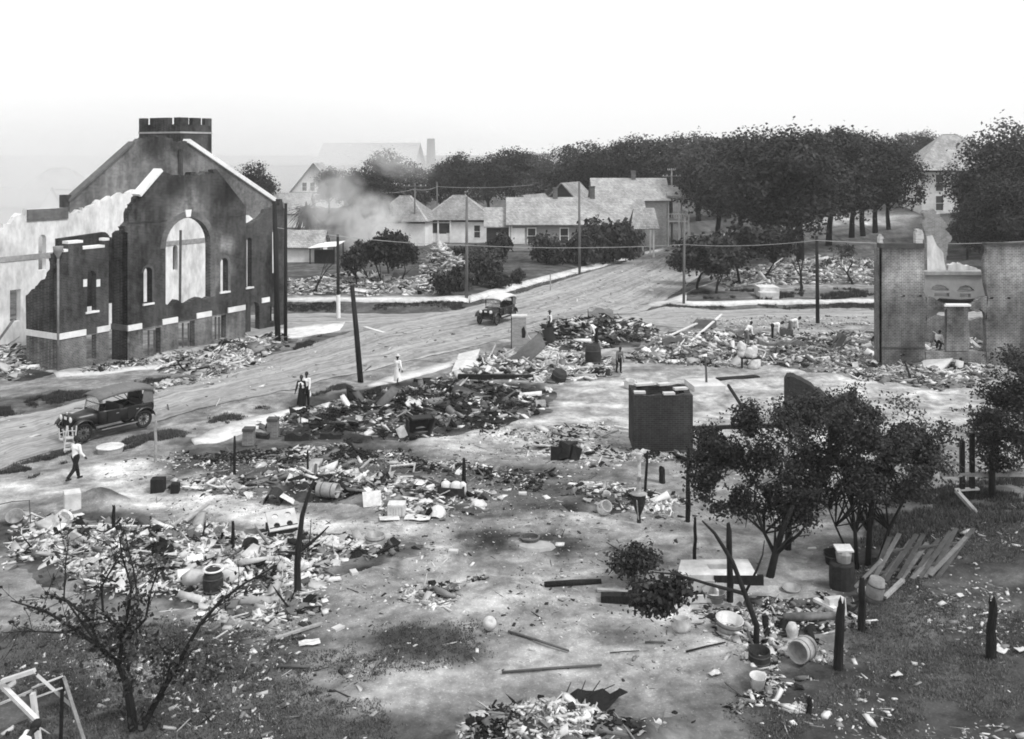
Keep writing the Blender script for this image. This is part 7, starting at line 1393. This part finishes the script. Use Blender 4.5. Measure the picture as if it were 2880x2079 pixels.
post('tall dark post left of the bushy tree', 1935, 1468, 1255, .09); post('thin dark pole carrying a wire in the yard', 1955, 1580, 1455, .06); post('tall dark pole behind the dead tree', 2052, 1692, 1472, .1, xt=2050); post('short black stub right of the burnt stand', 1862, 1358, 1310, .14); post('thin burnt stick behind the white stand', 1812, 1400, 1268, .06, xt=1822); post('charred stake on bare dirt at lower right', 2276, 2008, 1960, .07); post('thin dark post in the weeds right of the speeding car', 438, 1300, 1180, .07, m=OLDW); post('thin stake right of the sidewalk end', 660, 1345, 1225, .06); post('thin stub in the scorched yard', 865, 1335, 1265, .05); post('burnt post at the black chest', 1305, 1385, 1288, .09); post('thin dark post in the left rubble', 655, 1560, 1465, .07)
post('slim stake left of the hip roofed lot', 1548, 818, 770, .07, m=OLDW); post('grey post stump in the left yard bush', 320, 1500, 1420, .07)
post('thin metal standpipe behind the brick chamber', 1882, 1100, 1072, .04, m=TIN, name='standpipe', cat='pipe')
bs = thing('burnt_stand', 'white pedestal stack rising from charred vase in the yard', 'stand', G(1797, 1470)); mb = MB(); mb.lathe([(.08, 0), (.06, .25), (.2, .6), (.25, .95), (.22, 1.0)], 14); mb.build('vase', RUST, bs); mb = MB(); mb.lathe([(.26, 1.0), (.3, 1.03), (.06, 1.07), (.1, 1.2), (.06, 1.4), (.07, 1.62), (.2, 1.66), (.06, 1.7), (.08, 2.2), (.13, 2.42), (.12, 2.46)], 14); mb.smooth = True; mb.build('pedestal', mat('chipped_white_iron', .4, .4, 6), bs); mb = MB(); mb.bar((-.06, -.34, .25), (-.12, -.36, .9), .12, .03); mb.build('strip', OLDW, bs)
wire('clothes wire between dark yard poles', [G(1955, 1580) + Vector((0, 0, 1.75)), G(2052, 1692) + Vector((0, 0, 2.1))], .05, .02)
fr_ = thing('timber_barrier', 'long grey rail on posts with slanting brace at right edge', 'fence', G(2720, 1400)); b0 = fr_.location; dB = b0.y
def BL(x, y, dy=0): return V3(x, y, dB + dy) - b0
mb = MB(); mb.bar(BL(2645, 1334), BL(2960, 1334), .16, .14); mb.build('rail', OLDW, fr_); mb = MB(); mb.bar(BL(2690, 1380, -.6), BL(2790, 1492, -2.4), .14, .12); mb.build('brace', OLDW, fr_)
for x, y0, y1 in ((2706, 1400, 1240), (2734, 1400, 1218)):
    mb = MB(); mb.bar(BL(x, y0), BL(x, y1), .15, .15); mb.build('post', CHAR, fr_)
mb = MB(); mb.bar(BL(2688, 1378), BL(2752, 1374), .2, .06); mb.build('shelf_board', WHW, fr_)
sf = thing('slatted_gate', 'collapsed slatted gate leaning under the broad tree', 'gate', G(2500, 1640)); b0 = sf.location; dB = b0.y
for i in range(15):
    x = 2440 + i * 14; mb = MB(); lean_ = 66 + 3 * i
    rg_ = random.Random(i * 7); mb.bar(BL(x + rg_.uniform(-8, 8), 1655 - i * 2 + rg_.uniform(-14, 4)), BL(x + lean_ + rg_.uniform(-22, 22), 1512 + rg_.uniform(-14, 34) - i, .9 + .03 * i), .13, .035); mb.build('slat', mat('grey_slat', .17, .3, 5) if i % 2 else mat('dim_slat', .09, .3, 5), sf)
for t in (.3, .75):
    mb = MB(); mb.bar(BL(2440 + 70 * t, 1655 - 140 * t, .9 * t + .06), BL(2640 + 104 * t, 1618 - 125 * t, 1.3 * t + .06), .09, .04); mb.build('rail', mat('dim_slat', .09), sf)
plank('thin pale pole propped against the slatted gate', 2405, 1660, 2480, 1660, OLDW, .08, .08, .1, .9); plank('grey stick crossing below the slatted gate', 2488, 1690, 2540, 1650, OLDW, .12, .08, .1, .2)
vessel('barrel', 2455, 1690, 50, 70, mat('bleached_barrel', .22, .35, 4), 'pale broken barrel at the slatted gate', (.1, .15, 0)); vessel('basin', 2430, 1680, 40, 24, ENAM, 'white cloth bundle by the pale barrel', (.4, 0, 0), 'bundle', 'bundle')
# white timber frame in the lower left corner
tf = thing('collapsed_swing', 'whitewashed timber frame of collapsed swing at lower left', 'frame', G(60, 2140)); b0 = tf.location; dB = b0.y
for nm, a, b, w in (('beam', (5, 1916, 0), (98, 1886, 0), .1), ('beam', (0, 1922, .1), (104, 2026, -.3), .1), ('post', (92, 1950, 0), (116, 2140, 0), .11), ('beam', (106, 1900, 0), (200, 1984, .5), .08), ('rail', (0, 1980, .2), (90, 1942, .2), .05), ('rail', (90, 1935, .2), (176, 1902, .2), .035), ('rail', (100, 1962, .2), (176, 1934, .2), .035)):
    mb = MB(); mb.bar(BL(*a), BL(*b), w, w * .8); mb.build(nm, WHW, tf)
ap = thing('a_frame_stand', 'thin dark and pale A frame beside the timber frame', 'frame', G(210, 2120)); b0 = ap.location; dB = b0.y
for a, b, w, m_ in (((176, 1904, 0), (170, 2120, 0), .06, CHAR), ((178, 1904, 0), (248, 2120, .4), .07, OLDW)):
    mb = MB(); mb.bar(BL(*a), BL(*b), w, w); mb.build('leg', m_, ap)
wf_ = thing('wire_hoop', 'sagging wire frame at the left picture edge', 'frame', G(50, 1480)); mb = MB(); mb.tube([(-.9, 0, 0), (-.85, 0, .7), (-.2, 0, .85), (.4, 0, .9), (.45, 0, 0)], .02, 5); mb.build('hoop', IRON, wf_)
sk_ = thing('bleached_fragment', 'white hollow fragment like split stovepipe in the left debris', 'debris', G(160, 1490)); mb = MB(); mb.lathe([(.22, 0), (.3, .3), (.26, .55), (.2, .5), (.2, .05)], 14, (0, 0, .1), Matrix.Rotation(.7, 3, 'Y'), close=False); mb.build('shell', ENAM, sk_); mb = MB(); mb.bar((-.4, -.1, .4), (.15, -.2, .05), .12, .06); mb.build('strip', ENAM, sk_)
rc = thing('stump_rock', 'dark jagged rock cluster on pale yard', 'rock', G(1585, 1288))
for i, (x, y, s) in enumerate(((-.3, 0, .55), (.15, .1, .75), (.45, 0, .6), (0, -.15, .45))):
    o = link_mesh('rock', PIECES[2][i][1], rc, (x, y, s * .4), (.2 * i, .1, i), (s, s * .8, s * 1.1))
tt_ = thing('torn_tarpaulin', 'dark torn sheet and sticks above the bottom heap', 'debris', G(1600, 2010)); mb = MB(); r = random.Random(5); n = 8; vs = [(-.7 + 1.4 * i / (n - 1) + .25 * j, -.2 + j * .3, .05 + .2 * abs(math.sin(i * 1.3 + j)) * (.3 + j * .2)) for j in range(4) for i in range(n)]; q = len(vs); vs += [(x, y, z + .015) for x, y, z in vs]; fs = [(j * n + i, j * n + i + 1, (j + 1) * n + i + 1, (j + 1) * n + i) for j in range(3) for i in range(n - 1)]; mb.add(vs, fs + [tuple(t + q for t in f[::-1]) for f in fs]); mb.build('sheet', DCLOTH, tt_)
for i in range(4):
    mb = MB(); mb.tube([(-.6 + .3 * i, -.1, .05), (-.2 + .25 * i + r.uniform(-.2, .3), .4, .15), (.1 + .35 * i, .9, .12 + r.uniform(0, .2))], [.025, .02, .01], 5); mb.build('stick', BARK, tt_)
slab_item('grey_slab', 'pale slab collapsed at the foot of the brick ruin', ((2560, 1050, .1), (2640, 1058, .1), (2680, 1040, .6), (2600, 1030, .3)), .1, CONC2, 'slab'); slab_item('grey_slab', 'white fallen sheet at the right edge of brick ruin', ((2780, 1000, .4), (2900, 1010, .4), (2900, 975, 1.0), (2800, 970, 1.2)), .1, PLAST, 'slab')
slab_item('grey_slab', 'ribbed pale door lying beside the street curb', ((1270, 1050, .05), (1330, 1040, .05), (1350, 1000, .35), (1290, 1012, .3)), .08, CONC2, 'slab')
# ---------------------------------------------------------------- litter over the yards
def litter(label, px, n, size, seed, tones, p, name='litter'):
    r = np.random.default_rng(seed); pl = [tuple(G(*q)[:2]) for q in px]; S = sample_poly(pl, n, r, 2.0); k = vnoise(S[:, 0], S[:, 1], 1.7, seed) + .5 * r.random(n) > .62; S = S[k]; n = len(S); Z = ht(S[:, 0], S[:, 1]); c = np.mean(pl, 0); z0 = htf(*c)
    sc_ = size * r.lognormal(0, .6, n); D = np.stack([sc_ * r.uniform(.8, 2.6, n), sc_ * r.uniform(.5, 1.0, n), sc_ * r.uniform(.15, .5, n)], 1); st_ = r.random(n) < .1; D[st_] = np.stack([sc_[st_] * r.uniform(4, 10, st_.sum()), sc_[st_] * .3, sc_[st_] * .25], 1)
    V = UB[None] * (1 + r.uniform(-.4, .15, (n, 8, 3))) * D[:, None, :]; V = np.einsum('nij,nkj->nki', rotm(n, r, .2), V) + np.stack([S[:, 0] - c[0], S[:, 1] - c[1], Z - z0 + D[:, 2] * .3], 1)[:, None]
    F = (UF[None] + 8 * np.arange(n)[:, None, None]).reshape(-1, 4); o = link_mesh(name, np_mesh(name, V.reshape(-1, 3), F, RS, np.repeat(np.array(tones)[r.choice(len(tones), n, p=p)] * r.uniform(.7, 1.3, n), 8)), None, (c[0], c[1], z0)); tag(o, label, 'litter', kind='stuff')
litter('chips and cinders strewn over the yards in the middle', [(300, 1300), (1100, 1240), (1900, 1180), (2600, 1100), (2600, 1300), (1950, 1480), (2300, 1700), (2100, 1950), (1300, 1980), (700, 1850), (300, 1500)], 15000, .028, 1, (.5, .2, .03), (.4, .2, .4))
litter('pebbles and clods on the dirt street', [(-50, 1320), (1000, 1050), (1560, 920), (1880, 860), (2060, 720), (1880, 700), (1330, 870), (700, 1020), (-50, 1190)], 9000, .05, 2, (.5, .25, .06), (.35, .3, .35))
litter('scraps in the grass of the right bank', [(2400, 1550), (2900, 1420), (2900, 2140), (2050, 2140)], 2500, .04, 3, (.5, .2), (.5, .5))
litter('scraps in the grass at lower left', [(-20, 1740), (900, 1700), (1200, 2140), (-20, 2140)], 2500, .04, 4, (.45, .15, .03), (.4, .2, .4))
# ---------------------------------------------------------------- grass and weeds
def grass(name, label, px, n, hgt, seed, m, clump=1.0, kind='stuff'):
    r = np.random.default_rng(seed); pl = [tuple(G(*p)[:2]) for p in px]; nt_ = n // 7; S = sample_poly(pl, nt_, r, .7); keep = vnoise(S[:, 0], S[:, 1], 1.6, seed) + .35 * vnoise(S[:, 0], S[:, 1], .5, seed + 1) > (.48 if name == 'grass' else .72); S = S[keep]; j = r.integers(0, len(S), n)
    X = S[j, 0] + r.normal(0, .06, n); Y = S[j, 1] + r.normal(0, .06, n); Z = ht(X, Y) - .01; h_ = hgt * r.uniform(.4, 1.3, n); a = r.uniform(0, 6.28, n); w = .012 + .012 * r.random(n); le = r.uniform(.2, .8, n) * h_
    B = np.stack([X, Y, Z], 1); sx = np.stack([-np.sin(a) * w, np.cos(a) * w, 0 * a], 1); tp = B + np.stack([np.cos(a) * le, np.sin(a) * le, h_], 1)
    V = np.stack([B - sx, B + sx, tp], 1).reshape(-1, 3); c = np.mean(pl, 0); z0 = htf(*c); V -= [c[0], c[1], z0]
    o = link_mesh(name, np_mesh(name, V, np.arange(n * 3).reshape(-1, 3), m, np.repeat(r.uniform(.6, 1.5, n), 3)), None, (c[0], c[1], z0)); tag(o, label, 'grass', kind='stuff'); return o
GRM = leaf_mat('dry_grass', .10); GRD = leaf_mat('dark_grass', .055)
grass('grass', 'short dark grass on the bank at lower right', [(2430, 1560), (2900, 1440), (2900, 2140), (2050, 2140), (2090, 2000), (2370, 1850)], 42000, .06, 1, GRM)
grass('grass', 'patchy grass round the bare bush at lower left', [(-20, 1770), (500, 1740), (960, 1800), (940, 1960), (1240, 2010), (1150, 2140), (-20, 2140)], 42000, .06, 2, GRM)
grass('grass', 'scorched grass in the middle yard', [(1000, 1760), (1390, 1740), (1390, 1840), (1200, 1920), (800, 1920), (660, 1870)], 7000, .05, 3, GRD)
grass('weeds', 'rank weeds along the verge by the church', [(-100, 1190), (-100, 1120), (200, 1105), (480, 1060), (860, 975), (900, 950), (700, 1005), (400, 1085)], 30000, .16, 4, GRD)
grass('grass', 'grassy bank below the left sidewalk', [(760, 878), (1300, 872), (1320, 854), (760, 852)], 14000, .14, 5, GRD)
grass('grass', 'grassy bank below the right sidewalk', [(1860, 872), (2900, 866), (2900, 853), (1860, 860)], 20000, .12, 6, GRD)
grass('grass', 'grass verge between far sidewalk and dirt street', [(1335, 858), (1700, 752), (1860, 700), (1780, 730), (1500, 803)], 18000, .12, 7, GRM)
grass('weeds', 'weeds along the near verge of the street', [(-50, 1330), (250, 1250), (560, 1190), (1000, 1075), (1020, 1085), (700, 1160), (520, 1230), (300, 1290), (-50, 1400)], 26000, .13, 8, GRD)
grass('grass', 'thin grass in the shaded yard behind the big trees', [(2380, 1420), (2900, 1300), (2900, 1470), (2440, 1560)], 18000, .16, 9, GRD)
grass('weeds', 'weeds on burnt lot across the cross street', [(1900, 845), (2460, 842), (2460, 810), (2050, 815), (1940, 822)], 12000, .25, 10, GRD)
# ---------------------------------------------------------------- air: haze box and smoke
def vol_obj(name, me, dens, label, noise=None, aniso=0.2, parent=None):
    m = bpy.data.materials.new(name); m.use_nodes = True; nt = m.node_tree; nt.nodes.clear(); out = nt.nodes.new('ShaderNodeOutputMaterial'); pv = nt.nodes.new('ShaderNodeVolumePrincipled')
    pv.inputs['Color'].default_value = (.98, .98, .98, 1); pv.inputs['Density'].default_value = dens; pv.inputs['Anisotropy'].default_value = aniso; nt.links.new(pv.outputs[0], out.inputs['Volume'])
    if noise:
        tc = _n(nt, 'ShaderNodeTexCoord'); n = _n(nt, 'ShaderNodeTexNoise'); n.inputs['Scale'].default_value = noise[0]; n.inputs['Detail'].default_value = 5; n.inputs['Distortion'].default_value = 1.2; nt.links.new(tc.outputs['Object'], n.inputs[0])
        g = _n(nt, 'ShaderNodeVectorMath', operation='LENGTH'); nt.links.new(tc.outputs['Object'], g.inputs[0]); fall = _math(nt, 'SUBTRACT', 1.0, g.outputs['Value'], True)
        v = _math(nt, 'SUBTRACT', n.outputs[0], noise[1], True); v = _math(nt, 'MULTIPLY', _math(nt, 'MULTIPLY', v, fall), dens); nt.links.new(v, pv.inputs['Density'])
    me.materials.append(m); return m
mb = MB(); mb.box((0, 850, 14.5), (3000, 1750, 36)); o = mb.build('haze', MATS['white_paint']); o.data.materials.clear(); vol_obj('haze', o.data, .00032, ''); tag(o, 'pale smoky haze lying over the whole burnt district', 'haze', kind='stuff')
def puff(name, label, x, y, d, rx, ry, rz_, dens, noise, cat='smoke', tilt=0):
    mb = MB(); mb.ball((0, 0, 0), 1.0, 24, 16); me = mb.mesh(name); o = bpy.data.objects.new(name, me); COL.objects.link(o); vol_obj(name + label[:6], me, dens, label, noise); c = V3(x, y, d); k = d / FPX; o.location = c; o.scale = (rx * k, ry, rz_ * k); o.rotation_euler = (0, tilt, 0); tag(o, label, cat, kind='stuff'); return o
puff('smoke', 'white smoke billowing up from the ash heap', 1050, 650, 122, 110, 6, 120, 2.6, (2.6, .36), tilt=.35)
puff('smoke', 'thin smoke drifting left over the cottages', 930, 560, 120, 120, 8, 130, .8, (2.0, .36), tilt=.4)
puff('smoke', 'broad pale smoke bank behind the church at left', 60, 600, 130, 440, 45, 270, .16, (1.2, .1))
puff('smoke', 'distant smoke veil in front of the great hall', 600, 500, 300, 1000, 90, 260, .07, (1.1, .1))
puff('smoke', 'faint smoke trail above the distant trees', 1110, 450, 150, 130, 10, 60, .4, (2.0, .36), tilt=.3)
